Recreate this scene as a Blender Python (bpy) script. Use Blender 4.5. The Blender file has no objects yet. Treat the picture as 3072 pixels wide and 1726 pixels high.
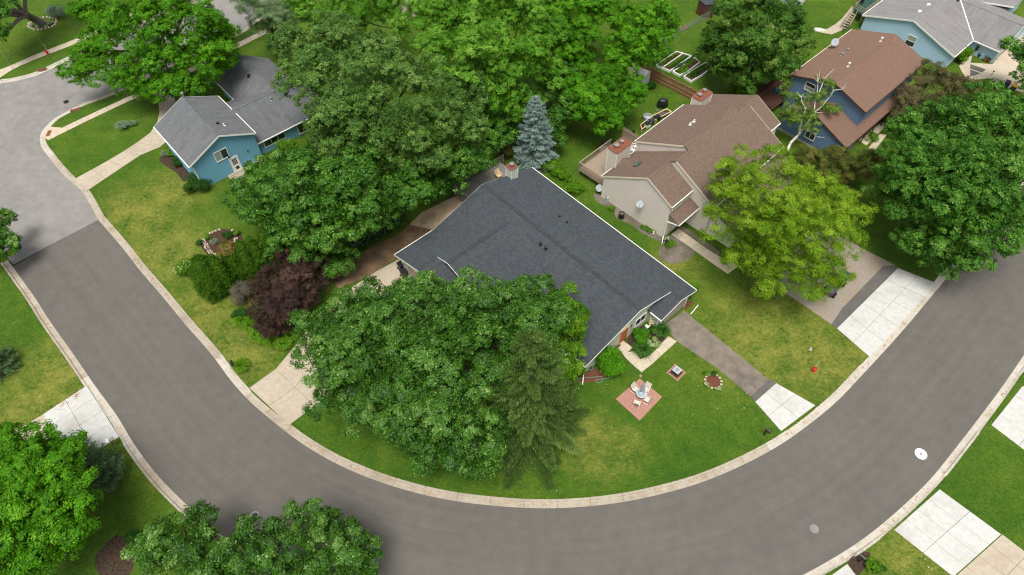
import bpy, bmesh, math, random
import numpy as np
from mathutils import Vector
R = math.radians
random.seed(7)
rng = np.random.default_rng(11)
sc = bpy.context.scene
C = sc.collection

# ------------------------------------------------------------------ camera, sky, sun, exposure
cd = bpy.data.cameras.new('camera')
cd.lens = 24.0
cd.sensor_width = 36.0
cd.sensor_fit = 'HORIZONTAL'
cd.clip_end = 2000.0
cam = bpy.data.objects.new('camera', cd)
cam.location = (0.0, 0.0, 60.0)
cam.rotation_euler = (R(90 - 53), 0.0, 0.0)
C.objects.link(cam)
sc.camera = cam

SUN_EL, SUN_AZ = 71.0, 188.0            # azimuth clockwise from +Y
wd = bpy.data.worlds.new('World')
sc.world = wd
wd.use_nodes = True
nt = wd.node_tree
for n in list(nt.nodes):
    nt.nodes.remove(n)
sky = nt.nodes.new('ShaderNodeTexSky')
sky.sky_type = 'NISHITA'
sky.sun_disc = False
sky.sun_elevation = R(SUN_EL)
sky.sun_rotation = R(SUN_AZ)
sky.air_density = 1.0
sky.dust_density = 4.0
sky.ozone_density = 1.0
hs = nt.nodes.new('ShaderNodeHueSaturation')
hs.inputs['Saturation'].default_value = 0.28   # thin overcast: a paler sky than a clear one
bg = nt.nodes.new('ShaderNodeBackground')
bg.inputs['Strength'].default_value = 0.115
wo = nt.nodes.new('ShaderNodeOutputWorld')
nt.links.new(sky.outputs[0], hs.inputs['Color'])
nt.links.new(hs.outputs[0], bg.inputs['Color'])
nt.links.new(bg.outputs[0], wo.inputs['Surface'])

sd = bpy.data.lights.new('sun', 'SUN')
sd.energy = 2.3
sd.angle = R(24)
sd.color = (1.0, 0.96, 0.89)
sun = bpy.data.objects.new('sun', sd)
az, el = R(SUN_AZ), R(SUN_EL)
to_sun = Vector((math.sin(az) * math.cos(el), math.cos(az) * math.cos(el), math.sin(el)))
sun.rotation_euler = (-to_sun).to_track_quat('-Z', 'Y').to_euler()
sun.location = (0, 0, 90)
C.objects.link(sun)

sc.view_settings.view_transform = 'Standard'
sc.view_settings.look = 'None'
sc.view_settings.gamma = 1.0
sc.view_settings.use_curve_mapping = False
sc.view_settings.exposure = 0.6
sc.render.engine = 'CYCLES'
sc.cycles.max_bounces = 5
sc.cycles.diffuse_bounces = 4
sc.cycles.glossy_bounces = 2
sc.cycles.transmission_bounces = 3
sc.cycles.transparent_max_bounces = 4
sc.cycles.caustics_reflective = False
sc.cycles.caustics_refractive = False
sc.cycles.sample_clamp_indirect = 4.0
sc.cycles.filter_width = 1.2
try:
    sc.cycles.use_denoising = True
    sc.cycles.denoiser = 'OPENIMAGEDENOISE'
    sc.cycles.denoising_prefilter = 'ACCURATE'
except Exception:
    pass

# ------------------------------------------------------------------ materials
def srgb(r, g, b):
    f = lambda c: (c / 12.92 if c <= .04045 else ((c + .055) / 1.055) ** 2.4)
    return (f(r / 255), f(g / 255), f(b / 255), 1.0)

class NT:
    def __init__(s, name):
        s.m = bpy.data.materials.new(name)
        s.m.use_nodes = True
        s.t = s.m.node_tree
        s.b = s.t.nodes['Principled BSDF']
        s.out = s.t.nodes['Material Output']
    def n(s, kind, **kw):
        x = s.t.nodes.new('ShaderNode' + kind)
        for k, v in kw.items():
            if k.startswith('i_'):
                x.inputs[k[2:].replace('_', ' ')].default_value = v
            else:
                setattr(x, k, v)
        return x
    def l(s, a, b):
        s.t.links.new(a, b)
    def noise(s, vec, scale, detail=3.0, rough=.55, dist=0.0):
        x = s.n('TexNoise')
        x.inputs['Scale'].default_value = scale
        x.inputs['Detail'].default_value = detail
        x.inputs['Roughness'].default_value = rough
        x.inputs['Distortion'].default_value = dist
        s.l(vec, x.inputs['Vector'])
        return x.outputs['Fac']
    def ramp(s, fac, stops):
        x = s.n('ValToRGB')
        e = x.color_ramp.elements
        while len(e) < len(stops):
            e.new(.5)
        for q, (p, c) in zip(e, stops):
            q.position = p
            q.color = c if len(c) == 4 else (*c, 1)
        s.l(fac, x.inputs['Fac'])
        return x.outputs['Color']
    def mix(s, fac, a, b, mode='MIX'):
        x = s.n('MixRGB', blend_type=mode)
        for sock, v in (('Fac', fac), ('Color1', a), ('Color2', b)):
            if isinstance(v, (int, float, tuple)):
                x.inputs[sock].default_value = v
            else:
                s.l(v, x.inputs[sock])
        return x.outputs['Color']
    def math(s, op, a, b=0.0, clamp=False):
        x = s.n('Math', operation=op, use_clamp=clamp)
        for k, v in enumerate((a, b)):
            if isinstance(v, (int, float)):
                x.inputs[k].default_value = v
            else:
                s.l(v, x.inputs[k])
        return x.outputs[0]
    def rng(s, v, a, b, c=0.0, d=1.0):
        x = s.n('MapRange')
        s.l(v, x.inputs['Value'])
        for k, q in zip(('From Min', 'From Max', 'To Min', 'To Max'), (a, b, c, d)):
            x.inputs[k].default_value = q
        return x.outputs[0]
    def pos(s):
        return s.n('NewGeometry').outputs['Position']
    def color(s, c):
        s.l(c, s.b.inputs['Base Color'])
    def bump(s, h, strength=.4, dist=.02):
        x = s.n('Bump')
        x.inputs['Strength'].default_value = strength
        x.inputs['Distance'].default_value = dist
        s.l(h, x.inputs['Height'])
        s.l(x.outputs[0], s.b.inputs['Normal'])
    def rough(s, r, spec=.3, metal=0.0):
        s.b.inputs['Roughness'].default_value = r
        s.b.inputs['Specular IOR Level'].default_value = spec
        s.b.inputs['Metallic'].default_value = metal

def plain(name, c, rough=.7, spec=.3, var=.12, scale=6.0, metal=0.0, bump=0.0, bscale=40.0):
    """one colour with uneven weathering"""
    t = NT(name)
    p = t.pos()
    f = t.noise(p, scale, 4)
    lo = tuple(x * (1 - var) for x in c[:3]) + (1,)
    hi = tuple(min(1, x * (1 + var)) for x in c[:3]) + (1,)
    t.color(t.ramp(f, [(.3, lo), (.7, hi)]))
    t.rough(rough, spec, metal)
    if bump:
        t.bump(t.noise(p, bscale, 3), bump, .01)
    return t.m

M = {}
M['white'] = plain('white_paint', srgb(226, 226, 218), .5, .4, .06)
M['cream'] = plain('cream_trim', srgb(214, 205, 180), .6, .3, .08)
M['black'] = plain('black_plastic', srgb(30, 32, 34), .45, .5, .2)
M['dark_metal'] = plain('dark_metal', srgb(48, 50, 54), .4, .5, .15, metal=.6)
M['steel'] = plain('galvanised_metal', srgb(170, 172, 172), .4, .5, .1, metal=.7)
M['grey_dish'] = plain('grey_painted_metal', srgb(160, 168, 172), .45, .4, .06)
M['rust'] = plain('rusty_metal', srgb(120, 74, 56), .8, .2, .35, 5)
M['red'] = plain('red_paint', srgb(190, 28, 34), .4, .5, .1)
M['wood_pale'] = plain('pale_wood', srgb(214, 190, 146), .75, .2, .12, 9)
M['wood_deck'] = plain('weathered_deck_wood', srgb(146, 131, 114), .85, .15, .18, 5)
M['wood_grey'] = plain('grey_stained_wood', srgb(122, 118, 112), .85, .15, .16, 5)
M['wood_dark'] = plain('dark_stained_wood', srgb(84, 58, 48), .85, .15, .2, 5)
M['wood_fence'] = plain('brown_fence_wood', srgb(140, 110, 78), .88, .12, .2, 4)
M['brick_red'] = plain('red_paver', srgb(158, 118, 104), .85, .2, .16, 7, bump=.3)
M['stone'] = plain('pale_stone', srgb(176, 164, 146), .9, .2, .2, 4, bump=.4)
M['mulch_red'] = plain('red_mulch', srgb(98, 62, 48), .95, .1, .45, 9, bump=.9, bscale=14)
M['mulch_brown'] = plain('brown_mulch', srgb(64, 53, 43), .95, .1, .55, 5, bump=.9, bscale=14)
M['soil'] = plain('garden_soil', srgb(70, 54, 42), .95, .1, .4, 8, bump=.9, bscale=14)
M['bark'] = plain('tree_bark', srgb(92, 78, 66), .95, .1, .3, 6, bump=.8, bscale=12)
M['bark_grey'] = plain('grey_bark', srgb(112, 106, 98), .95, .1, .3, 6, bump=.8, bscale=12)
M['fabric'] = plain('pale_sling_fabric', srgb(188, 182, 170), .8, .2, .05)
M['teal'] = plain('turquoise_plastic', srgb(40, 160, 180), .5, .4, .08)
M['green_plastic'] = plain('dark_green_plastic', srgb(34, 70, 56), .5, .4, .15)
M['hose'] = plain('green_hose', srgb(70, 150, 120), .5, .4, .1)
M['yellow'] = plain('yellow_plastic', srgb(224, 168, 50), .5, .4, .08)
M['navy'] = plain('navy_plastic', srgb(44, 52, 76), .5, .4, .15)
M['terracotta'] = plain('terracotta', srgb(164, 92, 62), .8, .2, .15)
M['glass'] = plain('window_glass', srgb(44, 52, 54), .06, .8, .25, .6)
M['curtain'] = plain('pale_blind', srgb(150, 158, 150), .5, .4, .06)
M['skylight'] = plain('green_skylight', srgb(62, 108, 92), .15, .6, .1)
M['tyre'] = plain('tyre_rubber', srgb(28, 28, 28), .85, .2, .2)

def siding_mat(name, c, var=.05):
    t = NT(name)
    p = t.pos()
    a = t.noise(p, .7, 4)
    b = t.noise(p, 9.0, 2)
    k = t.math('ADD', t.math('MULTIPLY', a, .6), t.math('MULTIPLY', b, .4))
    t.color(t.ramp(k, [(.3, tuple(x * (1 - var) for x in c[:3])), (.7, tuple(min(1, x * (1 + var)) for x in c[:3]))]))
    t.rough(.6, .3)
    return t.m
M['sid_beige'] = siding_mat('beige_siding', srgb(204, 195, 183))
M['sid_blue'] = siding_mat('sky_blue_siding', srgb(110, 164, 186))
M['sid_steel'] = siding_mat('slate_blue_siding', srgb(94, 120, 146))
M['sid_light'] = siding_mat('pale_blue_siding', srgb(168, 199, 218))
M['sid_sage'] = siding_mat('sage_board_siding', srgb(184, 190, 174))
M['gar_door'] = siding_mat('taupe_garage_door', srgb(150, 140, 130))

def shingle(name, c1, c2, c3, stain, stain_amt=.3, tab=.33, row=.145):
    """asphalt shingles: tabs from the UV in metres, colour per tab, worn streaks down the slope"""
    t = NT(name)
    uv = t.n('UVMap').outputs[0]
    br = t.n('TexBrick', offset=.5)
    br.inputs['Scale'].default_value = 1.0
    br.inputs['Brick Width'].default_value = tab
    br.inputs['Row Height'].default_value = row
    br.inputs['Mortar Size'].default_value = .006
    br.inputs['Mortar Smooth'].default_value = .4
    br.inputs['Bias'].default_value = -.1
    br.inputs['Color1'].default_value = c1
    br.inputs['Color2'].default_value = c2
    br.inputs['Mortar'].default_value = c3
    t.l(uv, br.inputs['Vector'])
    wn = t.n('TexNoise')
    mp = t.n('Mapping')
    mp.inputs['Scale'].default_value = (1.3, .28, 1)
    t.l(uv, mp.inputs['Vector'])
    t.l(mp.outputs[0], wn.inputs['Vector'])
    wn.inputs['Scale'].default_value = 1.0
    wn.inputs['Detail'].default_value = 5
    st = t.rng(wn.outputs['Fac'], .45, .72, 0, stain_amt)
    gr = t.noise(t.pos(), 9, 5, .8)
    col = t.mix(st, br.outputs['Color'], stain)
    col = t.mix(.35, col, t.ramp(gr, [(.25, (.7, .7, .7)), (.75, (1.3, 1.3, 1.3))]), 'MULTIPLY')
    t.color(col)
    t.rough(.92, .15)
    t.bump(gr, .2, .008)
    return t.m
M['sh_main'] = shingle('charcoal_shingles', srgb(70, 75, 79), srgb(58, 62, 66), srgb(48, 51, 55), srgb(78, 83, 86), .25)
M['sh_ridge'] = shingle('dark_ridge_shingles', srgb(63, 67, 71), srgb(55, 59, 62), srgb(46, 49, 52), srgb(68, 72, 76), .14)
M['sh_blue'] = shingle('grey_shingles', srgb(104, 106, 108), srgb(94, 96, 98), srgb(80, 82, 84), srgb(76, 75, 74), .5, .3)
M['sh_beige'] = shingle('brown_shingles', srgb(113, 96, 84), srgb(100, 84, 74), srgb(88, 74, 65), srgb(104, 92, 82))
M['sh_steel'] = shingle('red_brown_shingles', srgb(120, 95, 81), srgb(112, 88, 75), srgb(98, 76, 66), srgb(104, 88, 77), .5)
M['sh_light'] = shingle('pale_grey_shingles', srgb(132, 130, 129), srgb(122, 120, 119), srgb(108, 106, 105), srgb(100, 96, 93), .5)

def concrete(name, c, stain, amt=.4, mott=.6):
    t = NT(name)
    p = t.pos()
    a = t.noise(p, .35, 5, .6)
    b = t.noise(p, 2.2, 4)
    f = t.noise(p, 30, 2)
    col = t.ramp(b, [(.3, tuple(x * .9 for x in c[:3])), (.7, tuple(min(1, x * 1.07) for x in c[:3]))])
    col = t.mix(t.rng(a, .48, .72, 0, amt), col, stain)
    col = t.mix(.5, col, t.ramp(f, [(.3, (.8, .8, .8)), (.7, (1.2, 1.2, 1.2))]), 'MULTIPLY')
    col = t.mix(mott, col, t.ramp(t.noise(p, 6, 5, .75), [(.3, (.8, .79, .77)), (.7, (1.14, 1.14, 1.14))]), 'MULTIPLY')
    t.color(col)
    t.rough(.88, .2)
    t.bump(f, .2, .005)
    return t.m
M['con_new'] = concrete('new_white_concrete', srgb(184, 184, 179), srgb(160, 158, 151), .6, .4)
M['con_old'] = concrete('old_tan_concrete', srgb(172, 161, 143), srgb(150, 134, 114), .6)
M['con_walk'] = concrete('walk_concrete', srgb(184, 172, 152), srgb(164, 150, 130), .5)
M['con_kerb'] = concrete('kerb_concrete', srgb(164, 155, 140), srgb(134, 120, 102), .7)
M['con_kerb_new'] = concrete('new_kerb_concrete', srgb(180, 174, 162), srgb(152, 143, 128), .6)
M['con_stain'] = concrete('stained_concrete', srgb(140, 131, 119), srgb(148, 120, 92), .5)

def asphalt(name, c, c2, crack=0.0, streak=.35):
    t = NT(name)
    p = t.pos()
    big = t.noise(p, .12, 4)
    mid = t.noise(p, .9, 4)
    fin = t.noise(p, 45, 2)
    at = t.n('Attribute', attribute_name='lane')
    w = t.n('TexNoise')
    mp = t.n('Mapping')
    mp.inputs['Scale'].default_value = (1.6, .03, 1)
    t.l(at.outputs['Vector'], mp.inputs['Vector'])
    t.l(mp.outputs[0], w.inputs['Vector'])
    w.inputs['Scale'].default_value = 1.0
    w.inputs['Detail'].default_value = 5
    k = t.math('ADD', t.math('MULTIPLY', big, .35), t.math('ADD', t.math('MULTIPLY', mid, .65 - streak), t.math('MULTIPLY', w.outputs['Fac'], streak)))
    col = t.ramp(k, [(.36, c), (.64, c2)])
    col = t.mix(.55, col, t.ramp(fin, [(.25, (.7, .7, .7)), (.75, (1.3, 1.3, 1.3))]), 'MULTIPLY')
    col = t.mix(.5, col, t.ramp(t.noise(p, 7, 5, .8), [(.3, (.84, .84, .84)), (.7, (1.14, 1.14, 1.14))]), 'MULTIPLY')
    if crack:
        v = t.n('TexVoronoi', feature='DISTANCE_TO_EDGE')
        v.inputs['Scale'].default_value = .35
        wob = t.n('VectorMath', operation='ADD')
        nz = t.n('TexNoise')
        nz.inputs['Scale'].default_value = 1.2
        t.l(p, nz.inputs['Vector'])
        t.l(p, wob.inputs[0])
        t.l(nz.outputs['Color'], wob.inputs[1])
        t.l(wob.outputs[0], v.inputs['Vector'])
        cr = t.rng(v.outputs['Distance'], .004, .014, crack, 0)
        col = t.mix(cr, col, tuple(x * .45 for x in c[:3]) + (1,))
    t.color(col)
    t.rough(.85, .25)
    t.bump(fin, .3, .006)
    return t.m
M['asphalt'] = asphalt('new_asphalt', srgb(86, 83, 78), srgb(99, 95, 89), 0, .3)
M['asphalt_old'] = asphalt('old_asphalt', srgb(114, 112, 108), srgb(134, 131, 126), .1, .2)
M['asphalt_drive'] = asphalt('worn_asphalt_drive', srgb(92, 85, 78), srgb(128, 118, 106), .25, .1)
M['asphalt_patch'] = asphalt('asphalt_patch', srgb(84, 80, 78), srgb(98, 94, 90), 0, .2)

def gravel(name, c, c2):
    t = NT(name)
    p = t.pos()
    v = t.n('TexVoronoi')
    v.inputs['Scale'].default_value = 9
    t.l(p, v.inputs['Vector'])
    a = t.noise(p, .6, 4)
    col = t.mix(t.rng(a, .35, .65), c, c2)
    col = t.mix(.75, col, t.ramp(t.noise(p, 6, 5, .8), [(.3, (.55, .55, .55)), (.7, (1.45, 1.45, 1.45))]), 'MULTIPLY')
    t.color(col)
    t.rough(.95, .1)
    t.bump(v.outputs['Distance'], .8, .03)
    return t.m
M['dirt'] = gravel('bare_dirt', srgb(126, 104, 80), srgb(92, 76, 58))
M['gravel'] = gravel('tan_gravel', srgb(188, 168, 138), srgb(160, 142, 114))
M['pebble'] = gravel('mauve_pebbles', srgb(118, 108, 100), srgb(92, 88, 72))

def grass(name):
    """lawn: lush to dry by world position; the dry and dark places are where the lawn itself is so"""
    t = NT(name)
    p = t.pos()
    big = t.noise(p, .07, 4, .6)
    mid = t.noise(p, .45, 4, .6)
    sm = t.noise(p, 2.4, 4, .65)
    fin = t.noise(p, 5.5, 5, .75)
    k = t.math('ADD', t.math('MULTIPLY', big, .4), t.math('ADD', t.math('MULTIPLY', mid, .3), t.math('MULTIPLY', sm, .3)))
    col = t.ramp(k, [(.34, srgb(45, 74, 17)), (.47, srgb(60, 88, 21)), (.58, srgb(77, 99, 28)), (.74, srgb(102, 112, 43))])
    dry = None
    for (x, y, _), r in DRY:
        d = t.n('VectorMath', operation='DISTANCE')
        t.l(p, d.inputs[0])
        d.inputs[1].default_value = (x, y, 0)
        q = t.rng(d.outputs['Value'], r * .25, r, 1, 0)
        dry = q if dry is None else t.math('MAXIMUM', dry, q)
    dn = t.rng(t.math('ADD', t.math('MULTIPLY', mid, .5), t.math('MULTIPLY', sm, .5)), .36, .62)
    dry = t.math('MULTIPLY', dry, dn)
    col = t.mix(t.math('MULTIPLY', dry, .62), col, srgb(138, 130, 66))
    lush = None
    for (x, y, _), r in LUSH:
        d = t.n('VectorMath', operation='DISTANCE')
        t.l(p, d.inputs[0])
        d.inputs[1].default_value = (x, y, 0)
        q = t.rng(d.outputs['Value'], r * .3, r, 1, 0)
        lush = q if lush is None else t.math('MAXIMUM', lush, q)
    spots = t.noise(p, .8, 3, .55)
    lush = t.math('MULTIPLY', lush, t.rng(spots, .44, .64))
    col = t.mix(t.math('MULTIPLY', lush, .6), col, srgb(46, 80, 18))
    col = t.mix(.75, col, t.ramp(fin, [(.3, (.4, .46, .36)), (.7, (1.62, 1.55, 1.42))]), 'MULTIPLY')
    fl = t.n('TexVoronoi')
    fl.inputs['Scale'].default_value = 2.6
    t.l(p, fl.inputs['Vector'])
    dots = t.math('MULTIPLY', t.rng(fl.outputs['Distance'], .035, .06, 1, 0), t.rng(mid, .52, .6))
    col = t.mix(t.math('MULTIPLY', dots, .7), col, srgb(214, 210, 120))
    t.color(col)
    t.rough(.9, .15)
    h = t.math('ADD', t.math('MULTIPLY', sm, .6), t.math('MULTIPLY', fin, .4))
    t.bump(h, 1.0, .12)
    return t.m
DRY = [((27.46, 38.64, 0.00), 11), ((32.19, 36.23, 0.00), 8), ((-45.77, 31.26, 0.00), 9), ((-45.64, 34.83, 0.00), 6), ((-33.34, 41.15, 0.00), 7), ((-39.41, 49.96, 0.00), 8), ((-45.10, 56.14, 0.00), 8), ((-29.55, 36.23, 0.00), 7), ((7.55, 26.70, 0.00), 4.5), ((10.12, 26.31, 0.00), 3.5), ((-26.30, 36.23, 0.00), 4), ((-41.53, 60.15, 0.00), 6), ((33.93, 15.98, 0.00), 5), ((18.57, 48.79, 0.00), 4)]
LUSH = [((15.32, 26.31, 0.00), 10), ((11.27, 23.24, 0.00), 8), ((22.50, 28.73, 0.00), 7), ((2.25, 23.06, 0.00), 8), ((-8.63, 23.99, 0.00), 9), ((-16.49, 27.91, 0.00), 8), ((-40.07, 16.63, 0.00), 12), ((-53.24, 41.15, 0.00), 8), ((9.65, 49.96, 0.00), 8), ((40.60, 20.00, 0.00), 6)]
M['grass'] = grass('lawn_grass')

def leafmat(name, cols, transl=.3, rough=.5, spec=.35):
    """cols: from dark to light; varies per leaf and per clump"""
    t = NT(name)
    a = t.n('Attribute', attribute_name='leaf_tint')
    n = len(cols)
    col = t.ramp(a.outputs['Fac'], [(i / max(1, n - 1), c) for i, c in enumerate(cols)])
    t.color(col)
    t.rough(rough + .1, spec * .5)
    tr = t.n('BsdfTranslucent')
    t.l(t.mix(.6, col, srgb(150, 190, 40), 'MIX') if transl > .25 else col, tr.inputs['Color'])
    mx = t.n('MixShader')
    mx.inputs[0].default_value = transl
    t.l(t.b.outputs[0], mx.inputs[1])
    t.l(tr.outputs[0], mx.inputs[2])
    t.l(mx.outputs[0], t.out.inputs['Surface'])
    return t.m
LF = {}
LF['oak'] = leafmat('oak_leaves', [srgb(32, 68, 12), srgb(55, 98, 20), srgb(80, 124, 34), srgb(138, 164, 96)], .22, .38, .6)
LF['oak_dark'] = leafmat('dark_oak_leaves', [srgb(32, 68, 12), srgb(56, 102, 20), srgb(84, 130, 34), srgb(136, 162, 86)], .2, .42, .5)
LF['hickory'] = leafmat('grey_green_leaves', [srgb(46, 78, 24), srgb(70, 106, 36), srgb(94, 130, 50), srgb(134, 158, 88)], .2, .45, .45)
LF['bright'] = leafmat('bright_maple_leaves', [srgb(46, 92, 8), srgb(64, 120, 12), srgb(88, 146, 20), srgb(122, 168, 46)], .3, .5, .3)
LF['fresh'] = leafmat('fresh_green_leaves', [srgb(52, 98, 16), srgb(78, 130, 28), srgb(106, 154, 46), srgb(140, 176, 78)], .3, .5, .3)
LF['lime'] = leafmat('lime_locust_leaves', [srgb(74, 108, 14), srgb(102, 138, 22), srgb(130, 160, 36), srgb(162, 182, 70)], .32, .5, .3)
LF['maple'] = leafmat('deep_maple_leaves', [srgb(32, 66, 14), srgb(56, 98, 24), srgb(82, 122, 36), srgb(140, 142, 76)], .22, .48, .35)
LF['maple2'] = leafmat('street_maple_leaves', [srgb(36, 76, 18), srgb(62, 110, 28), srgb(92, 140, 46), srgb(134, 168, 84)], .25, .48, .35)
LF['olive'] = leafmat('olive_brown_leaves', [srgb(58, 58, 32), srgb(82, 80, 48), srgb(102, 98, 62), srgb(126, 116, 80)], .15, .6, .25)
LF['crab'] = leafmat('bronze_green_leaves', [srgb(56, 72, 24), srgb(80, 92, 34), srgb(102, 104, 46), srgb(130, 120, 62)], .2, .55, .3)
LF['purple'] = leafmat('purple_leaves', [srgb(36, 25, 22), srgb(54, 39, 34), srgb(72, 53, 46), srgb(98, 76, 66)], .08, .55, .25)
LF['dull'] = leafmat('dull_grey_leaves', [srgb(66, 64, 50), srgb(88, 84, 70), srgb(104, 100, 84), srgb(124, 120, 104)], .1, .6, .2)
LF['cedar'] = leafmat('arborvitae_foliage', [srgb(34, 70, 8), srgb(54, 92, 14), srgb(76, 112, 22), srgb(104, 132, 40)], .12, .6, .2)
LF['spruce'] = leafmat('dark_spruce_needles', [srgb(36, 56, 18), srgb(52, 76, 26), srgb(72, 98, 40), srgb(108, 126, 66)], .08, .6, .2)
LF['blue'] = leafmat('blue_spruce_needles', [srgb(76, 100, 94), srgb(102, 126, 118), srgb(126, 148, 138), srgb(156, 172, 162)], .05, .6, .2)
LF['pine'] = leafmat('pine_needles', [srgb(66, 94, 50), srgb(84, 112, 66), srgb(104, 128, 84), srgb(124, 146, 104)], .1, .6, .2)
LF['juniper'] = leafmat('juniper_needles', [srgb(48, 76, 40), srgb(68, 96, 54), srgb(90, 118, 74), srgb(118, 142, 102)], .08, .6, .2)
LF['shrub'] = leafmat('shrub_leaves', [srgb(48, 88, 10), srgb(74, 118, 14), srgb(100, 142, 24), srgb(130, 164, 48)], .25, .5, .3)
LF['shrub_dark'] = leafmat('dark_shrub_leaves', [srgb(24, 58, 14), srgb(36, 76, 18), srgb(52, 94, 26), srgb(74, 112, 44)], .2, .5, .3)
LF['birch'] = leafmat('birch_leaves', [srgb(66, 92, 26), srgb(92, 122, 40), srgb(118, 146, 58), srgb(150, 172, 90)], .25, .5, .3)
LF['blade'] = leafmat('strap_leaves', [srgb(30, 70, 16), srgb(46, 90, 24), srgb(66, 108, 34), srgb(90, 126, 52)], .2, .45, .4)
LF['yucca'] = leafmat('grey_strap_leaves', [srgb(86, 110, 86), srgb(104, 126, 100), srgb(120, 140, 114), srgb(140, 156, 130)], .1, .5, .4)
LF['variegated'] = leafmat('variegated_leaves', [srgb(90, 126, 50), srgb(130, 156, 90), srgb(176, 190, 140), srgb(210, 216, 184)], .2, .5, .3)
LF['petal'] = leafmat('cream_petals', [srgb(196, 192, 160), srgb(214, 208, 172), srgb(226, 222, 196), srgb(236, 234, 216)], .2, .6, .2)
LF['dead'] = leafmat('dead_foliage', [srgb(120, 84, 48), srgb(150, 108, 66), srgb(172, 132, 86), srgb(190, 156, 110)], .1, .7, .1)
LF['blades_lawn'] = leafmat('grass_tufts', [srgb(46, 78, 10), srgb(70, 102, 16), srgb(102, 126, 30), srgb(150, 152, 66)], .2, .7, .15)


# ------------------------------------------------------------------ mesh helpers (all in world metres)
def tag(o, label=None, cat=None, group=None, kind=None):
    if label: o['label'] = label
    if cat: o['category'] = cat
    if group: o['group'] = group
    if kind: o['kind'] = kind
    return o

def thing(name, loc, label=None, cat=None, group=None, kind=None):
    o = bpy.data.objects.new(name, None)
    o.empty_display_size = .3
    o.location = loc
    C.objects.link(o)
    return tag(o, label, cat, group, kind)

def origin_of(p):
    v = Vector((0, 0, 0))
    while p is not None:
        v = v + p.location
        p = p.parent
    return v

def link(name, me, mat, parent=None):
    o = bpy.data.objects.new(name, me)
    if mat is not None and not me.materials:
        me.materials.append(mat)
    C.objects.link(o)
    if parent is not None:
        o.parent = parent
    return o

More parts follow.
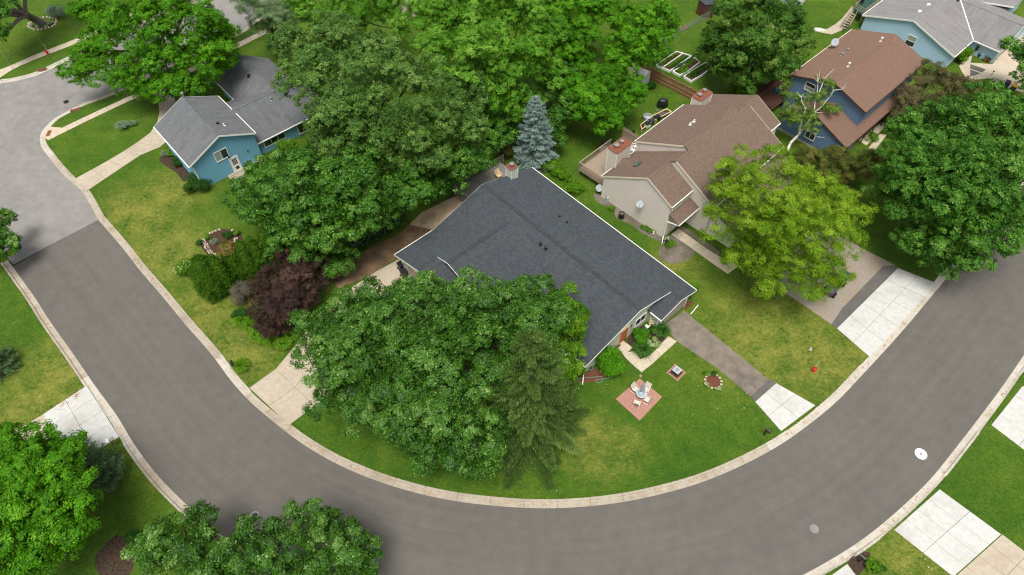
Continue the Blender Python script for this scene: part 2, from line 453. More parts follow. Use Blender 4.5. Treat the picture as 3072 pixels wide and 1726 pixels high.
class MB:
    """collects shapes given in world coordinates; build() links them as one mesh under its parent"""
    def __init__(s):
        s.v, s.f, s.uv = [], [], {}
    def add(s, vs, fs):
        k = len(s.v)
        s.v += [tuple(q) for q in vs]
        s.f += [tuple(i + k for i in f) for f in fs]
        return s
    def quad(s, a, b, c, d):
        return s.add([a, b, c, d], [(0, 1, 2, 3)])
    def obox(s, c, ax, ay, az):
        """box: centre and three half-axis vectors"""
        c, ax, ay, az = map(Vector, (c, ax, ay, az))
        vs = [c + x * ax + y * ay + z * az for z in (-1, 1) for y in (-1, 1) for x in (-1, 1)]
        return s.add(vs, [(0, 2, 3, 1), (4, 5, 7, 6), (0, 1, 5, 4), (2, 6, 7, 3), (0, 4, 6, 2), (1, 3, 7, 5)])
    def box(s, c, size, ang=0.0):
        a = R(ang)
        return s.obox(c, (math.cos(a) * size[0] / 2, math.sin(a) * size[0] / 2, 0), (-math.sin(a) * size[1] / 2, math.cos(a) * size[1] / 2, 0), (0, 0, size[2] / 2))
    def beam(s, p, q, w, h, up=(0, 0, 1)):
        p, q = Vector(p), Vector(q)
        d = (q - p)
        u = Vector(up)
        side = d.cross(u)
        if side.length < 1e-6:
            side = Vector((1, 0, 0))
        side.normalize()
        n = side.cross(d).normalized()
        return s.obox((p + q) / 2, d / 2, side * w / 2, n * h / 2)
    def prism(s, poly, z0, z1):
        n = len(poly)
        vs = [(p[0], p[1], z0) for p in poly] + [(p[0], p[1], z1) for p in poly]
        fs = [tuple(range(n - 1, -1, -1)), tuple(range(n, 2 * n))] + [(i, (i + 1) % n, n + (i + 1) % n, n + i) for i in range(n)]
        return s.add(vs, fs)
    def slab3(s, poly, t):
        """polygon in space, thickened downwards by t"""
        n = len(poly)
        vs = [tuple(p) for p in poly] + [(p[0], p[1], p[2] - t) for p in poly]
        fs = [tuple(range(n)), tuple(range(2 * n - 1, n - 1, -1))] + [(i, n + i, n + (i + 1) % n, (i + 1) % n) for i in range(n)]
        return s.add(vs, fs)
    def tube(s, pts, rad, n=8, cap=True):
        pts = [Vector(p) for p in pts]
        if not isinstance(rad, (list, tuple)):
            rad = [rad] * len(pts)
        k = len(s.v)
        ref = Vector((0, 0, 1))
        for i, p in enumerate(pts):
            d = (pts[min(i + 1, len(pts) - 1)] - pts[max(i - 1, 0)]).normalized()
            a = d.cross(ref)
            if a.length < .1:
                a = d.cross(Vector((1, 0, 0)))
            a.normalize()
            b = d.cross(a)
            for j in range(n):
                t = 2 * math.pi * j / n
                s.v.append(tuple(p + (a * math.cos(t) + b * math.sin(t)) * rad[i]))
        for i in range(len(pts) - 1):
            for j in range(n):
                s.f.append((k + i * n + j, k + i * n + (j + 1) % n, k + (i + 1) * n + (j + 1) % n, k + (i + 1) * n + j))
        if cap:
            s.f.append(tuple(k + j for j in range(n)))
            s.f.append(tuple(k + (len(pts) - 1) * n + j for j in range(n - 1, -1, -1)))
        return s
    def lathe(s, c, prof, n=16, axis=(0, 0, 1)):
        c, ax = Vector(c), Vector(axis).normalized()
        a = ax.cross(Vector((1, 0, 0)))
        if a.length < .1:
            a = ax.cross(Vector((0, 1, 0)))
        a.normalize()
        b = ax.cross(a)
        k = len(s.v)
        for (r, h) in prof:
            for j in range(n):
                t = 2 * math.pi * j / n
                s.v.append(tuple(c + ax * h + (a * math.cos(t) + b * math.sin(t)) * r))
        m = len(prof)
        for i in range(m - 1):
            for j in range(n):
                s.f.append((k + i * n + j, k + i * n + (j + 1) % n, k + (i + 1) * n + (j + 1) % n, k + (i + 1) * n + j))
        s.f.append(tuple(k + j for j in range(n - 1, -1, -1)))
        s.f.append(tuple(k + (m - 1) * n + j for j in range(n)))
        return s
    def build(s, name, mat, parent=None, smooth=False, uv=None):
        o = origin_of(parent)
        me = bpy.data.meshes.new(name)
        me.from_pydata([(x - o.x, y - o.y, z - o.z) for x, y, z in s.v], [], s.f)
        if uv is not None:
            lay = me.uv_layers.new(name='UVMap')
            li = np.empty(len(me.loops), dtype=np.int32)
            me.loops.foreach_get('vertex_index', li)
            lay.data.foreach_set('uv', np.asarray(uv, dtype=np.float32)[li].ravel())
        if smooth:
            me.polygons.foreach_set('use_smooth', [True] * len(me.polygons))
        me.update()
        return link(name, me, mat, parent)

BLOCK = []          # outlines where no grass grows
def fill_poly(name, poly, z, mat, parent=None):
    """flat sheet with any outline"""
    if name not in ('lawn', 'side_street'):
        BLOCK.append([(p[0], p[1]) for p in poly])
    bm = bmesh.new()
    vs = [bm.verts.new((p[0], p[1], z)) for p in poly]
    es = [bm.edges.new((vs[i], vs[(i + 1) % len(vs)])) for i in range(len(vs))]
    bmesh.ops.triangle_fill(bm, use_beauty=True, use_dissolve=False, edges=es, normal=(0, 0, 1))
    for f in bm.faces:
        if f.normal.z < 0:
            f.normal_flip()
    me = bpy.data.meshes.new(name)
    bm.to_mesh(me)
    bm.free()
    return link(name, me, mat, parent)

def catmull(pts, step=1.0, closed=False):
    P = [Vector((p[0], p[1])) for p in pts]
    out = []
    n = len(P)
    rngk = range(n if closed else n - 1)
    for i in rngk:
        if closed:
            p0, p1, p2, p3 = P[(i - 1) % n], P[i], P[(i + 1) % n], P[(i + 2) % n]
        else:
            p1, p2 = P[i], P[i + 1]
            p0 = P[i - 1] if i else p1 * 2 - p2
            p3 = P[i + 2] if i + 2 < n else p2 * 2 - p1
        k = max(2, int((p2 - p1).length / step))
        for j in range(k):
            t = j / k
            out.append(.5 * ((2 * p1) + (-p0 + p2) * t + (2 * p0 - 5 * p1 + 4 * p2 - p3) * t * t + (-p0 + 3 * p1 - 3 * p2 + p3) * t ** 3))
    if not closed:
        out.append(P[-1])
    return out

def resample(pts, step):
    P = [Vector((p[0], p[1])) for p in pts]
    d = [0.0]
    for a, b in zip(P[:-1], P[1:]):
        d.append(d[-1] + (b - a).length)
    n = max(1, int(round(d[-1] / step)))
    out, j = [], 0
    for i in range(n + 1):
        t = d[-1] * i / n
        while j < len(d) - 2 and d[j + 1] < t:
            j += 1
        k = (t - d[j]) / max(1e-9, d[j + 1] - d[j])
        out.append(P[j].lerp(P[j + 1], min(1, k)))
    return out

def offset(pts, w):
    """parallel line, w > 0 to the left of travel"""
    out = []
    for i, p in enumerate(pts):
        d = (pts[min(i + 1, len(pts) - 1)] - pts[max(i - 1, 0)]).normalized()
        out.append(p + Vector((-d.y, d.x)) * w)
    return out

def inside(poly, xy):
    """points of an (n,2) array inside a polygon"""
    x, y = xy[:, 0], xy[:, 1]
    r = np.zeros(len(x), bool)
    n = len(poly)
    for i in range(n):
        x0, y0 = poly[i][0], poly[i][1]
        x1, y1 = poly[(i + 1) % n][0], poly[(i + 1) % n][1]
        if y0 == y1:
            continue
        c = ((y0 > y) != (y1 > y)) & (x < (x1 - x0) * (y - y0) / (y1 - y0) + x0)
        r ^= c
    return r

# ------------------------------------------------------------------ roads, kerbs, lawns
Z_ROAD = -.115
inner = catmull([(-58, 64.0), (-49.3, 55.4), (-44.9, 51.0), (-41.9, 47.8), (-38.1, 44.0), (-34.5, 40.3), (-30.9, 36.75), (-28.2, 33.75), (-25.7, 31.35), (-22.9, 29.15), (-19.4, 26.7), (-15.7, 24.7), (-11.4, 23.0), (-6.5, 21.7), (-1.4, 21.0), (3.9, 20.8), (9.6, 21.3), (15.4, 22.6), (19.9, 24.2), (24.5, 26.4), (27.9, 28.5), (31.4, 31.0), (34.1, 33.3), (41.1, 39.6), (48.3, 46.5), (70, 67.3), (110, 105.6)], .8)
k0 = min(range(len(inner)), key=lambda i: (inner[i] - Vector((-49.3, 55.4))).length)
loop_in = inner[k0:]
outer = offset(inner, -10.05)
loop_out = outer[k0:]

def ribbon(name, a, b, z, mat, kind='structure'):
    me = bpy.data.meshes.new(name)
    n = len(a)
    vs, fs, lane = [], [], []
    s = 0.0
    m = 9
    for i in range(n):
        if i:
            s += (a[i] - a[i - 1]).length
        for j in range(m):
            t = j / (m - 1)
            p = a[i].lerp(b[i], t)
            vs.append((p.x, p.y, z + .05 * (1 - (2 * t - 1) ** 2)))
            lane.append((10 * t, s, 0))
    for i in range(n - 1):
        for j in range(m - 1):
            q = i * m + j
            fs.append((q, q + m, q + m + 1, q + 1))
    me.from_pydata(vs, [], fs)
    at = me.attributes.new('lane', 'FLOAT_VECTOR', 'POINT')
    at.data.foreach_set('vector', np.array(lane, dtype=np.float32).ravel())
    me.polygons.foreach_set('use_smooth', [True] * len(fs))
    o = link(name, me, mat)
    bmf = bmesh.new(); bmf.from_mesh(me); bmesh.ops.recalc_face_normals(bmf, faces=bmf.faces)
    if sum(f.normal.z for f in bmf.faces) < 0:
        bmesh.ops.reverse_faces(bmf, faces=bmf.faces)
    bmf.to_mesh(me); bmf.free()
    return tag(o, kind=kind)
ribbon('road', loop_in, loop_out, Z_ROAD, M['asphalt'])

# side street: near edge (south) and far edge (north)
near_edge = catmull([(-49.3, 55.4), (-52.87, 59.95, 0.00), (-55.81, 62.44, 0.00), (-58.15, 64.72, 0.00), (-60.02, 66.71, 0.00), (-61.36, 68.15, 0.00), (-62.21, 69.66, 0.00), (-62.58, 70.71, 0.00), (-62.55, 71.91, 0.00), (-62.10, 73.88, 0.00), (-61.30, 75.02, 0.00), (-60.37, 76.12, 0.00), (-59.12, 77.41, 0.00), (-55.90, 79.76, 0.00), (-49.65, 86.28, 0.00), (-42.21, 93.98, 0.00), (-33.32, 103.18, 0.00), (12.0, 128.0), (40, 148)], .8)
far_edge = catmull([(-130, 92), (-78.61, 81.21, 0.00), (-72.84, 81.75, 0.00), (-71.60, 81.94, 0.00), (-70.63, 82.31, 0.00), (-68.90, 83.14, 0.00), (-67.66, 84.30, 0.00), (-66.35, 85.83, 0.00), (-64.48, 88.01, 0.00), (-58.38, 94.98, 0.00), (-51.42, 102.91, 0.00), (-14, 138), (10, 155)], .8)
out_up = [(-56.40, 48.51, 0.00), (-63.27, 55.29, 0.00), (-71.67, 60.88, 0.00), (-130, 66)]
poly_old = [(p[0], p[1]) for p in near_edge] + [(p[0], p[1]) for p in reversed(far_edge)] + [(p[0], p[1]) for p in reversed(out_up)]
oldr = tag(fill_poly('side_street', poly_old, Z_ROAD + .008, M['asphalt_old']), kind='structure')

ground = MB().quad((-700, -500, -.32), (700, -500, -.32), (700, 900, -.32), (-700, 900, -.32)).build('ground', M['grass'])
tag(ground, kind='structure')

KW = .78          # kerb and gutter, road edge to back of kerb
def kerb(name, edge, side, mat_new, mat_old, drops, new_spans, seg=3.0):
    """edge: road edge polyline; side +1 = left of travel. drops: centres (x, y, half length) of driveway cuts"""
    root = thing(name, (0, 0, 0), kind='structure')
    P = resample(edge, .75)
    k = max(1, int(round(seg / .75)))
    i = 0
    while i < len(P) - 1:
        j = min(i + k, len(P) - 1)
        prof0 = [(0.0, Z_ROAD + .018), (.46, Z_ROAD - .012), (.52, Z_ROAD + .004), (.57, .012), (.60, .022), (KW - .04, .024), (KW, .012), (KW, -.28), (0, -.28)]
        prof1 = [(0.0, Z_ROAD + .018), (.46, Z_ROAD - .012), (.52, Z_ROAD - .004), (.57, Z_ROAD + .022), (.60, Z_ROAD + .03), (KW - .04, -.03), (KW, -.012), (KW, -.28), (0, -.28)]
        mb = MB()
        rows = []
        for q in range(i, j + 1):
            d = (P[min(q + 1, len(P) - 1)] - P[max(q - 1, 0)]).normalized()
            nrm = Vector((-d.y, d.x)) * side
            w = 0.0
            for (x, y, hl) in drops:
                dd = (P[q] - Vector((x, y))).length
                w = max(w, min(1, max(0, (hl + .5 - dd) / .7)))
            sh = Vector((0, 0))
            if q == i: sh = d * .013
            if q == j: sh = -d * .013
            for (a, b), (_, b1) in zip(prof0, prof1):
                pp = P[q] + sh + nrm * a
                rows.append((pp.x, pp.y, b + (b1 - b) * w))
        m = len(prof0)
        fs = []
        for r in range(j - i):
            for c in range(m):
                a, b = r * m + c, r * m + (c + 1) % m
                fs.append((a, b, b + m, a + m) if side < 0 else (a, a + m, b + m, b))
        fs.append(tuple(range(m)) if side > 0 else tuple(range(m - 1, -1, -1)))
        fs.append(tuple((j - i) * m + c for c in range(m - 1, -1, -1)) if side > 0 else tuple((j - i) * m + c for c in range(m)))
        mb.add(rows, fs)
        mid = (P[i] + P[j]) / 2
        new = any((mid - Vector((x, y))).length < hl for (x, y, hl) in new_spans)
        mb.build('kerb_segment', mat_new if new else mat_old, root)
        i = j
    return root
D_MAIN_L = (-29.1, 34.9, 0.1)
dr_in = [(*(-23.47, 30.92, 0.00)[:2], 2.9), (*(27.63, 29.48, 0.00)[:2], 2.0), (*(41.26, 41.15, 0.00)[:2], 8.2), (*(-53.54, 61.26, 0.00)[:2], 1.8)]
dr_out = [(*(-39.33, 29.95, 0.00)[:2], 4.1), (*(35.88, 20.73, 0.00)[:2], 4.6), (*(48.20, 30.95, 0.00)[:2], 4.8), (*(26.59, 15.62, 0.00)[:2], 2.2)]
new_in = [(*(27.63, 29.48, 0.00)[:2], 4.5), (*(41.26, 41.15, 0.00)[:2], 13.0), (*(-28.65, 35.06, 0.00)[:2], 3.0)]
new_out = [(*(-39.20, 29.95, 0.00)[:2], 6.0), (*(35.88, 20.73, 0.00)[:2], 14.0), (*(48.20, 30.95, 0.00)[:2], 12.0), (*(26.59, 15.62, 0.00)[:2], 8)]
kerb('kerb', loop_in, 1, M['con_kerb_new'], M['con_kerb'], dr_in, new_in)
kerb('kerb', [p for p in offset(inner, -10.05) if p.y < 49.3 or p.x > 0], -1, M['con_kerb_new'], M['con_kerb'], dr_out, new_out)
kerb('kerb', near_edge, -1, M['con_kerb_new'], M['con_kerb'], [(*(-53.54, 61.26, 0.00)[:2], 1.8), (*(-61.72, 69.92, 0.00)[:2], 1.2)], [(*(-61.81, 70.97, 0.00)[:2], 5.5)])
kerb('kerb', far_edge, 1, M['con_kerb_new'], M['con_kerb'], [], [(*(-70.30, 82.43, 0.00)[:2], 9)])

# lawns: a sheet at kerb height on each side of the roads
bk_in = offset(loop_in, KW - .05)
bk_near = offset(near_edge, -(KW - .05))
lawn_main = [(p.x, p.y) for p in bk_in] + [(140, 230), (60, 240), (45, 147)] + [(p.x, p.y) for p in reversed(bk_near[1:])]
bk_out = [p for p in offset(inner, -10.05 - (KW - .05)) if p.y < 49.0 or p.x > 0]
lawn_out = [(p.x, p.y) for p in bk_out] + [(160, 60), (160, -80), (-160, -80), (-160, 40), (-75, 60)]
bk_far = offset(far_edge, KW - .05)
lawn_far = [(p.x, p.y) for p in bk_far] + [(0, 260), (-200, 260), (-200, 95)]
for pl in (lawn_main, lawn_out, lawn_far):
    tag(fill_poly('lawn', pl, 0.0, M['grass']), kind='structure')

# ------------------------------------------------------------------ paved places, slab by slab
def slab(poly, parent, mat, top=.03, gap=.016, name='slab', th=.12, jit=.004):
    BLOCK.append([(p[0], p[1]) for p in poly])
    c = sum((Vector((p[0], p[1])) for p in poly), Vector((0, 0))) / len(poly)
    q = []
    for p in poly:
        d = Vector((p[0], p[1])) - c
        q.append(c + d * max(.5, 1 - gap / max(.05, d.length) * 1.2))
    z = top + random.uniform(-jit, jit)
    return MB().prism(q, z - th, z).build(name, mat, parent)

def lerp2(a, b, t):
    return (a[0] + (b[0] - a[0]) * t, a[1] + (b[1] - a[1]) * t)

def slab_grid(name, quad, nu, nv, mat, top=.03, mats=None, kids='slab'):
    """quad a b c d; nu panels along a-b, nv along a-d"""
    root = thing(name, (*[sum(p[k] for p in quad) / 4 for k in (0, 1)], 0), kind='structure')
    a, b, c, d = quad
    for i in range(nu):
        for j in range(nv):
            def pt(u, v):
                return lerp2(lerp2(a, b, u), lerp2(d, c, u), v)
            poly = [pt(i / nu, j / nv), pt((i + 1) / nu, j / nv), pt((i + 1) / nu, (j + 1) / nv), pt(i / nu, (j + 1) / nv)]
            slab(ccw(poly), root, mat if mats is None else random.choice(mats), top, name=kids)
    return root

def ccw(poly):
    s = sum(poly[i][0] * poly[(i + 1) % len(poly)][1] - poly[(i + 1) % len(poly)][0] * poly[i][1] for i in range(len(poly)))
    return list(poly) if s > 0 else list(reversed(poly))

def slab_strip(name, left, right, n, cols, mat, top=.03, root=None):
    A, B = catmull(left, .4), catmull(right, .4)
    A = resample(A, sum((A[i + 1] - A[i]).length for i in range(len(A) - 1)) / n)
    B = resample(B, sum((B[i + 1] - B[i]).length for i in range(len(B) - 1)) / n)
    root = root or thing(name, (A[0].x, A[0].y, 0), kind='structure')
    for i in range(min(len(A), len(B)) - 1):
        for c in range(cols):
            f = lambda k, t: A[k].lerp(B[k], t)
            poly = [f(i, c / cols), f(i, (c + 1) / cols), f(i + 1, (c + 1) / cols), f(i + 1, c / cols)]
            slab(ccw([(p.x, p.y) for p in poly]), root, mat, top)
    return root

# driveway of the dark roofed house towards the left road
slab_strip('driveway', [(-12.86, 49.25, 0.00), (-15.66, 47.07, 0.00), (-18.93, 43.77, 0.00), (-21.46, 39.83, 0.00), (-22.54, 37.38, 0.00), (-23.90, 34.83, 0.00), (-26.02, 32.75, 0.00)], [(-8.82, 44.58, 0.00), (-11.33, 41.15, 0.00), (-13.47, 37.67, 0.00), (-15.52, 34.60, 0.00), (-17.22, 32.66, 0.00), (-18.92, 31.05, 0.00), (-21.29, 28.73, 0.00)], 7, 2, M['con_old'])
# its worn asphalt drive on the right with a patch and a new apron
tag(fill_poly('driveway', [(15.99, 40.22, 0.00), (17.13, 38.20, 0.00), (20.69, 35.06, 0.00), (22.26, 33.21, 0.00), (23.44, 31.81, 0.00), (25.74, 33.74, 0.00), (25.55, 33.77, 0.00), (22.75, 37.11, 0.00), (21.28, 38.81, 0.00), (19.32, 41.06, 0.00), (18.46, 42.14, 0.00)], .012, M['asphalt_drive']), kind='structure')
tag(fill_poly('asphalt_patch', [(23.44, 31.81, 0.00), (23.75, 31.26, 0.00), (26.30, 33.29, 0.00), (25.74, 33.74, 0.00)], .02, M['asphalt_patch']), kind='structure')
slab_grid('driveway_apron', [(23.75, 31.23, 0.00), (26.30, 33.29, 0.00), (29.54, 30.83, 0.00), (25.56, 28.12, 0.00)], 2, 2, M['con_new'])
# beige house: wide new apron, patch, old stained drive
slab_grid('driveway_apron', [(34.20, 39.81, 0.00), (43.40, 47.94, 0.00), (46.92, 45.78, 0.00), (36.58, 36.27, 0.00)], 5, 2, M['con_new'])
tag(fill_poly('asphalt_patch', [(33.76, 40.31, 0.00), (34.20, 39.81, 0.00), (43.40, 47.94, 0.00), (43.22, 48.38, 0.00), (41.82, 48.23, 0.00), (35.48, 42.37, 0.00)], .026, M['asphalt_patch']), kind='structure')
tag(fill_poly('driveway', [(31.40, 42.90, 0.00), (33.76, 40.31, 0.00), (35.48, 42.37, 0.00), (41.82, 48.23, 0.00), (43.22, 48.38, 0.00), (40.12, 50.97, 0.00), (37.55, 54.89, 0.00), (27.36, 47.09, 0.00)], .018, M['con_stain']), kind='structure')
# outside of the bend
slab_grid('driveway_apron', [(-45.26, 29.88, 0.00), (-42.21, 33.02, 0.00), (-37.09, 27.54, 0.00), (-40.65, 24.46, 0.00)], 2, 4, M['con_new'])
tag(fill_poly('driveway', [(-45.26, 29.88, 0.00), (-47.23, 28.08, 0.00), (-49.28, 26.27, 0.00), (-46.64, 23.71, 0.00), (-43.17, 24.97, 0.00), (-40.65, 24.46, 0.00)], .014, M['con_old']), kind='structure')
slab_grid('driveway_apron', [(33.16, 18.87, 0.00), (38.47, 22.47, 0.00), (42.30, 18.47, 0.00), (36.81, 14.99, 0.00)], 4, 2, M['con_new'])
slab_grid('driveway', [(36.78, 14.90, 0.00), (42.39, 18.47, 0.00), (45.33, 15.20, 0.00), (40.38, 11.55, 0.00)], 4, 2, M['con_old'])
slab_grid('driveway_apron', [(45.79, 28.77, 0.00), (50.67, 32.99, 0.00), (54.32, 28.97, 0.00), (49.15, 24.46, 0.00)], 4, 2, M['con_new'])
slab_grid('driveway_apron', [(24.59, 13.95, 0.00), (28.27, 16.03, 0.00), (28.89, 14.78, 0.00), (25.78, 12.73, 0.00)], 2, 1, M['con_new'])
# blue house: drive from the road round to the side street, and the pavements
slab_strip('driveway', [(-54.57, 62.32, 0.00), (-51.86, 65.34, 0.00), (-49.50, 68.41, 0.00), (-47.84, 71.37, 0.00), (-47.82, 73.68, 0.00), (-48.55, 76.49, 0.00), (-50.48, 79.70, 0.00), (-52.67, 82.43, 0.00)], [(-52.36, 60.11, 0.00), (-49.91, 63.63, 0.00), (-47.86, 66.58, 0.00), (-45.14, 68.87, 0.00), (-44.86, 72.05, 0.00), (-46.17, 76.49, 0.00), (-48.42, 80.90, 0.00), (-51.31, 84.14, 0.00)], 11, 2, M['con_old'])
slab_strip('pavement', [(-61.81, 70.05, 0.00), (-60.03, 71.99, 0.00), (-57.30, 74.75, 0.00), (-53.55, 78.44, 0.00), (-48.97, 82.74, 0.00), (-42.16, 90.52, 0.00), (-37.97, 95.05, 0.00)], [(-60.92, 69.43, 0.00), (-59.50, 70.97, 0.00), (-56.57, 74.02, 0.00), (-52.90, 77.70, 0.00), (-48.17, 81.97, 0.00), (-41.67, 89.34, 0.00), (-37.52, 93.91, 0.00)], 24, 1, M['con_walk'])
slab_strip('pavement', [(-74.78, 84.20, 0.00), (-72.87, 85.89, 0.00), (-70.65, 88.32, 0.00), (-65.46, 93.16, 0.00), (-59.61, 99.93, 0.00)], [(-73.70, 81.83, 0.00), (-72.36, 84.73, 0.00), (-69.91, 87.41, 0.00), (-64.88, 92.02, 0.00), (-59.03, 99.10, 0.00)], 15, 1, M['con_walk'])
slab_grid('kerb_ramp', [(-62.03, 69.95, 0.00), (-61.77, 72.14, 0.00), (-60.14, 71.95, 0.00), (-60.39, 69.85, 0.00)], 1, 1, M['con_walk'])
tag(MB().prism(ccw([(-61.59, 70.14, 0.00), (-61.71, 71.36, 0.00), (-61.19, 71.36, 0.00), (-61.11, 70.28, 0.00)]), .02, .045).build('tactile_plate', M['rust']), 'rust red tactile plate set into the kerb ramp at the corner', 'tactile plate')
# front path of the dark roofed house
slab_strip('front_path', [(11.04, 37.30, 0.00), (11.49, 36.35, 0.00), (12.24, 35.37, 0.00), (13.04, 34.51, 0.00)], [(11.81, 36.87, 0.00), (12.40, 37.30, 0.00), (13.11, 36.04, 0.00), (13.96, 35.27, 0.00)], 3, 1, M['con_walk'])
slab_strip('front_path', [(13.18, 34.66, 0.00), (14.05, 35.32, 0.00), (15.37, 36.56, 0.00), (17.13, 38.20, 0.00)], [(12.79, 35.94, 0.00), (13.34, 36.04, 0.00), (14.61, 36.98, 0.00), (16.32, 38.90, 0.00)], 4, 1, M['con_walk'])
slab(ccw([(10.65, 37.45, 0.00), (11.61, 36.61, 0.00), (12.45, 37.40, 0.00), (11.54, 38.26, 0.00)]), thing('front_step', (11.51, 37.40, 0.00), kind='structure'), M['con_walk'], .1)
# path along the beige house
slab_strip('side_path', [(18.56, 52.95, 0.00), (19.47, 52.09, 0.00), (20.78, 50.70, 0.00), (22.24, 49.05, 0.00), (24.10, 47.09, 0.00)], [(19.59, 53.90, 0.00), (20.53, 52.87, 0.00), (21.78, 51.47, 0.00), (23.26, 49.95, 0.00), (25.52, 48.23, 0.00)], 8, 1, M['con_walk'])
tag(fill_poly('pebble_bed', [(19.59, 53.90, 0.00), (20.14, 54.38, 0.00), (23.28, 51.01, 0.00), (23.91, 50.02, 0.00), (23.36, 49.87, 0.00)], .01, M['pebble']), kind='structure')
# bare dirt, gravel, mulch and pebble beds
tag(fill_poly('dirt_bed', [(-20.85, 47.07, 0.00), (-18.43, 49.37, 0.00), (-16.15, 51.03, 0.00), (-13.37, 52.98, 0.00), (-12.11, 54.54, 0.00), (-8.99, 53.60, 0.00), (-8.71, 52.85, 0.00), (-13.01, 49.49, 0.00), (-15.85, 46.85, 0.00), (-19.04, 45.07, 0.00)], .008, M['dirt']), kind='structure')
tag(fill_poly('gravel_bed', [(-12.11, 54.54, 0.00), (-10.86, 56.47, 0.00), (-8.11, 58.45, 0.00), (-5.27, 60.15, 0.00), (-1.36, 60.84, 0.00), (-3.25, 57.45, 0.00), (-6.96, 54.86, 0.00), (-8.99, 53.60, 0.00)], .012, M['gravel']), kind='structure')
tag(fill_poly('mulch_bed', [(6.73, 34.51, 0.00), (8.26, 35.01, 0.00), (9.47, 34.61, 0.00), (9.40, 33.81, 0.00), (8.67, 33.46, 0.00), (6.75, 33.31, 0.00)], .01, M['mulch_red']), kind='structure')
tag(fill_poly('mulch_bed', [(11.86, 38.26, 0.00), (12.56, 37.08, 0.00), (14.15, 36.87, 0.00), (16.21, 38.80, 0.00), (15.96, 40.33, 0.00), (13.25, 40.11, 0.00)], .008, M['mulch_brown']), kind='structure')
tag(fill_poly('mulch_bed', [(18.63, 43.30, 0.00), (19.72, 43.30, 0.00), (19.20, 42.72, 0.00), (18.58, 42.03, 0.00)], .012, M['mulch_red']), kind='structure')
tag(fill_poly('mulch_bed', catmull([(-35.29, 16.30, 0.00), (-34.86, 17.62, 0.00), (-33.95, 18.45, 0.00), (-32.30, 17.12, 0.00), (-31.88, 15.34, 0.00), (-32.88, 14.40, 0.00), (-33.98, 14.71, 0.00)], .3, True), .01, M['mulch_brown']), kind='structure')
tag(fill_poly('mulch_bed', catmull([(28.45, 16.27, 0.00), (29.55, 16.92, 0.00), (30.47, 16.97, 0.00), (30.10, 16.16, 0.00), (29.02, 15.20, 0.00), (28.46, 15.20, 0.00)], .3, True), .01, M['mulch_brown']), kind='structure')
tag(fill_poly('pebble_bed', catmull([(9.94, 59.43, 0.00), (10.78, 59.54, 0.00), (13.18, 57.44, 0.00), (15.47, 55.20, 0.00), (16.73, 53.43, 0.00), (17.40, 52.46, 0.00), (17.11, 51.89, 0.00), (15.25, 53.23, 0.00), (13.93, 54.61, 0.00), (12.41, 55.61, 0.00), (12.24, 57.03, 0.00), (10.52, 58.06, 0.00)], .4, True), .01, M['pebble']), kind='structure')
tag(fill_poly('pebble_bed', catmull([(16.87, 50.63, 0.00), (17.82, 52.09, 0.00), (18.55, 52.87, 0.00), (19.87, 51.62, 0.00), (20.87, 50.55, 0.00), (20.09, 49.27, 0.00), (18.27, 48.61, 0.00), (16.86, 49.20, 0.00)], .4, True), .01, M['pebble']), kind='structure')
tag(fill_poly('mulch_bed', catmull([(-36.03, 51.40, 0.00), (-35.81, 52.53, 0.00), (-34.93, 53.68, 0.00), (-33.77, 53.82, 0.00), (-31.90, 53.25, 0.00), (-31.10, 51.68, 0.00), (-31.34, 49.61, 0.00), (-32.05, 48.66, 0.00), (-33.37, 48.93, 0.00), (-34.49, 49.61, 0.00)], .4, True), .01, M['soil']), kind='structure')
tag(fill_poly('mulch_bed', catmull([(-45.14, 65.66, 0.00), (-44.55, 67.91, 0.00), (-41.15, 64.55, 0.00), (-40.06, 62.94, 0.00), (-40.83, 61.70, 0.00), (-42.28, 63.29, 0.00)], .4, True), .01, M['mulch_brown']), kind='structure')
# light blue house: walk, beds
tag(fill_poly('driveway', [(64.84, 82.19, 0.00), (68.22, 82.70, 0.00), (69.45, 80.66, 0.00), (72.33, 79.16, 0.00), (77.54, 89.16, 0.00), (79.06, 94.94, 0.00), (72.53, 88.78, 0.00), (70.17, 86.05, 0.00), (67.07, 86.41, 0.00), (68.73, 89.16, 0.00), (67.63, 89.16, 0.00), (65.09, 85.51, 0.00)], .012, M['con_walk']), kind='structure')
tag(fill_poly('mulch_bed', [(66.92, 86.05, 0.00), (68.67, 84.80, 0.00), (67.81, 84.01, 0.00), (66.49, 84.98, 0.00)], .018, M['asphalt_patch']), kind='structure')
tag(fill_poly('mulch_bed', [(66.42, 84.80, 0.00), (67.52, 83.83, 0.00), (65.71, 83.05, 0.00)], .018, M['asphalt_patch']), kind='structure')
slab_strip('garden_path', [(46.38, 95.11, 0.00), (48.18, 94.87, 0.00), (51.09, 97.29, 0.00), (54.21, 101.36, 0.00)], [(46.53, 94.43, 0.00), (49.51, 93.54, 0.00), (51.34, 95.77, 0.00), (54.54, 100.72, 0.00)], 5, 1, M['con_old'])
slab_strip('side_path', [(45.51, 69.34, 0.00), (48.15, 71.66, 0.00), (51.74, 75.06, 0.00), (54.39, 77.77, 0.00)], [(46.23, 68.40, 0.00), (49.06, 71.27, 0.00), (52.98, 74.45, 0.00), (55.24, 77.13, 0.00)], 6, 1, M['con_walk'])
slab_strip('side_path', [(46.31, 67.84, 0.00), (48.74, 70.68, 0.00)], [(46.89, 67.29, 0.00), (49.58, 70.49, 0.00)], 2, 1, M['con_walk'])

tag(fill_poly('driveway', [(-18.69, 104.88, 0.00), (-14.87, 105.68, 0.00), (-14.87, 99.08, 0.00), (-16.31, 97.78, 0.00), (-18.09, 100.97, 0.00)], .012, M['asphalt_drive']), kind='structure')

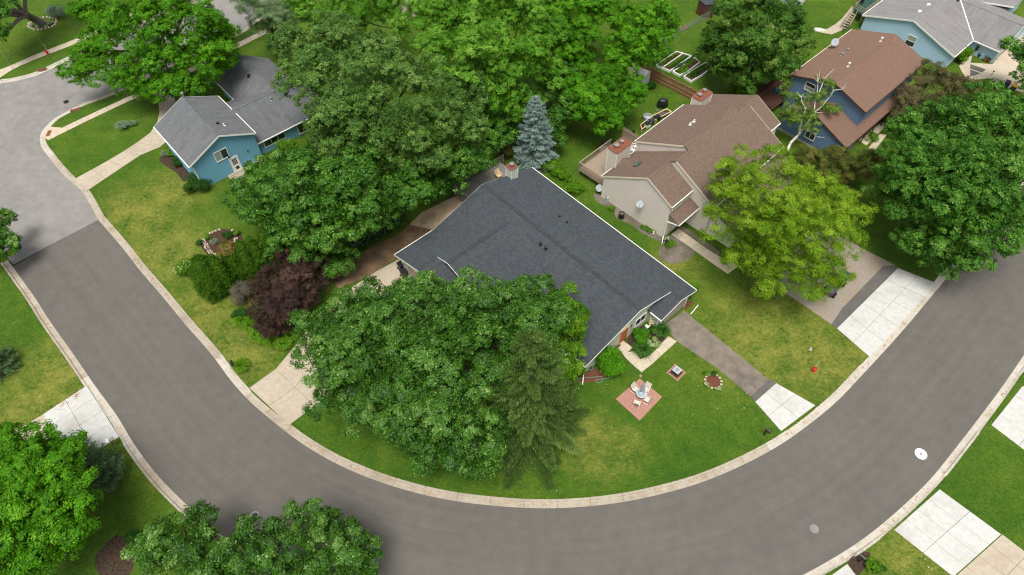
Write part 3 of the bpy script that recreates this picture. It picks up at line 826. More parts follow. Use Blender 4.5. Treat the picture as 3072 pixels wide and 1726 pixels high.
# ------------------------------------------------------------------ marks on the road
def disc(name, c, r, z, mat, n=28, r2=0.0):
    mb = MB()
    if r2:
        vs = [(c[0] + q * math.cos(2 * math.pi * i / n), c[1] + q * math.sin(2 * math.pi * i / n), z) for q in (r2, r) for i in range(n)]
        mb.add(vs, [(i, n + i, n + (i + 1) % n, (i + 1) % n) for i in range(n)])
    else:
        mb.add([(c[0] + r * math.cos(2 * math.pi * i / n), c[1] + r * math.sin(2 * math.pi * i / n), z) for i in range(n)], [tuple(range(n))])
    return mb.build(name, mat)
def road_z(p):
    return Z_ROAD + .055
def cover(c, r, label, ring, lid):
    t = thing('utility_cover', (c[0], c[1], road_z(c)), label, 'manhole cover')
    mb = MB(); mb.lathe((c[0], c[1], road_z(c) - .05), [(r, 0), (r, .062), (r - .01, .066)], 32); mb.build('collar', ring, t)
    mb = MB(); mb.lathe((c[0], c[1], road_z(c) + .012), [(lid[0], 0), (lid[0], .012), (lid[0] * .85, .012), (lid[0] * .82, .008)], 20); mb.build('lid', lid[1], t)
    return t
cover((38.06, 25.87, 0.00), .55, 'white concrete ring with small valve lid in the asphalt', M['white'], (.12, M['asphalt_old']))
cover((26.29, 18.97, 0.00), .40, 'faint grey round cover in the dark asphalt of the bend', M['asphalt_old'], (.26, M['asphalt_old']))
cover((-61.80, 77.50, 0.00), .36, 'dark iron manhole cover in the old grey side street', M['dark_metal'], (.3, M['dark_metal']))
cover((-22.64, 20.14, 0.00), .4, 'pale round cover at the foot of the bottom oak', M['asphalt_old'], (.24, M['dark_metal']))
for i, (p, lab) in enumerate((((-68.16, 84.73, 0.00), 'rusty storm drain grate in the far kerb by the hydrant'), ((-59.76, 75.65, 0.00), 'rusty storm drain grate in the near corner kerb'))):
    t = thing('storm_drain', (p[0], p[1], -.1), lab, 'storm drain')
    mb = MB(); mb.box((p[0], p[1], -.04), (1.3, .5, .2), 27); mb.build('frame', M['rust'], t)
    for q in range(5):
        a = R(27)
        dx = (q - 2) * .24
        MB().box((p[0] + math.cos(a) * dx, p[1] + math.sin(a) * dx, .075), (.08, .44, .04), 27).build('bar', M['wood_dark'], t)


# ------------------------------------------------------------------ house building helpers
class Frame:
    """a house's own axes: u along its main ridge, v to the left of u"""
    def __init__(s, ox, oy, ang):
        s.o, s.a = Vector((ox, oy, 0)), ang
        s.u = Vector((math.cos(R(ang)), math.sin(R(ang)), 0))
        s.v = Vector((-math.sin(R(ang)), math.cos(R(ang)), 0))
    def __call__(s, u, v, z=0.0):
        return s.o + s.u * u + s.v * v + Vector((0, 0, z))

def clip_band(poly, lo, hi):
    """polygon of (a, b) pairs cut to lo <= b <= hi"""
    def cut(pl, keep, k):
        out = []
        for i in range(len(pl)):
            p, q = pl[i], pl[(i + 1) % len(pl)]
            ip, iq = keep(p[1]), keep(q[1])
            if ip:
                out.append(p)
            if ip != iq:
                t = (k - p[1]) / (q[1] - p[1])
                out.append((p[0] + (q[0] - p[0]) * t, k))
        return out
    r = cut(poly, lambda b: b >= lo - 1e-9, lo)
    return cut(r, lambda b: b <= hi + 1e-9, hi) if len(r) > 2 else []

def roof(parent, pts, mat, name='roof_slope', course=.145, th=.14):
    """a roof plane laid course by course; pts in space, in order round the plane"""
    P = [Vector(p) for p in pts]
    n = Vector((0, 0, 0))
    for i in range(len(P)):
        n += P[i].cross(P[(i + 1) % len(P)])
    n.normalize()
    if n.z < 0:
        P.reverse(); n = -n
    h = Vector((0, 0, 1)).cross(n).normalized()      # along the courses
    t = n.cross(h).normalized()                        # up the slope
    o = P[0]
    ab = [((p - o).dot(h), (p - o).dot(t)) for p in P]
    b0, b1 = min(b for _, b in ab), max(b for _, b in ab)
    mb, uv = MB(), []
    mb.slab3(P, th)
    uv += ab + ab
    k = 0
    amin = min(a for a, _ in ab)
    while b0 + k * course < b1 - 1e-4:
        lo = b0 + k * course
        hi = min(lo + course, b1)
        # uneven outline: split each plane in the middle of nowhere is not needed, whole course as one strip
        pl = clip_band(ab, lo, hi)
        if len(pl) > 2:
            vs = []
            for a, b in pl:
                f = 1 - (b - lo) / course
                vs.append(o + h * a + t * b + n * (.003 + .014 * f))
                uv.append((a - amin, b - b0))
            mb.add(vs, [tuple(range(len(vs)))])
        k += 1
    return mb.build(name, mat, parent, uv=uv)

def wall(parent, p, q, prof, mat, out, lap=.16, name='wall', depth=.16):
    """wall from p to q (on the ground); prof: list of (t 0..1, z) from bottom-left round; out: outward normal; lap siding courses"""
    p, q, out = Vector(p), Vector(q), Vector(out).normalized()
    d = q - p
    Lw = d.length
    e = d / Lw
    poly = [(t * Lw, z) for t, z in prof]
    mb = MB()
    base = [Vector((p.x, p.y, 0)) + e * a + Vector((0, 0, z)) for a, z in poly]
    back = [b - out * depth for b in base]
    n = len(base)
    mb.add(base + back, [tuple(range(n)), tuple(range(2 * n - 1, n - 1, -1))] + [(i, n + i, n + (i + 1) % n, (i + 1) % n) for i in range(n)])
    if lap:
        z0, z1 = min(z for _, z in poly), max(z for _, z in poly)
        k = 0
        while z0 + k * lap < z1 - 1e-4:
            lo, hi = z0 + k * lap, min(z1, z0 + (k + 1) * lap)
            pl = clip_band(poly, lo, hi)
            if len(pl) > 2:
                vs = [Vector((p.x, p.y, 0)) + e * a + Vector((0, 0, z)) + out * (.004 + .016 * (1 - (z - lo) / lap)) for a, z in pl]
                mb.add(vs, [tuple(range(len(vs)))])
                lows = [x for x in pl if abs(x[1] - lo) < 1e-6]
                if len(lows) >= 2:
                    a0, a1 = min(x[0] for x in lows), max(x[0] for x in lows)
                    w = lambda a, dd: Vector((p.x, p.y, lo)) + e * a + out * dd
                    mb.quad(w(a0, 0), w(a1, 0), w(a1, .02), w(a0, .02))
            k += 1
    return mb.build(name, mat, parent)

def edge_board(parent, p, q, centre, mat, h=.2, t=.03, drop=.17, name='fascia', gap=.002):
    """board or gutter along a roof edge, outside it"""
    p, q = Vector(p), Vector(q)
    d = q - p
    nrm = Vector((d.y, -d.x, 0)).normalized()
    if (Vector(centre) - (p + q) / 2).dot(nrm) > 0:
        nrm = -nrm
    c = (p + q) / 2 + nrm * (t / 2 + gap) + Vector((0, 0, -drop + h / 2))
    return MB().obox(c, d / 2, nrm * t / 2, Vector((0, 0, h / 2))).build(name, mat, parent)

def ridge_caps(parent, p, q, n1, mat, pitch, w=.17, step=.9):
    """overlapping ridge cap lengths along p-q; n1: horizontal direction across the ridge"""
    p, q, n1 = Vector(p), Vector(q), Vector(n1).normalized()
    L = (q - p).length
    k = max(1, int(L / step))
    e = (q - p) / L
    mb = MB()
    uv = []
    up = Vector((0, 0, 1))
    for i in range(k):
        a, b = p + e * (L * i / k), p + e * (L * (i + 1) / k + .02)
        l0, l1 = .06, .085
        vs = [a + n1 * w + up * (l0 - w * pitch), a + up * l0, a - n1 * w + up * (l0 - w * pitch), b + n1 * w + up * (l1 - w * pitch), b + up * l1, b - n1 * w + up * (l1 - w * pitch)]
        low = [v - up * .035 for v in vs]
        mb.add(vs + low, [(0, 1, 4, 3), (1, 2, 5, 4), (0, 6, 7, 1), (1, 7, 8, 2), (3, 4, 10, 9), (4, 5, 11, 10), (0, 3, 9, 6), (2, 8, 11, 5)])
        uv += [(i * .7 + (0, .17, .34)[j % 3], (j // 3) % 2 * .3) for j in range(12)]
    return mb.build('ridge_cap', mat, parent, uv=uv)

class Wall:
    """local axes of a wall face: a along it, z up, d outwards"""
    def __init__(s, p, q, out):
        s.p, s.e, s.n = Vector((p[0], p[1], 0)), (Vector((q[0], q[1], 0)) - Vector((p[0], p[1], 0))).normalized(), Vector(out).normalized()
    def __call__(s, a, z, d=0.0):
        return s.p + s.e * a + Vector((0, 0, z)) + s.n * d
    def box(s, mb, a0, a1, z0, z1, d0, d1):
        return mb.obox(s((a0 + a1) / 2, (z0 + z1) / 2, (d0 + d1) / 2), s.e * (a1 - a0) / 2, s.n * (d1 - d0) / 2, Vector((0, 0, (z1 - z0) / 2)))

def window(parent, W, a, z, w, h, panes=2, frame=None, vertical=True, glass=None, name='window', fw=.09):
    frame = frame or M['white']
    mb = MB()
    a0, a1, z0, z1 = a - w / 2, a + w / 2, z - h / 2, z + h / 2
    W.box(mb, a0 - fw, a1 + fw, z1, z1 + fw, .0, .075)
    W.box(mb, a0 - fw, a1 + fw, z0 - fw, z0, .0, .085)
    W.box(mb, a0 - fw, a0, z0, z1, .0, .07)
    W.box(mb, a1, a1 + fw, z0, z1, .0, .07)
    for k in range(1, panes):
        if vertical:
            x = a0 + w * k / panes
            W.box(mb, x - .03, x + .03, z0, z1, .0, .06)
        else:
            x = z0 + h * k / panes
            W.box(mb, a0, a1, x - .03, x + .03, .0, .06)
    o = mb.build(name, frame, parent)
    for k in range(panes):
        mb = MB()
        if vertical:
            W.box(mb, a0 + w * k / panes + .012, a0 + w * (k + 1) / panes - .012, z0 + .004, z1 - .004, .02, .034)
        else:
            W.box(mb, a0 + .004, a1 - .004, z0 + h * k / panes + .012, z0 + h * (k + 1) / panes - .012, .02, .034)
        g = glass if glass is not None else M['glass']
        mb.build('pane', g[k % len(g)] if isinstance(g, list) else g, o)
    return o

def garage_door(parent, W, a0, a1, h, rows=4, trim=None):
    mb = MB()
    t = trim or M['white']
    W.box(mb, a0 - .1, a0, 0, h + .1, 0, .07); W.box(mb, a1, a1 + .1, 0, h + .1, 0, .07); W.box(mb, a0, a1, h, h + .1, 0, .07)
    o = mb.build('garage_door', t, parent)
    for k in range(rows):
        mb = MB(); W.box(mb, a0 + .004, a1 - .004, .02 + k * h / rows, (k + 1) * h / rows - .012, .012, .04)
        mb.build('panel', M['gar_door'], o)
    return o

def downspout(parent, pts, mat):
    mb = MB()
    for p, q in zip(pts[:-1], pts[1:]):
        mb.beam(p, q, .09, .07)
    return mb.build('downspout', mat, parent)

def chimney(parent, c, size, z0, z1, ang, mat, flues, cap=None, battens=0):
    mb = MB(); mb.box((c[0], c[1], (z0 + z1) / 2), (size[0], size[1], z1 - z0), ang)
    o = mb.build('chimney', mat, parent)
    mb = MB(); mb.box((c[0], c[1], z1 + .04), (size[0] + .12, size[1] + .12, .08), ang); mb.build('cap', cap or M['rust'], o)
    a = R(ang)
    if True:
        mb = MB()
        for sx in (-1, 1):
            for sy in (-1, 1):
                x, y = sx * size[0] / 2, sy * size[1] / 2
                mb.box((c[0] + x * math.cos(a) - y * math.sin(a), c[1] + x * math.sin(a) + y * math.cos(a), (z0 + z1) / 2), (.1, .1, z1 - z0 - .02), ang)
        mb.build('corner_trim', M['white'], o)
    for (dx, dy, r, h) in flues:
        x, y = c[0] + dx * math.cos(a) - dy * math.sin(a), c[1] + dx * math.sin(a) + dy * math.cos(a)
        mb = MB(); mb.lathe((x, y, z1 + .08), [(r * .8, 0), (r * .8, h), (r * 1.25, h + .005), (r * 1.25, h + .09), (r * .3, h + .13)], 16)
        mb.build('flue', M['steel'], o, smooth=False)
    return o

def vent(parent, p, h=.35, r=.07, mat=None, hood=False):
    mb = MB()
    mb.lathe((p[0], p[1], p[2] - .15), [(r * 2.2, 0), (r * 2.2, .16), (r, .2), (r, .15 + h), (r * (1.7 if hood else .95), .152 + h), (r * (1.7 if hood else .9), .152 + h + (.12 if hood else .0)), (r * .3, .16 + h + (.14 if hood else .0))], 10)
    return mb.build('roof_vent', mat or M['steel'], parent)

# ================================================================== 1. the dark roofed house on the corner lot
F = Frame(-3.33, 56.44, -47.69)
L, wN, wS, zr, s, L2, vg, vg2, uw, vw1, vw2, ug = 23.84, 7.75, 7.57, 4.79, .30, 25.27, 5.15, 2.07, 6.03, 10.13, 12.85, 4.2
zN, zS = zr - s * wN, zr - s * wS
zw = zS + s * uw
vin = -(zr - zw) / s
zg1 = zr - s * vg
zg2 = zg1 - .25 * (vg - vg2)
H = thing('house', F(12, 0), 'sage sided house with charcoal shingle roof on the corner lot inside the bend', 'house')
RM = M['sh_main']
roof(H, [F(0, 0, zr), F(0, wN, zN), F(L2, wN, zN), F(L2, vg, zg1), F(L, vg, zg1), F(L, 0, zr)], RM)
roof(H, [F(0, 0, zr), F(L, 0, zr), F(L, -wS, zS), F(2 * uw, -wS, zS), F(uw, vin, zw), F(0, -wS, zS)], RM)
roof(H, [F(uw, vin, zw), F(uw, -vw1, zw), F(ug, -vw1, zS + s * ug), F(ug, -vw2, zS + s * ug), F(0, -vw2, zS), F(0, -wS, zS)], RM)
roof(H, [F(uw, vin, zw), F(2 * uw, -wS, zS), F(2 * uw, -vw1, zS), F(uw, -vw1, zw)], RM)
roof(H, [F(L - .5, vg, zg1), F(L2, vg, zg1), F(L2, vg2, zg2), F(L - .5, vg2, zg2)], RM)
zwg = zS + s * ug
roof(H, [F(ug, -vw1 + .5, zwg), F(ug, -vw2, zwg), F(ug + 3.2, -vw2, zwg - .85), F(ug + 3.2, -vw1 + .5, zwg - .85)], RM)
ridge_caps(H, F(.05, 0, zr), F(L - .05, 0, zr), F.v, M['sh_ridge'], s, .2)
ridge_caps(H, F(uw, vin - .1, zw), F(uw, -vw1 + .05, zw), F.u, M['sh_ridge'], s, .2)
ridge_caps(H, F(L + .1, vg, zg1), F(L2 - .02, vg, zg1), F.v, M['sh_ridge'], s, .2)
ridge_caps(H, F(ug, -vw1 - .1, zwg), F(ug, -vw2 + .02, zwg), F.u, M['sh_ridge'], s, .2)
mid = F(12, 0, 0)
CR_ = M['cream']
for a, b in ((F(0, wN, zN), F(L2, wN, zN)), (F(0, -wS, zS), F(0, -vw2, zS)), (F(2 * uw, -wS, zS), F(L, -wS, zS)), (F(2 * uw, -vw1, zS), F(2 * uw, -wS, zS))):
    edge_board(H, a, b, mid, M['white'], .12, .11, .13, 'gutter')
for a, b in ((F(L, 0, zr), F(L, -wS, zS)), (F(L, 0, zr), F(L, vg, zg1)), (F(L2, vg, zg1), F(L2, wN, zN)), (F(L2, vg, zg1), F(L2, vg2, zg2)), (F(0, -vw2, zS), F(ug, -vw2, zwg)), (F(ug, -vw2, zwg), F(ug + 3.2, -vw2, zwg - .85)), (F(ug, -vw1, zwg), F(uw, -vw1, zw)), (F(uw, -vw1, zw), F(2 * uw, -vw1, zS)), (F(0, 0, zr), F(0, -wS, zS)), (F(0, 0, zr), F(0, wN, zN))):
    edge_board(H, a, b, mid, M['white'], .16, .03, .17)
edge_board(H, F(L, vg2, zg2), F(L2, vg2, zg2), F(L, vg, 0), M['white'], .12, .1, .13, 'gutter')
SG = M['sid_sage']
oh = .42
def gable_prof(v0, v1, zf):
    """profile of a wall from v0 to v1 under roof height function"""
    ks = [v0] + [k for k in (0.0,) if v0 < k < v1] + [v1]
    return [(0, 0), (1, 0)] + [((k - v0) / (v1 - v0), zf(k)) for k in reversed(ks)]
zf = lambda v: zr - s * abs(v) - .15
ue = L - oh
wall(H, F(ue, -wS + oh), F(ue, vg2 + oh), gable_prof(-wS + oh, vg2 + oh, zf), SG, F.u, 0)
wall(H, F(ue, vg2 + oh), F(ue, vg), [(0, 2.2), (1, 2.2), (1, zf(vg)), (0, zf(vg2 + oh))], SG, F.u, 0)
Wf = Wall(F(ue, -wS + oh), F(ue, wN), F.u)
k = -wS + oh + .1
while k < vg:
    if not (-2.05 < k < -.75):
        mb = MB(); Wf.box(mb, k + wS - oh - .025, k + wS - oh + .025, 0.02 if k < vg2 + oh else 2.4, zf(k) + .01, .001, .028)
        mb.build('batten', SG, H)
    k += .3
# garage projection: front, inner side
ug2 = L2 - oh
zgf = lambda v: (zr - s * v if v > vg else zg1 - .25 * (vg - v)) - .15
wall(H, F(ug2, vg2 + oh), F(ug2, wN - oh), [(0, 0), (1, 0), (1, zgf(wN - oh)), ((vg - vg2 - oh) / (wN - vg2 - 2 * oh), zgf(vg)), (0, zgf(vg2 + oh))], SG, F.u, 0)
wall(H, F(ue - .1, vg2 + oh), F(ug2, vg2 + oh), [(0, 0), (1, 0), (1, zgf(vg2 + oh)), (0, zgf(vg2 + oh))], SG, -F.v, 0)
Wg = Wall(F(ug2, vg2 + oh), F(ug2, wN - oh), F.u)
garage_door(H, Wg, .45, wN - vg2 - 2 * oh - .45, 2.15, 4, M['white'])
wall(H, F(oh, wN - oh), F(ug2, wN - oh), [(0, 0), (1, 0), (1, zf(wN - oh)), (0, zf(wN - oh))], SG, F.v, 0)
wall(H, F(oh, -wS + oh), F(oh, wN - oh), gable_prof(-wS + oh, wN - oh, zf), SG, -F.u, 0)
wall(H, F(oh, -vw2 + oh), F(oh, -wS + oh), [(0, 0), (1, 0), (1, zS - .05), (0, zS - .05)], SG, -F.u, 0)
zfw = lambda u: zS + s * min(u, 2 * uw - u) - .15
wall(H, F(oh, -vw2 + oh), F(ug + 2.8, -vw2 + oh), [(0, 0), (1, 0), (1, zwg - .9), ((ug - oh) / (ug + 2.8 - oh), zwg - .15), (0, zfw(oh))], SG, -F.v, 0)
Ww = Wall(F(oh, -vw2 + oh), F(ug + 2.8, -vw2 + oh), -F.v)
garage_door(H, Ww, 1.3, 6.3, 2.15, 4, CR_)
for k in (.1, .4, .7, 1.0):
    mb = MB(); Ww.box(mb, k - .025, k + .025, .02, zfw(k + oh) - .02, .001, .028); mb.build('batten', SG, H)
wall(H, F(ug + 2.8, -vw1 + oh), F(2 * uw - oh, -vw1 + oh), [(0, 0), (1, 0), (1, zfw(2 * uw - oh)), (0, zwg - .9)], SG, -F.v, 0)
wall(H, F(2 * uw - oh, -vw1 + oh), F(2 * uw - oh, -wS + oh), [(0, 0), (1, 0), (1, zS - .05), (0, zS - .05)], SG, F.u, 0)
wall(H, F(2 * uw - oh, -wS + oh), F(ue, -wS + oh), [(0, 0), (1, 0), (1, zS - .02), (0, zS - .02)], SG, -F.v, 0)
window(H, Wf, wS - oh + 1.15, 1.55, 1.5, 1.15, 2, M['white'], glass=[M['glass'], M['glass']])
window(H, Wf, wS - oh - 4.6, 1.5, 1.4, 1.2, 2, M['white'])
# recessed entry with a wood door and brick return
a0 = wS - oh - 2.0
mb = MB(); Wf.box(mb, a0 - .08, a0, .1, 2.35, .003, .09); Wf.box(mb, a0 + 1.2, a0 + 1.28, .1, 2.35, .003, .09); Wf.box(mb, a0 - .08, a0 + 1.28, 2.35, 2.5, .003, .1)
d = mb.build('door', M['wood_pale'], H)
mb = MB(); Wf.box(mb, a0 + .03, a0 + 1.17, .12, 2.3, .004, .045); mb.build('leaf', M['terracotta'], d)
for q in range(3):
    mb = MB(); Wf.box(mb, a0 + .15, a0 + 1.05, .25 + q * .7, .8 + q * .7, .045, .06); mb.build('panel', M['terracotta'], d)
mb = MB(); mb.lathe(Wf(a0 + 1.08, 1.1, .05), [(.03, 0), (.035, .05), (.01, .07)], 8, F.u); mb.build('handle', M['steel'], d)
mb = MB(); Wf.box(mb, wS - oh - .45, wS - oh - .3, 1.75, 2.05, .005, .15); lm = mb.build('wall_lamp', M['black'], H)
mb = MB(); Wf.box(mb, wS - oh - .43, wS - oh - .32, 1.8, 1.95, .15, .17); mb.build('shade', M['white'], lm)
mb = MB(); Ww.box(mb, .25, .4, 1.7, 2.0, .03, .16); mb.build('wall_lamp', M['cream'], H)
# roof things
for (u_, v_) in ((8.9, 3.6), (10.1, 3.55)):
    vent(H, F(u_, v_, zr - s * v_), .18, .07, M['black'], True)
for (u_, v_) in ((10.9, -1.3), (11.7, -1.3)):
    vent(H, F(u_, v_, zr + s * v_), .38, .1, M['black'], True)
pc = (-0.02, 58.96, 3.75)
cz = zr - s * 3.4
co = chimney(H, (pc[0], pc[1]), (.95, .95), 3.2, 5.15, F.a, M['sid_sage'], [(0, 0, .24, .3)])
mb = MB()
for sx in (-.16, .16):
    for q, (ax, ay) in enumerate(((F.u, F.v), (F.v, F.u), (-F.u, F.v), (-F.v, F.u))):
        c_ = Vector((pc[0], pc[1], 4.15)) + ax * .49 + ay * sx
        mb.obox(c_, ax * .012, ay * .03, Vector((0, 0, .93)))
mb.build('chimney_batten', M['white'], co)
downspout(H, [F(L - .1, -wS - .05, zS - .15), F(ue + .06, -wS + oh, zS - .5), F(ue + .06, -wS + oh, .12), F(ue + .8, -wS - .5, .06)], M['white'])
downspout(H, [F(L2 - .1, vg2 - .04, zg2 - .12), F(ug2 - .1, vg2 + oh - .06, zg2 - .4), F(ug2 - .1, vg2 + oh - .06, .1)], M['white'])
# rear deck
D = thing('deck', F(-2.2, 2.5), 'grey railed raised deck behind the dark roofed house', 'deck')
dz = 1.0
d0, d1, e0, e1 = -4.4, oh - .03, -.9, 7.0
for k in range(int((e1 - e0) / .5)):
    mb = MB()
    for q in range(3):
        v_ = e0 + k * .5 + q * .1667 + .08
        mb.obox(F((d0 + d1) / 2, v_, dz), F.u * ((d1 - d0) / 2), F.v * .076, Vector((0, 0, .02)))
    mb.build('deck_boards', M['wood_grey'], D)
for (u_, v_) in ((d0, e0), (d0, e0 + 2.6), (d0, e0 + 5.2), (d0, e1), (d1 - .3, e0)):
    MB().obox(F(u_, v_, 1.0), F.u * .06, F.v * .06, Vector((0, 0, 1.03))).build('post', M['wood_grey'], D)
for (p_, q_) in ((F(d0, e0, 0), F(d0, e1, 0)), (F(d0, e0, 0), F(d1 - .3, e0, 0))):
    mb = MB(); mb.beam(p_ + Vector((0, 0, 1.95)), q_ + Vector((0, 0, 1.95)), .1, .05); mb.beam(p_ + Vector((0, 0, 1.15)), q_ + Vector((0, 0, 1.15)), .06, .06)
    mb.build('rail', M['wood_grey'], D)
    n_ = int((q_ - p_).length / .14)
    mb = MB()
    for k in range(1, n_):
        c_ = p_.lerp(q_, k / n_)
        mb.obox(c_ + Vector((0, 0, 1.55)), F.u * .02, F.v * .02, Vector((0, 0, .4)))
    mb.build('balusters', M['wood_grey'], D)
MB().obox(F((d0 + d1) / 2, e0, .75), F.u * ((d1 - d0) / 2), F.v * .02, Vector((0, 0, .22))).build('skirt', M['wood_grey'], D)

BLOCK.append([F(.3, -wS), F(.3, 7.4), F(24.9, 7.4), F(24.9, 2.4), F(23.4, 2.4), F(23.4, -7.2), F(11.7, -7.2), F(11.7, -9.8), F(7, -12.5), F(.3, -12.5)])
# ================================================================== 2. blue house at the left
F = Frame(-41.19, 70.21, -48.26)
LA, wl, wr, zA, sA, ub, zb, wb, wb2, ve, uC, vC, wC = 9.7, 4.58, 4.18, 6.3, .47, 4.16, 4.56, 4.9, 5.06, 12.49, -6.24, 10.27, 4.04
sC = (zb - (zb - sA * wb2)) / wC
HB = thing('house', F(4.5, 2), 'sky blue sided split level house with grey shingle roofs at the left', 'house')
RB = M['sh_blue']
zl, zrr = zA - sA * wl, zA - sA * wr
roof(HB, [F(0, 0, zA), F(LA, 0, zA), F(LA, -wl, zl), F(0, -wl, zl)], RB)
roof(HB, [F(0, 0, zA), F(0, wr, zrr), F(LA, wr, zrr), F(LA, 0, zA)], RB)
ev = 14.6
vj = (zA - zb) / sA
roof(HB, [F(ub, vj, zb), F(ub, ev, zb), F(ub + wb, ev, zb - sA * wb), F(ub + wb, wr - .3, zb - sA * wb), F(ub + 1, vj - .6, zb - sA)], RB)
roof(HB, [F(ub, vj, zb), F(ub - wb2, vj, zb - sA * wb2), F(ub - wb2, vC - wC, zb - sA * wb2), F(ub, vC, zb)], RB)
roof(HB, [F(uC, vC, zb), F(ub, vC, zb), F(ub - wb2, vC - wC, zb - sC * wC), F(uC, vC - wC, zb - sC * wC)], RB)
roof(HB, [F(uC, vC, zb), F(uC, vC + wC, zb - sC * wC), F(ub, vC + wC, zb - sC * wC), F(ub, vC, zb)], RB)
ridge_caps(HB, F(.05, 0, zA), F(LA - .05, 0, zA), F.v, RB, sA)
ridge_caps(HB, F(ub, vj, zb), F(ub, ev - .05, zb), F.u, RB, sA)
ridge_caps(HB, F(uC + .05, vC, zb), F(ub, vC, zb), F.v, RB, sC)
mid = F(4.5, 2, 0)
WT = M['white']
edge_board(HB, F(0, -wl, zl), F(LA, -wl, zl), mid, WT, .12, .11, .13, 'gutter')
edge_board(HB, F(0, wr, zrr), F(LA, wr, zrr), F(4, 0), WT, .12, .11, .13, 'gutter')
edge_board(HB, F(ub + wb, wr - .3, zb - sA * wb), F(ub + wb, ev, zb - sA * wb), mid, WT, .12, .11, .13, 'gutter')
edge_board(HB, F(ub - wb2, wr, zb - sA * wb2), F(ub - wb2, vC - wC, zb - sA * wb2), F(ub, 6), WT, .12, .1, .13, 'gutter')
edge_board(HB, F(uC, vC - wC, zb - sC * wC), F(ub - wb2, vC - wC, zb - sC * wC), F(0, vC), WT, .12, .1, .13, 'gutter')
for a, b in ((F(LA, 0, zA), F(LA, -wl, zl)), (F(LA, 0, zA), F(LA, wr, zrr)), (F(0, 0, zA), F(0, -wl, zl)), (F(0, 0, zA), F(0, wr, zrr))):
    edge_board(HB, a, b, mid, WT, .22, .03, .2)
BL = M['sid_blue']
oh = .4
zfa = lambda v: zA - sA * abs(v) - .14
ua = LA - oh
wall(HB, F(ua, -wl + oh), F(ua, wr - .1), gable_prof(-wl + oh, wr - .1, zfa), BL, F.u)
wall(HB, F(oh, -wl + oh), F(ua, -wl + oh), [(0, 0), (1, 0), (1, zl - .02), (0, zl - .02)], BL, -F.v)
wall(HB, F(oh, wr - oh), F(ua, wr - oh), [(0, 0), (1, 0), (1, zrr - .02), (0, zrr - .02)], BL, F.v)
wall(HB, F(oh, -wl + oh), F(oh, wr - oh), gable_prof(-wl + oh, wr - oh, zfa), BL, -F.u)
ubf = ub + wb - oh
wall(HB, F(ubf, wr - .1), F(ubf, ev - .4), [(0, 0), (1, 0), (1, zb - sA * wb + .05), (0, zb - sA * wb + .05)], BL, F.u)
wall(HB, F(ub - wb2 + oh, ev - .4), F(ubf, ev - .4), [(0, 0), (1, 0), (1, 2.3), (.5, zb - .14), (0, 2.2)], BL, F.v)
wall(HB, F(ub - wb2 + oh, wr), F(ub - wb2 + oh, vC - wC + oh), [(0, 0), (1, 0), (1, 2.1), (0, 2.1)], BL, -F.u)
wall(HB, F(uC + oh, vC - wC + oh), F(ub - wb2 + oh, vC - wC + oh), [(0, 0), (1, 0), (1, 2.2), (0, 2.2)], BL, -F.v)
wall(HB, F(uC + oh, vC - wC + oh), F(uC + oh, vC + wC - oh), [(0, 0), (1, 0), (1, 2.2), (.5, zb - .14), (0, 2.2)], BL, -F.u)
wall(HB, F(uC + oh, vC + wC - oh), F(ub, vC + wC - oh), [(0, 0), (1, 0), (1, 2.2), (0, 2.2)], BL, F.v)
Wb = Wall(F(ua, -wl + oh), F(ua, wr), F.u)
window(HB, Wb, 3.65, 3.35, 1.55, 1.3, 2, WT, glass=[M['curtain'], M['glass']])
a0 = wl - oh + .15
mb = MB(); Wb.box(mb, a0 - .1, a0, .12, 2.2, 0, .08); Wb.box(mb, a0 + .95, a0 + 1.05, .12, 2.2, 0, .08); Wb.box(mb, a0 - .1, a0 + 1.05, 2.2, 2.32, 0, .085)
d = mb.build('door', WT, HB)
mb = MB(); Wb.box(mb, a0 + .004, a0 + .946, .13, 2.19, .012, .05); mb.build('leaf', WT, d)
for i in range(3):
    for j in range(3):
        mb = MB(); Wb.box(mb, a0 + .18 + i * .21, a0 + .35 + i * .21, 1.15 + j * .3, 1.4 + j * .3, .05, .056); mb.build('pane', M['glass'], d)
mb = MB(); Wb.box(mb, a0 + .3, a0 + .75, .35, .8, .05, .056); mb.build('pet_flap', M['dark_metal'], d)
mb = MB(); Wb.box(mb, a0 - .05, a0 + .1, 2.55, 2.75, .02, .2); mb.build('wall_lamp', M['black'], HB)
mb = MB(); Wb.box(mb, 6.7, 6.85, 2.1, 2.25, .02, .14); mb.build('dryer_vent', M['black'], HB)
mb = MB(); Wb.box(mb, 1.15, 1.3, .6, .78, .02, .12); mb.build('outlet_box', M['black'], HB)
Wc = Wall(F(ubf, wr), F(ubf, ev), F.u)
window(HB, Wc, 2.35, 1.45, 2.9, 1.15, 3, WT)
window(HB, Wc, 7.0, 1.25, 2.5, 1.85, 2, WT, name='patio_door')
for (u_, v_, m_, h_, r_, hd) in ((.35, 0.15, M['steel'], .75, .12, True), (7.5, 1.6, WT, .3, .08, False), (7.0, 1.1, M['black'], .1, .1, True), (ub + .9, 9.0, M['steel'], .3, .1, True), (-1.5, vC - .9, M['black'], .12, .13, True)):
    z_ = zA - sA * abs(v_) if v_ < 4 else (zb - sA * abs(u_ - ub) if u_ > 0 else zb - sC * abs(v_ - vC))
    vent(HB, F(u_, v_, z_), h_, r_, m_, hd)
downspout(HB, [F(LA - .1, -wl - .05, zl - .1), F(ua + .06, -wl + oh + .05, zl - .6), F(ua + .06, -wl + oh + .05, .1)], WT)
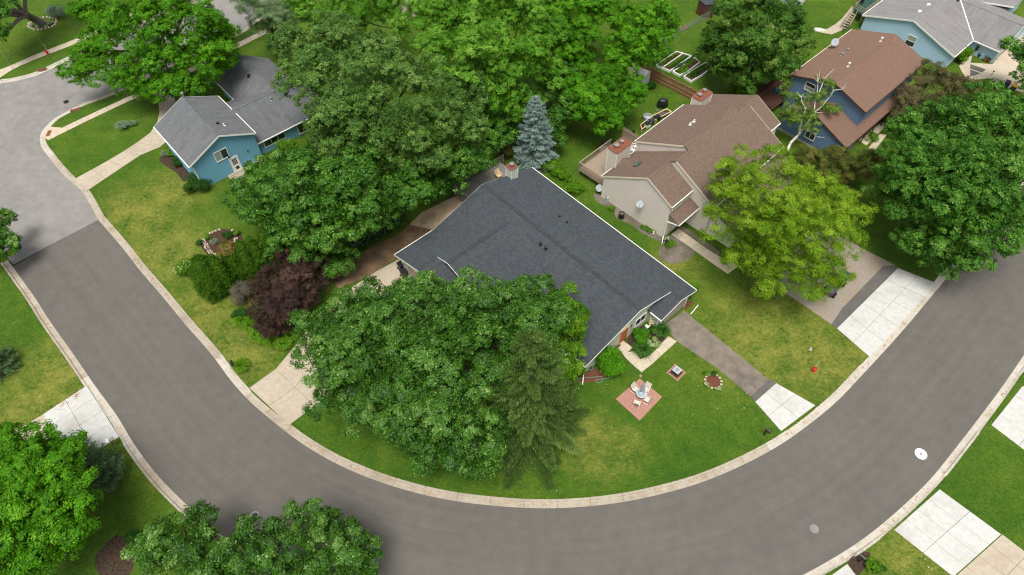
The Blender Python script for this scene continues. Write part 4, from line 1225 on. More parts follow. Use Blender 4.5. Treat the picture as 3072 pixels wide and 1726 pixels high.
# side steps with railing
Sx = thing('side_steps', F(ua + .8, 1.2), 'concrete landing with black railing below the blue house door', 'steps')
MB().obox(F(ua + .75, 1.3, .06), F.u * .7, F.v * 2.2, Vector((0, 0, .07))).build('landing', M['con_old'], Sx)
mb = MB()
mb.beam(F(ua + 1.4, -.9, 1.0), F(ua + 1.4, 3.4, 1.0), .04, .04); mb.beam(F(ua + 1.4, -.9, .22), F(ua + 1.4, 3.4, .22), .03, .03)
mb.build('rail', M['dark_metal'], Sx)
mb = MB()
for k in range(31):
    p_ = F(ua + 1.4, -.9 + k * 4.3 / 30, 0)
    mb.obox(p_ + Vector((0, 0, .57)), F.u * .012, F.v * .012, Vector((0, 0, .43)))
mb.build('balusters', M['dark_metal'], Sx)

# ================================================================== 3. beige house
F = Frame(15.11, 54.81, 44.89)
a1, a2, a3, a4, a5, z3, s3, dR = 3.85, 6.14, 16.04, 18.11, 20.7, 8.08, .51, 1.02
wl1, wr1, wl3, wr3, wr1b = 6.31, 3.55, 6.53, 6.64, 4.32
HG = thing('house', F(9, 0), 'large beige sided house with stepped brown shingle roofs', 'house')
RG = M['sh_beige']
R3 = lambda w: z3 - s3 * w                      # w to the right (minus v)
R1 = lambda w: z3 - dR - s3 * w
sL = .63
L1 = lambda w: 7.272 + sL * w
w1 = (z3 - dR - 7.272) / (s3 + sL)
w2 = (z3 - 7.272) / (s3 + sL)
P_ = lambda u, w, z: F(u, -w, z)
roof(HG, [P_(0, w1, L1(w1)), P_(a1, w1, L1(w1)), P_(a1, w2, L1(w2)), P_(a2, w2, L1(w2)), P_(a2, -wl1, L1(-wl1)), P_(0, -wl1, L1(-wl1))], RG)
roof(HG, [P_(0, w1, R1(w1)), P_(a1, w1, R1(w1)), P_(a1, wr1, R1(wr1)), P_(0, wr1, R1(wr1))], RG)
roof(HG, [P_(a2, 0, z3), P_(a3, 0, z3), P_(a3, w2, R3(w2)), P_(a4, w2, R3(w2)), P_(a4, wr3, R3(wr3)), P_(a1, wr3, R3(wr3)), P_(a1, w2, R3(w2)), P_(a2, w2, R3(w2))], RG)
roof(HG, [P_(a2, 0, z3), P_(a2, -wl3, R3(wl3)), P_(a3, -wl3, R3(wl3)), P_(a3, 0, z3)], RG)
dL2, dR2 = .88, .47
Lb = lambda w: z3 - dL2 + s3 * w
Rb = lambda w: z3 - dR2 - s3 * w
w1b, w2b = (dL2 - dR2) / (2 * s3), dL2 / (2 * s3)
roof(HG, [P_(a3, w2b, Lb(w2b)), P_(a4, w2b, Lb(w2b)), P_(a4, w1b, Lb(w1b)), P_(a5, w1b, Lb(w1b)), P_(a5, -6, Lb(-6)), P_(a3, -6, Lb(-6))], RG)
roof(HG, [P_(a4, w1b, Rb(w1b)), P_(a5, w1b, Rb(w1b)), P_(a5, wr1b, Rb(wr1b)), P_(a4, wr1b, Rb(wr1b))], RG)
for p_, q_ in ((P_(.05, w1, L1(w1)), P_(a1, w1, L1(w1))), (P_(a1 + .1, w2, L1(w2)), P_(a2, w2, L1(w2))), (P_(a2 + .05, 0, z3), P_(a3 - .05, 0, z3)), (P_(a3, w2b, Lb(w2b)), P_(a4, w2b, Lb(w2b))), (P_(a4, w1b, Lb(w1b)), P_(a5, w1b, Lb(w1b)))):
    ridge_caps(HG, p_, q_, F.v, RG, s3, .15)
BG = M['sid_beige']
g = .1
def prof_w(w0, w1_, fn, ks=(), z0=0):
    pts = [w0] + [k for k in ks if w0 < k < w1_] + [w1_]
    return [(0, z0), (1, z0)] + [((k - w0) / (w1_ - w0), fn(k) - .14) for k in reversed(pts)]
f1 = lambda w: min(L1(w), R1(w))
f2 = lambda w: min(L1(w), R3(w))
f3 = lambda w: min(R3(w), z3 + s3 * w)
wall(HG, P_(g, -wl1 + .25, 0), P_(g, wr1 - .15, 0), prof_w(-wl1 + .25, wr1 - .15, f1, (w1,)), BG, -F.u, .15)
wall(HG, P_(g, wr1 - .15, 0), P_(a1 + .1, wr1 - .15, 0), [(0, 0), (1, 0), (1, R1(wr1) - .05), (0, R1(wr1) - .05)], BG, -F.v, .15)
wall(HG, P_(a1 + .1, w1, 0), P_(a1 + .1, wr3 - .2, 0), prof_w(w1, wr3 - .2, f2, (w2,)), BG, -F.u, .15)
wall(HG, P_(a2 + .1, -wl3 + .25, 0), P_(a2 + .1, .6, 0), prof_w(-wl3 + .25, .6, f3, (0,)), BG, -F.u, .15)
wall(HG, P_(g, -wl1 + .25, 0), P_(a2 + .1, -wl1 + .25, 0), [(0, 0), (1, 0), (1, L1(-wl1) - .02), (0, L1(-wl1) - .02)], BG, F.v, .15)
wall(HG, P_(a2, -wl3 + .25, 0), P_(a3 - .1, -wl3 + .25, 0), [(0, 0), (1, 0), (1, R3(wl3) - .02), (0, R3(wl3) - .02)], BG, F.v, .15)
wall(HG, P_(a1 + .1, wr3 - .2, 0), P_(a4 - .1, wr3 - .2, 0), [(0, 0), (1, 0), (1, R3(wr3) - .02), (0, R3(wr3) - .02)], BG, -F.v, .15)
wall(HG, P_(a4 - .1, w1b, 0), P_(a4 - .1, wr3 - .2, 0), prof_w(w1b, wr3 - .2, lambda w: min(Lb(w), R3(w)), (w2b,)), BG, F.u, .15)
wall(HG, P_(a5 - .1, -5.8, 0), P_(a5 - .1, wr1b - .15, 0), prof_w(-5.8, wr1b - .15, lambda w: min(Lb(w), Rb(w)), (w1b,)), BG, F.u, .15)
wall(HG, P_(a4 - .1, wr1b - .15, 0), P_(a5 - .1, wr1b - .15, 0), [(0, 0), (1, 0), (1, Rb(wr1b) - .05), (0, Rb(wr1b) - .05)], BG, -F.v, .15)
wall(HG, P_(a3, -5.8, 0), P_(a5 - .1, -5.8, 0), [(0, 0), (1, 0), (1, Lb(-6) - .02), (0, Lb(-6) - .02)], BG, F.v, .15)
BT = M['sid_beige']
mid = F(9, 0)
for a_, b_, c_ in ((P_(0, w1, L1(w1)), P_(0, -wl1, L1(-wl1)), mid), (P_(0, w1, R1(w1)), P_(0, wr1, R1(wr1)), mid), (P_(a2, 0, z3), P_(a2, -wl3, R3(wl3)), mid), (P_(a1, w2, R3(w2)), P_(a1, wr3, R3(wr3)), mid), (P_(a4, w2b, R3(w2b)), P_(a4, wr3, R3(wr3)), mid), (P_(a5, w1b, Rb(w1b)), P_(a5, wr1b, Rb(wr1b)), mid)):
    edge_board(HG, a_, b_, c_, M['cream'], .22, .03, .2)
for a_, b_ in ((P_(0, -wl1, L1(-wl1)), P_(a2, -wl1, L1(-wl1))), (P_(a2, -wl3, R3(wl3)), P_(a3, -wl3, R3(wl3))), (P_(0, wr1, R1(wr1)), P_(a1, wr1, R1(wr1))), (P_(a1, wr3, R3(wr3)), P_(a4, wr3, R3(wr3))), (P_(a4, wr1b, Rb(wr1b)), P_(a5, wr1b, Rb(wr1b)))):
    edge_board(HG, a_, b_, F(9, 0), WT, .12, .1, .13, 'gutter')
# clerestory window, entry canopy
We = Wall(P_(g, wr1 - .15, 0), P_(a1, wr1 - .15, 0), -F.v)
window(HG, We, 1.25, 4.55, 1.7, .5, 1, WT)
roof(HG, [P_(.05, wr1 - .13, 4.0), P_(a1 + .05, wr1 - .13, 4.0), P_(a1 + .05, wr1 + 1.35, 3.35), P_(.05, wr1 + 1.35, 3.35)], RG, 'canopy')
edge_board(HG, P_(.05, wr1 + 1.35, 3.35), P_(a1 + .05, wr1 + 1.35, 3.35), mid, WT, .12, .1, .13, 'gutter')
downspout(HG, [P_(.1, wr1 + 1.4, 3.2), P_(-.02, wr1 - .1, 2.9), P_(-.02, wr1 - .1, .4), P_(-1.0, wr1 + .5, .1)], WT)
downspout(HG, [P_(a2 + .1, -wl3 - .04, R3(wl3) - .15), P_(a2 - .02, -wl3 + .4, R3(wl3) - .6), P_(a2 - .02, -wl3 + .4, 1.0)], WT)
mb = MB(); We.box(mb, 1.5, 2.6, .05, 2.2, .012, .07)
mb.build('front_door', WT, HG)
# garage in front with a lower roof
zga = R3(wr3) - .35
def gar(u0, u1, dpt, zt, zbm):
    roof(HG, [P_(u0, wr3 - .15, zt), P_(u1, wr3 - .15, zt), P_(u1, wr3 + dpt, zbm), P_(u0, wr3 + dpt, zbm)], RG)
    wall(HG, P_(u0 + .3, wr3 + dpt - .4, 0), P_(u1 - .3, wr3 + dpt - .4, 0), [(0, 0), (1, 0), (1, zbm), (0, zbm)], BG, -F.v, .15)
    k_ = (dpt - .4) / dpt
    for uu, oo in ((u0 + .3, -F.u), (u1 - .3, F.u)):
        wall(HG, P_(uu, wr3 - .2, 0), P_(uu, wr3 + dpt - .4, 0), [(0, 0), (1, 0), (1, zbm + .05), (0, zt - .2)], BG, oo, .15)
    Wq = Wall(P_(u0 + .3, wr3 + dpt - .4, 0), P_(u1, wr3 + dpt - .4, 0), -F.v)
    garage_door(HG, Wq, .5, u1 - u0 - 1.1, 2.15)
gar(a1 + .12, a1 + 6.6, 3.4, 4.1, 2.75)
gar(a4 - 6.6, a4 - .12, 3.4, 4.1, 2.75)
# skylight, vents, chimneys
sk = P_(2.9, -3.6, L1(-3.6) + .06)
tdir = (P_(0, 0, L1(0)) - P_(0, -1, L1(-1))).normalized()
mb = MB(); mb.obox(sk, F.u * .5, tdir * .32, Vector((0, 0, .05)))
so = mb.build('skylight', M['dark_metal'], HG)
mb = MB(); mb.obox(sk + Vector((0, 0, .06)), F.u * .44, tdir * .26, Vector((0, 0, .006))); mb.build('pane', M['skylight'], so)
vent(HG, (21.17, 64.23, 6.90), .3, .09, WT); vent(HG, (21.70, 64.78, 6.90), .3, .09, WT)
pc = P_(3.3, -wl1 - .35, 0)
chimney(HG, (pc.x, pc.y), (2.6, 1.35), 0, 5.7, F.a, BG, [(-.5, .15, .26, .28), (.5, .15, .2, .25)])
roof(HG, [P_(3.3 - 1.4, -wl1 - .02, L1(-wl1)), P_(3.3, -wl1 + 2.2, L1(-wl1 + 2.2) + .0), P_(3.3, -wl1 - .02, L1(-wl1) + .9)], RG, 'cricket')
roof(HG, [P_(3.3 + 1.4, -wl1 - .02, L1(-wl1)), P_(3.3, -wl1 - .02, L1(-wl1) + .9), P_(3.3, -wl1 + 2.2, L1(-wl1 + 2.2) + .0)], RG, 'cricket')
pc = (23.83, 70.66, 6.30)
chimney(HG, (pc[0], pc[1]), (2.4, 1.3), 0, 6.3, F.a, BG, [(-.5, .1, .24, .2), (.5, .1, .2, .35)])
# dishes and service boxes on the gable wall
def dish(name, base, pole, c, nrm, r, label, parent=None):
    n = Vector(nrm).normalized()
    t = thing(name, base, label, 'satellite dish')
    mb = MB(); mb.tube([base, pole, Vector(c) - n * .08], .03, 8); mb.build('mast', M['steel'], t)
    mb = MB(); mb.lathe(Vector(c) - n * .1, [(.03, 0), (r * .6, .04), (r, .14), (r * .99, .15), (r * .6, .065), (.02, .03)], 24, n); mb.build('reflector', M['grey_dish'], t, smooth=True)
    mb = MB(); mb.tube([Vector(c) - Vector((0, 0, r * .9)), Vector(c) + n * r * .9 - Vector((0, 0, r * .3))], .018, 6); mb.build('feed_arm', M['steel'], t)
    mb = MB(); mb.lathe(Vector(c) + n * r * .88 - Vector((0, 0, r * .32)), [(.02, 0), (.06, .03), (.05, .12)], 10, n); mb.build('receiver', M['black'], t)
    return t
gp = P_(.07, -.2, 3.2)
dish('satellite_dish', gp, gp - F.u * .5, gp - F.u * .55 + Vector((0, 0, .15)), (-.2, -.7, .55), .42, 'pale satellite dish fixed to the tall beige gable wall')
gp = Vector((10.87, 59.64, 0.00))
dish('satellite_dish', gp, gp + Vector((0, 0, .8)), gp + Vector((-.25, -.05, 1.0)), (-.4, -.5, .6), .45, 'blue grey satellite dish on a ground post at the beige wall corner')
# rear deck of the beige house
DG = thing('deck', P_(4, -wl1 - 2, 0), 'weathered wooden deck with baluster railing behind the beige house', 'deck')
dz = 1.15
u0, u1, v0, v1 = .9, 9.6, -wl1 - 4.2, -wl1 + .2
for k in range(int((u1 - u0) / .48)):
    mb = MB()
    for q in range(3):
        uu = u0 + .08 + k * .48 + q * .16
        mb.obox(P_(uu, (v0 + v1) / 2, dz), F.u * .073, F.v * ((v1 - v0) / 2), Vector((0, 0, .02)))
    mb.build('deck_boards', M['wood_deck'], DG)
for (uu, vv) in ((u0, v0), (u0 + 2.9, v0), (u0 + 5.8, v0), (u1, v0), (u0, v1 - .4)):
    MB().obox(P_(uu, vv, 1.08), F.u * .05, F.v * .05, Vector((0, 0, 1.1))).build('post', M['wood_deck'], DG)
for p_, q_ in ((P_(u0, v0, 0), P_(u1 - 2.6, v0, 0)), (P_(u0, v0, 0), P_(u0, v1 - .4, 0))):
    mb = MB(); mb.beam(p_ + Vector((0, 0, 2.15)), q_ + Vector((0, 0, 2.15)), .14, .04); mb.beam(p_ + Vector((0, 0, 1.3)), q_ + Vector((0, 0, 1.3)), .05, .08); mb.beam(p_ + Vector((0, 0, .98)), q_ + Vector((0, 0, .98)), .05, .24)
    mb.build('rail', M['wood_deck'], DG)
    n_ = int((q_ - p_).length / .13)
    mb = MB()
    for k in range(1, n_):
        mb.obox(p_.lerp(q_, k / n_) + Vector((0, 0, 1.72)), F.u * .018, F.v * .018, Vector((0, 0, .42)))
    mb.build('balusters', M['wood_deck'], DG)
# slatted privacy screen on the deck
PS = thing('privacy_screen', P_(8.9, -wl1 - 2, dz), 'slatted wooden privacy screen standing on the beige house deck', 'screen')
pa, pb = P_(9.0, v0 + .1, 0), P_(9.0, v0 + 2.6, 0)
for k in range(9):
    p_, q_ = pa.lerp(pb, k / 9 + .008), pa.lerp(pb, (k + 1) / 9 - .008)
    mb = MB(); mb.obox((p_ + q_) / 2 + Vector((0, 0, dz + .95)), (q_ - p_) / 2, F.u * .015, Vector((0, 0, .92))); mb.build('plank', M['wood_deck'], PS)
mb = MB(); mb.beam(pa + Vector((0, 0, dz + .4)) - F.u * .04, pb + Vector((0, 0, dz + .4)) - F.u * .04, .05, .08); mb.beam(pa + Vector((0, 0, dz + 1.5)) - F.u * .04, pb + Vector((0, 0, dz + 1.5)) - F.u * .04, .05, .08); mb.build('rail', M['wood_deck'], PS)

# ================================================================== 4. slate blue house
F = Frame(40.2, 71.72, 43.02)
Ls, wl, wr, zr, s, ul, wp = 15.33, 5.61, 5.10, 7.37, .33, 3.73, 5.95
HS = thing('house', F(7, 0), 'slate blue two storey house with red brown shingle roof', 'house')
RS = M['sh_steel']
roof(HS, [F(0, 0, zr), F(Ls, 0, zr), F(Ls, -wr, zr - s * wr), F(0, -wr, zr - s * wr)], RS)
roof(HS, [F(0, 0, zr), F(0, wl, zr - s * wl), F(Ls, wl, zr - s * wl), F(Ls, 0, zr)], RS)
ridge_caps(HS, F(.6, 0, zr), F(Ls - 1, 0, zr), F.v, RS, s, .15, .5)
SS = M['sid_steel']
oh = .35
zfs = lambda v: zr - s * abs(v) - .14
wall(HS, F(oh, -wr + oh), F(oh, wl - oh), gable_prof(-wr + oh, wl - oh, zfs), SS, -F.u, .13)
wall(HS, F(oh, -wr + oh), F(Ls - oh, -wr + oh), [(0, 0), (1, 0), (1, zfs(wr) + .1), (0, zfs(wr) + .1)], SS, -F.v, .13)
wall(HS, F(Ls - oh, -wr + oh), F(Ls - oh, wl - oh), gable_prof(-wr + oh, wl - oh, zfs), SS, F.u, .13)
wall(HS, F(oh, wl - oh), F(Ls - oh, wl - oh), [(0, 0), (1, 0), (1, zfs(wl) + .1), (0, zfs(wl) + .1)], SS, F.v, .13)
BR = M['wood_dark']
mid = F(7, 0)
for a_, b_ in ((F(0, 0, zr), F(0, -wr, zr - s * wr)), (F(0, 0, zr), F(0, wl, zr - s * wl)), (F(Ls, 0, zr), F(Ls, -wr, zr - s * wr))):
    edge_board(HS, a_, b_, mid, BR, .2, .03, .18)
edge_board(HS, F(0, -wr, zr - s * wr), F(Ls, -wr, zr - s * wr), mid, BR, .12, .1, .13, 'gutter')
edge_board(HS, F(0, wl, zr - s * wl), F(Ls, wl, zr - s * wl), mid, M['cream'], .12, .1, .13, 'gutter')
# lower storey with porch roof
zl_, sl_ = 2.72, .40
zt = zl_ + sl_ * (wp - (wr - oh))
lx0, lx1 = -ul, 13.0
rl = lambda v: zl_ + sl_ * (wp + v)              # v negative on the right
vtop = -1.0
roof(HS, [F(-ul, -wp, zl_), F(oh - .02, -wp, zl_), F(oh - .02, vtop, rl(vtop)), F(-ul, vtop, rl(vtop))], RS)
roof(HS, [F(-ul, vtop, rl(vtop)), F(oh - .02, vtop, rl(vtop)), F(oh - .02, vtop + 4.6, rl(vtop) - 2.2), F(-ul, vtop + 4.6, rl(vtop) - 2.2)], RS)
roof(HS, [F(oh - .02, -wp, zl_), F(lx1, -wp, zl_), F(lx1, -wr + oh - .02, zt), F(oh - .02, -wr + oh - .02, zt)], RS)
edge_board(HS, F(-ul, -wp, zl_), F(lx1, -wp, zl_), mid, BR, .14, .1, .14, 'gutter')
edge_board(HS, F(-ul, -wp, zl_), F(-ul, vtop, rl(vtop)), mid, BR, .2, .03, .18)
edge_board(HS, F(-ul, vtop, rl(vtop)), F(-ul, vtop + 4.6, rl(vtop) - 2.2), mid, BR, .2, .03, .18)
lw0, lw1 = -wp + .45, vtop + 4.3
wall(HS, F(-ul + .25, lw0), F(-ul + .25, lw1), [(0, .3), (1, .3), (1, rl(vtop) - 2.25), ((vtop - lw0) / (lw1 - lw0), rl(vtop) - .15), (0, zl_)], SS, -F.u, .13)
MB().obox(F(-ul + .3, (lw0 + lw1) / 2, .15), F.u * .12, F.v * ((lw1 - lw0) / 2 + .02), Vector((0, 0, .15))).build('foundation', M['con_old'], HS)
wall(HS, F(-ul + .25, lw0), F(oh, lw0), [(0, 0), (1, 0), (1, zl_), (0, zl_)], SS, -F.v, .13)
wall(HS, F(-ul + .25, lw1), F(oh, lw1), [(0, 0), (1, 0), (1, 2.7), (0, 2.7)], SS, F.v, .13)
for k in range(5):
    MB().obox(F(2.0 + k * 2.6, -wp + .18, 1.33), F.u * .06, F.v * .06, Vector((0, 0, 1.33))).build('porch_post', BR, HS)
Ws = Wall(F(oh, -wr + oh), F(oh, wl), -F.u)
window(HS, Ws, wr - oh + 2.7, 5.0, 1.25, 1.05, 2, WT, vertical=False, glass=[M['curtain'], M['glass']])
Wl_ = Wall(F(-ul + .25, lw0), F(-ul + .25, lw1), -F.u)
window(HS, Wl_, 4.4, 1.65, 1.2, 1.1, 2, WT)
for (px, h_, r_, m_) in (((43.08, 75.28, 7.20), .45, .09, WT), ((49.06, 80.83, 7.20), .45, .09, WT), ((43.54, 78.71, 6.40), .3, .1, M['steel']), ((44.55, 79.73, 6.40), .3, .1, M['steel'])):
    dv = (Vector(px) - F.o).dot(F.v)
    vent(HS, (px[0], px[1], zr - s * abs(dv)), h_, r_, m_, True)
bp = (43.54, 81.42, 5.90)
dv = (Vector(bp) - F.o).dot(F.v)
bz = zr - s * abs(dv)
dish('satellite_dish', Vector((bp[0], bp[1], bz - .05)), Vector((bp[0] - .1, bp[1], bz + .5)), Vector((bp[0] - .2, bp[1], bz + .85)), (-.15, -.75, .5), .5, 'white satellite dish on the red brown roof edge')
# its dark deck
DS = thing('deck', F(-.5, wl + 2, 0), 'dark stained deck with slatted rail beside the slate blue house', 'deck')
dz = 1.2
u0, u1, v0, v1 = -2.9, 4.6, wl - .2, wl + 3.0
for k in range(int((u1 - u0) / .6)):
    mb = MB()
    for q in range(4):
        mb.obox(F(u0 + .075 + k * .6 + q * .15, (v0 + v1) / 2, dz), F.u * .068, F.v * ((v1 - v0) / 2), Vector((0, 0, .02)))
    mb.build('deck_boards', M['wood_dark'], DS)
for p_, q_ in ((F(u0, v0), F(u0, v1)), (F(u0, v1), F(u1, v1))):
    mb = MB(); mb.beam(p_ + Vector((0, 0, 2.1)), q_ + Vector((0, 0, 2.1)), .12, .05); mb.beam(p_ + Vector((0, 0, 1.05)), q_ + Vector((0, 0, 1.05)), .05, .25); mb.build('rail', M['wood_dark'], DS)
    n_ = int((q_ - p_).length / .17)
    mb = MB()
    for k in range(n_ + 1):
        mb.obox(p_.lerp(q_, k / n_) + Vector((0, 0, 1.6)), F.u * .035, F.v * .035, Vector((0, 0, .48)))
    mb.build('balusters', M['wood_dark'], DS)
for (uu, vv) in ((u0, v1), (u1, v1), (u0, v0 + .4)):
    MB().obox(F(uu, vv, 1.05), F.u * .06, F.v * .06, Vector((0, 0, 1.05))).build('post', M['wood_dark'], DS)

# ================================================================== 5. light blue house at the top right
F = Frame(57.96, 90.03, 43.22)
wl, wr, zr, s, uv, uw5, wq = 7.04, 7.33, 4.53, .32, 5.94, 5.59, 11.35
HL = thing('house', F(8, 0), 'pale blue sided house with light grey shingle roof in the top right corner', 'house')
RL = M['sh_light']
ze = zr - s * wr
Lh = 22.0
zq = ze + s * uw5
vq = (zr - zq) / s
roof(HL, [F(0, 0, zr), F(0, wl, zr - s * wl), F(Lh, wl, zr - s * wl), F(Lh, 0, zr)], RL)
roof(HL, [F(0, 0, zr), F(Lh, 0, zr), F(Lh, -wr, ze), F(uv + 2 * uw5, -wr, ze), F(uv + uw5, -vq, zq), F(uv, -wr, ze), F(0, -wr, ze)], RL)
roof(HL, [F(uv + uw5, -vq, zq), F(uv, -wr, ze), F(uv, -wq, ze), F(uv + uw5, -wq, zq)], RL)
roof(HL, [F(uv + uw5, -vq, zq), F(uv + 2 * uw5, -wr, ze), F(uv + 2 * uw5, -wq, ze), F(uv + uw5, -wq, zq)], RL)
MB().beam(F(uv, -wr, ze + .02), F(uv + uw5, -vq, zq + .02), .16, .02).build('valley_flashing', WT, HL)
ridge_caps(HL, F(.05, 0, zr), F(Lh, 0, zr), F.v, RL, s)
ridge_caps(HL, F(uv + uw5, -vq, zq), F(uv + uw5, -wq + .05, zq), F.u, RL, s)
mid = F(10, 0)
LT = M['sid_light']
for a_, b_ in ((F(0, 0, zr), F(0, wl, zr - s * wl)), (F(0, 0, zr), F(0, -wr, ze)), (F(uv, -wq, ze), F(uv + uw5, -wq, zq)), (F(uv + 2 * uw5, -wq, ze), F(uv + uw5, -wq, zq))):
    edge_board(HL, a_, b_, mid, WT, .24, .035, .2)
for a_, b_, c_ in ((F(0, -wr, ze), F(uv, -wr, ze), mid), (F(0, wl, zr - s * wl), F(Lh, wl, zr - s * wl), mid), (F(uv, -wr, ze), F(uv, -wq, ze), F(uv + 3, -9))):
    edge_board(HL, a_, b_, c_, WT, .13, .11, .13, 'gutter')
zfl = lambda v: zr - s * abs(v) - .14
wall(HL, F(.3, -wr + .4), F(.3, wl - .4), gable_prof(-wr + .4, wl - .4, zfl), LT, -F.u, .15)
wall(HL, F(.3, -wr + .4), F(uv + .4, -wr + .4), [(0, 0), (1, 0), (1, ze), (0, ze)], LT, -F.v, .15)
wall(HL, F(uv + .4, -wq + .3), F(uv + .4, -wr + .4), [(0, 0), (1, 0), (1, ze), (0, ze)], LT, -F.u, .15)
wall(HL, F(uv + .4, -wq + .3), F(uv + 2 * uw5 - .4, -wq + .3), [(0, 0), (1, 0), (1, ze), (.5, zq - .14), (0, ze)], LT, -F.v, .15)
wall(HL, F(.3, wl - .4), F(Lh, wl - .4), [(0, 0), (1, 0), (1, 2.2), (0, 2.2)], LT, F.v, .15)
Wz = Wall(F(.3, -wr + .4), F(.3, wl), -F.u)
window(HL, Wz, wr - .4 - .9, 1.5, 1.25, 1.5, 2, WT, vertical=False, glass=[M['glass'], M['curtain']])
Wy = Wall(F(uv + .4, -wq + .3), F(uv + 2 * uw5, -wq + .3), -F.v)
garage_door(HL, Wy, 1.0, 6.0, 2.15)
downspout(HL, [F(.1, -wr - .04, ze - .1), F(.24, -wr + .3, ze - .5), F(.24, -wr + .3, .1)], WT)
for px in ((59.76, 92.54, 4.40), (61.71, 94.31, 4.40)):
    dv = (Vector(px) - F.o).dot(F.v)
    mb = MB(); mb.box((px[0], px[1], zr - s * abs(dv) + .1), (.5, .4, .22), F.a); mb.build('roof_vent', WT, HL)
px = (66.95, 96.10, 4.00); dv = (Vector(px) - F.o).dot(F.v)
mb = MB(); mb.box((px[0], px[1], zr - s * abs(dv) + .08), (.4, .3, .2), F.a); mb.build('roof_vent', M['black'], HL)
# neighbour roof beyond its corner
H6 = thing('house', (88, 108, 0), 'light grey roofed wing at the very top right edge', 'house')
q0, q1, q2, q3 = Vector((69.52, 97.55, 3.40)), Vector((76.27, 96.35, 2.90)), Vector((79.12, 98.93, 2.90)), Vector((73.76, 100.38, 3.40))
roof(H6, [q0, q1, q2, q3], RL)
edge_board(H6, q0, q1, q3, WT, .2, .04, .2)
MB().prism(ccw([lerp2(p, (87, 112), .12) for p in (q0, q1, q2, q3)]), 0, 2.75).build('wall', LT, H6)
# wooden stair and deck landing of the light blue house
ST = thing('deck', (54.90, 100.49, 0.00), 'grey wooden deck landing with stairs beside the pale blue house', 'deck')
pA, pB, pC_, pD = Vector((52.84, 97.98, 1.50)), Vector((53.85, 96.44, 1.50)), Vector((57.76, 100.08, 1.50)), Vector((56.39, 102.00, 1.50))
MB().slab3([pA, pB, pC_, pD], .1).build('platform', M['green_plastic'], ST)
for (p_, q_) in ((pA, pB), (pB, pC_), (pA, pD)):
    mb = MB()
    for hh in (.35, .65, .95):
        mb.beam(p_ + Vector((0, 0, hh)), q_ + Vector((0, 0, hh)), .05, .09)
    mb.build('rail', M['wood_deck'], ST)
for p_ in (pA, pB, pD):
    MB().box((p_.x, p_.y, 1.25), (.1, .1, 2.5), F.a).build('post', M['wood_deck'], ST)
s0, s1, b0, b1 = Vector((52.20, 97.43, 1.40)), Vector((52.75, 96.40, 1.40)), Vector((50.71, 95.48, 0.10)), Vector((51.58, 94.78, 0.10))
for k in range(7):
    a_, b_ = s0.lerp(b0, k / 6), s1.lerp(b1, k / 6)
    mb = MB(); mb.beam(a_, b_, .28, .05); mb.build('tread', M['wood_deck'], ST)
for (p_, q_) in ((s0, b0), (s1, b1)):
    mb = MB(); mb.beam(p_ + Vector((0, 0, -.1)), q_ + Vector((0, 0, -.02)), .05, .22); mb.beam(p_ + Vector((0, 0, .9)), q_ + Vector((0, 0, .9)), .06, .09); mb.beam(q_ + Vector((0, 0, 0)), q_ + Vector((0, 0, .9)), .08, .08, (1, 0, 0))
    mb.build('stringer', M['wood_deck'], ST)
# far roofs at the top edge
H7 = thing('house', (45.07, 103.30, 0.00), 'white walled house corner with grey roof at the top edge', 'house')
q0, q1, q2, q3 = Vector((41.40, 98.37, 2.60)), Vector((42.74, 97.02, 2.60)), Vector((43.96, 98.80, 3.40)), Vector((42.21, 99.71, 3.40))
roof(H7, [q0, q1, q2, q3], M['sh_blue'])
p0, p1 = Vector((44.06, 100.72, 0.00)), Vector((46.20, 102.35, 0.00))
MB().add([(p0.x, p0.y, 0), (p1.x, p1.y, 0), (p1.x, p1.y, 2.5), (p0.x, p0.y, 2.5)], [(0, 1, 2, 3)]).build('wall', WT, H7)
MB().prism(ccw([(44.06, 100.72, 0.00), (46.39, 101.88, 0.00), (48.43, 104.73, 0.00), (45.56, 104.73, 0.00)]), 0, 2.45).build('wall', WT, H7)
H8 = thing('garden_shed', (31.32, 103.06, 0.00), 'dark roofed shed at the top edge behind the lawn', 'shed')
q0, q1, q2, q3 = Vector((28.90, 99.39, 2.40)), Vector((29.84, 98.10, 2.20)), Vector((31.39, 98.03, 2.40)), Vector((31.14, 99.50, 3.00))
roof(H8, [q0, q1, q2, q3], M['sh_main'])
MB().prism(ccw([(lambda a: (a.x, a.y))(p * .94 + (q0 + q1 + q2 + q3) / 4 * .06) for p in (q0, q1, q2, q3)]), 0, 2.15).build('wall', M['wood_dark'], H8)


# ------------------------------------------------------------------ plants
def unit(n):
    v = rng.normal(size=(n, 3))
    return v / np.linalg.norm(v, axis=1, keepdims=True)

def norm(v):
    return v / np.maximum(1e-9, np.linalg.norm(v, axis=1, keepdims=True))

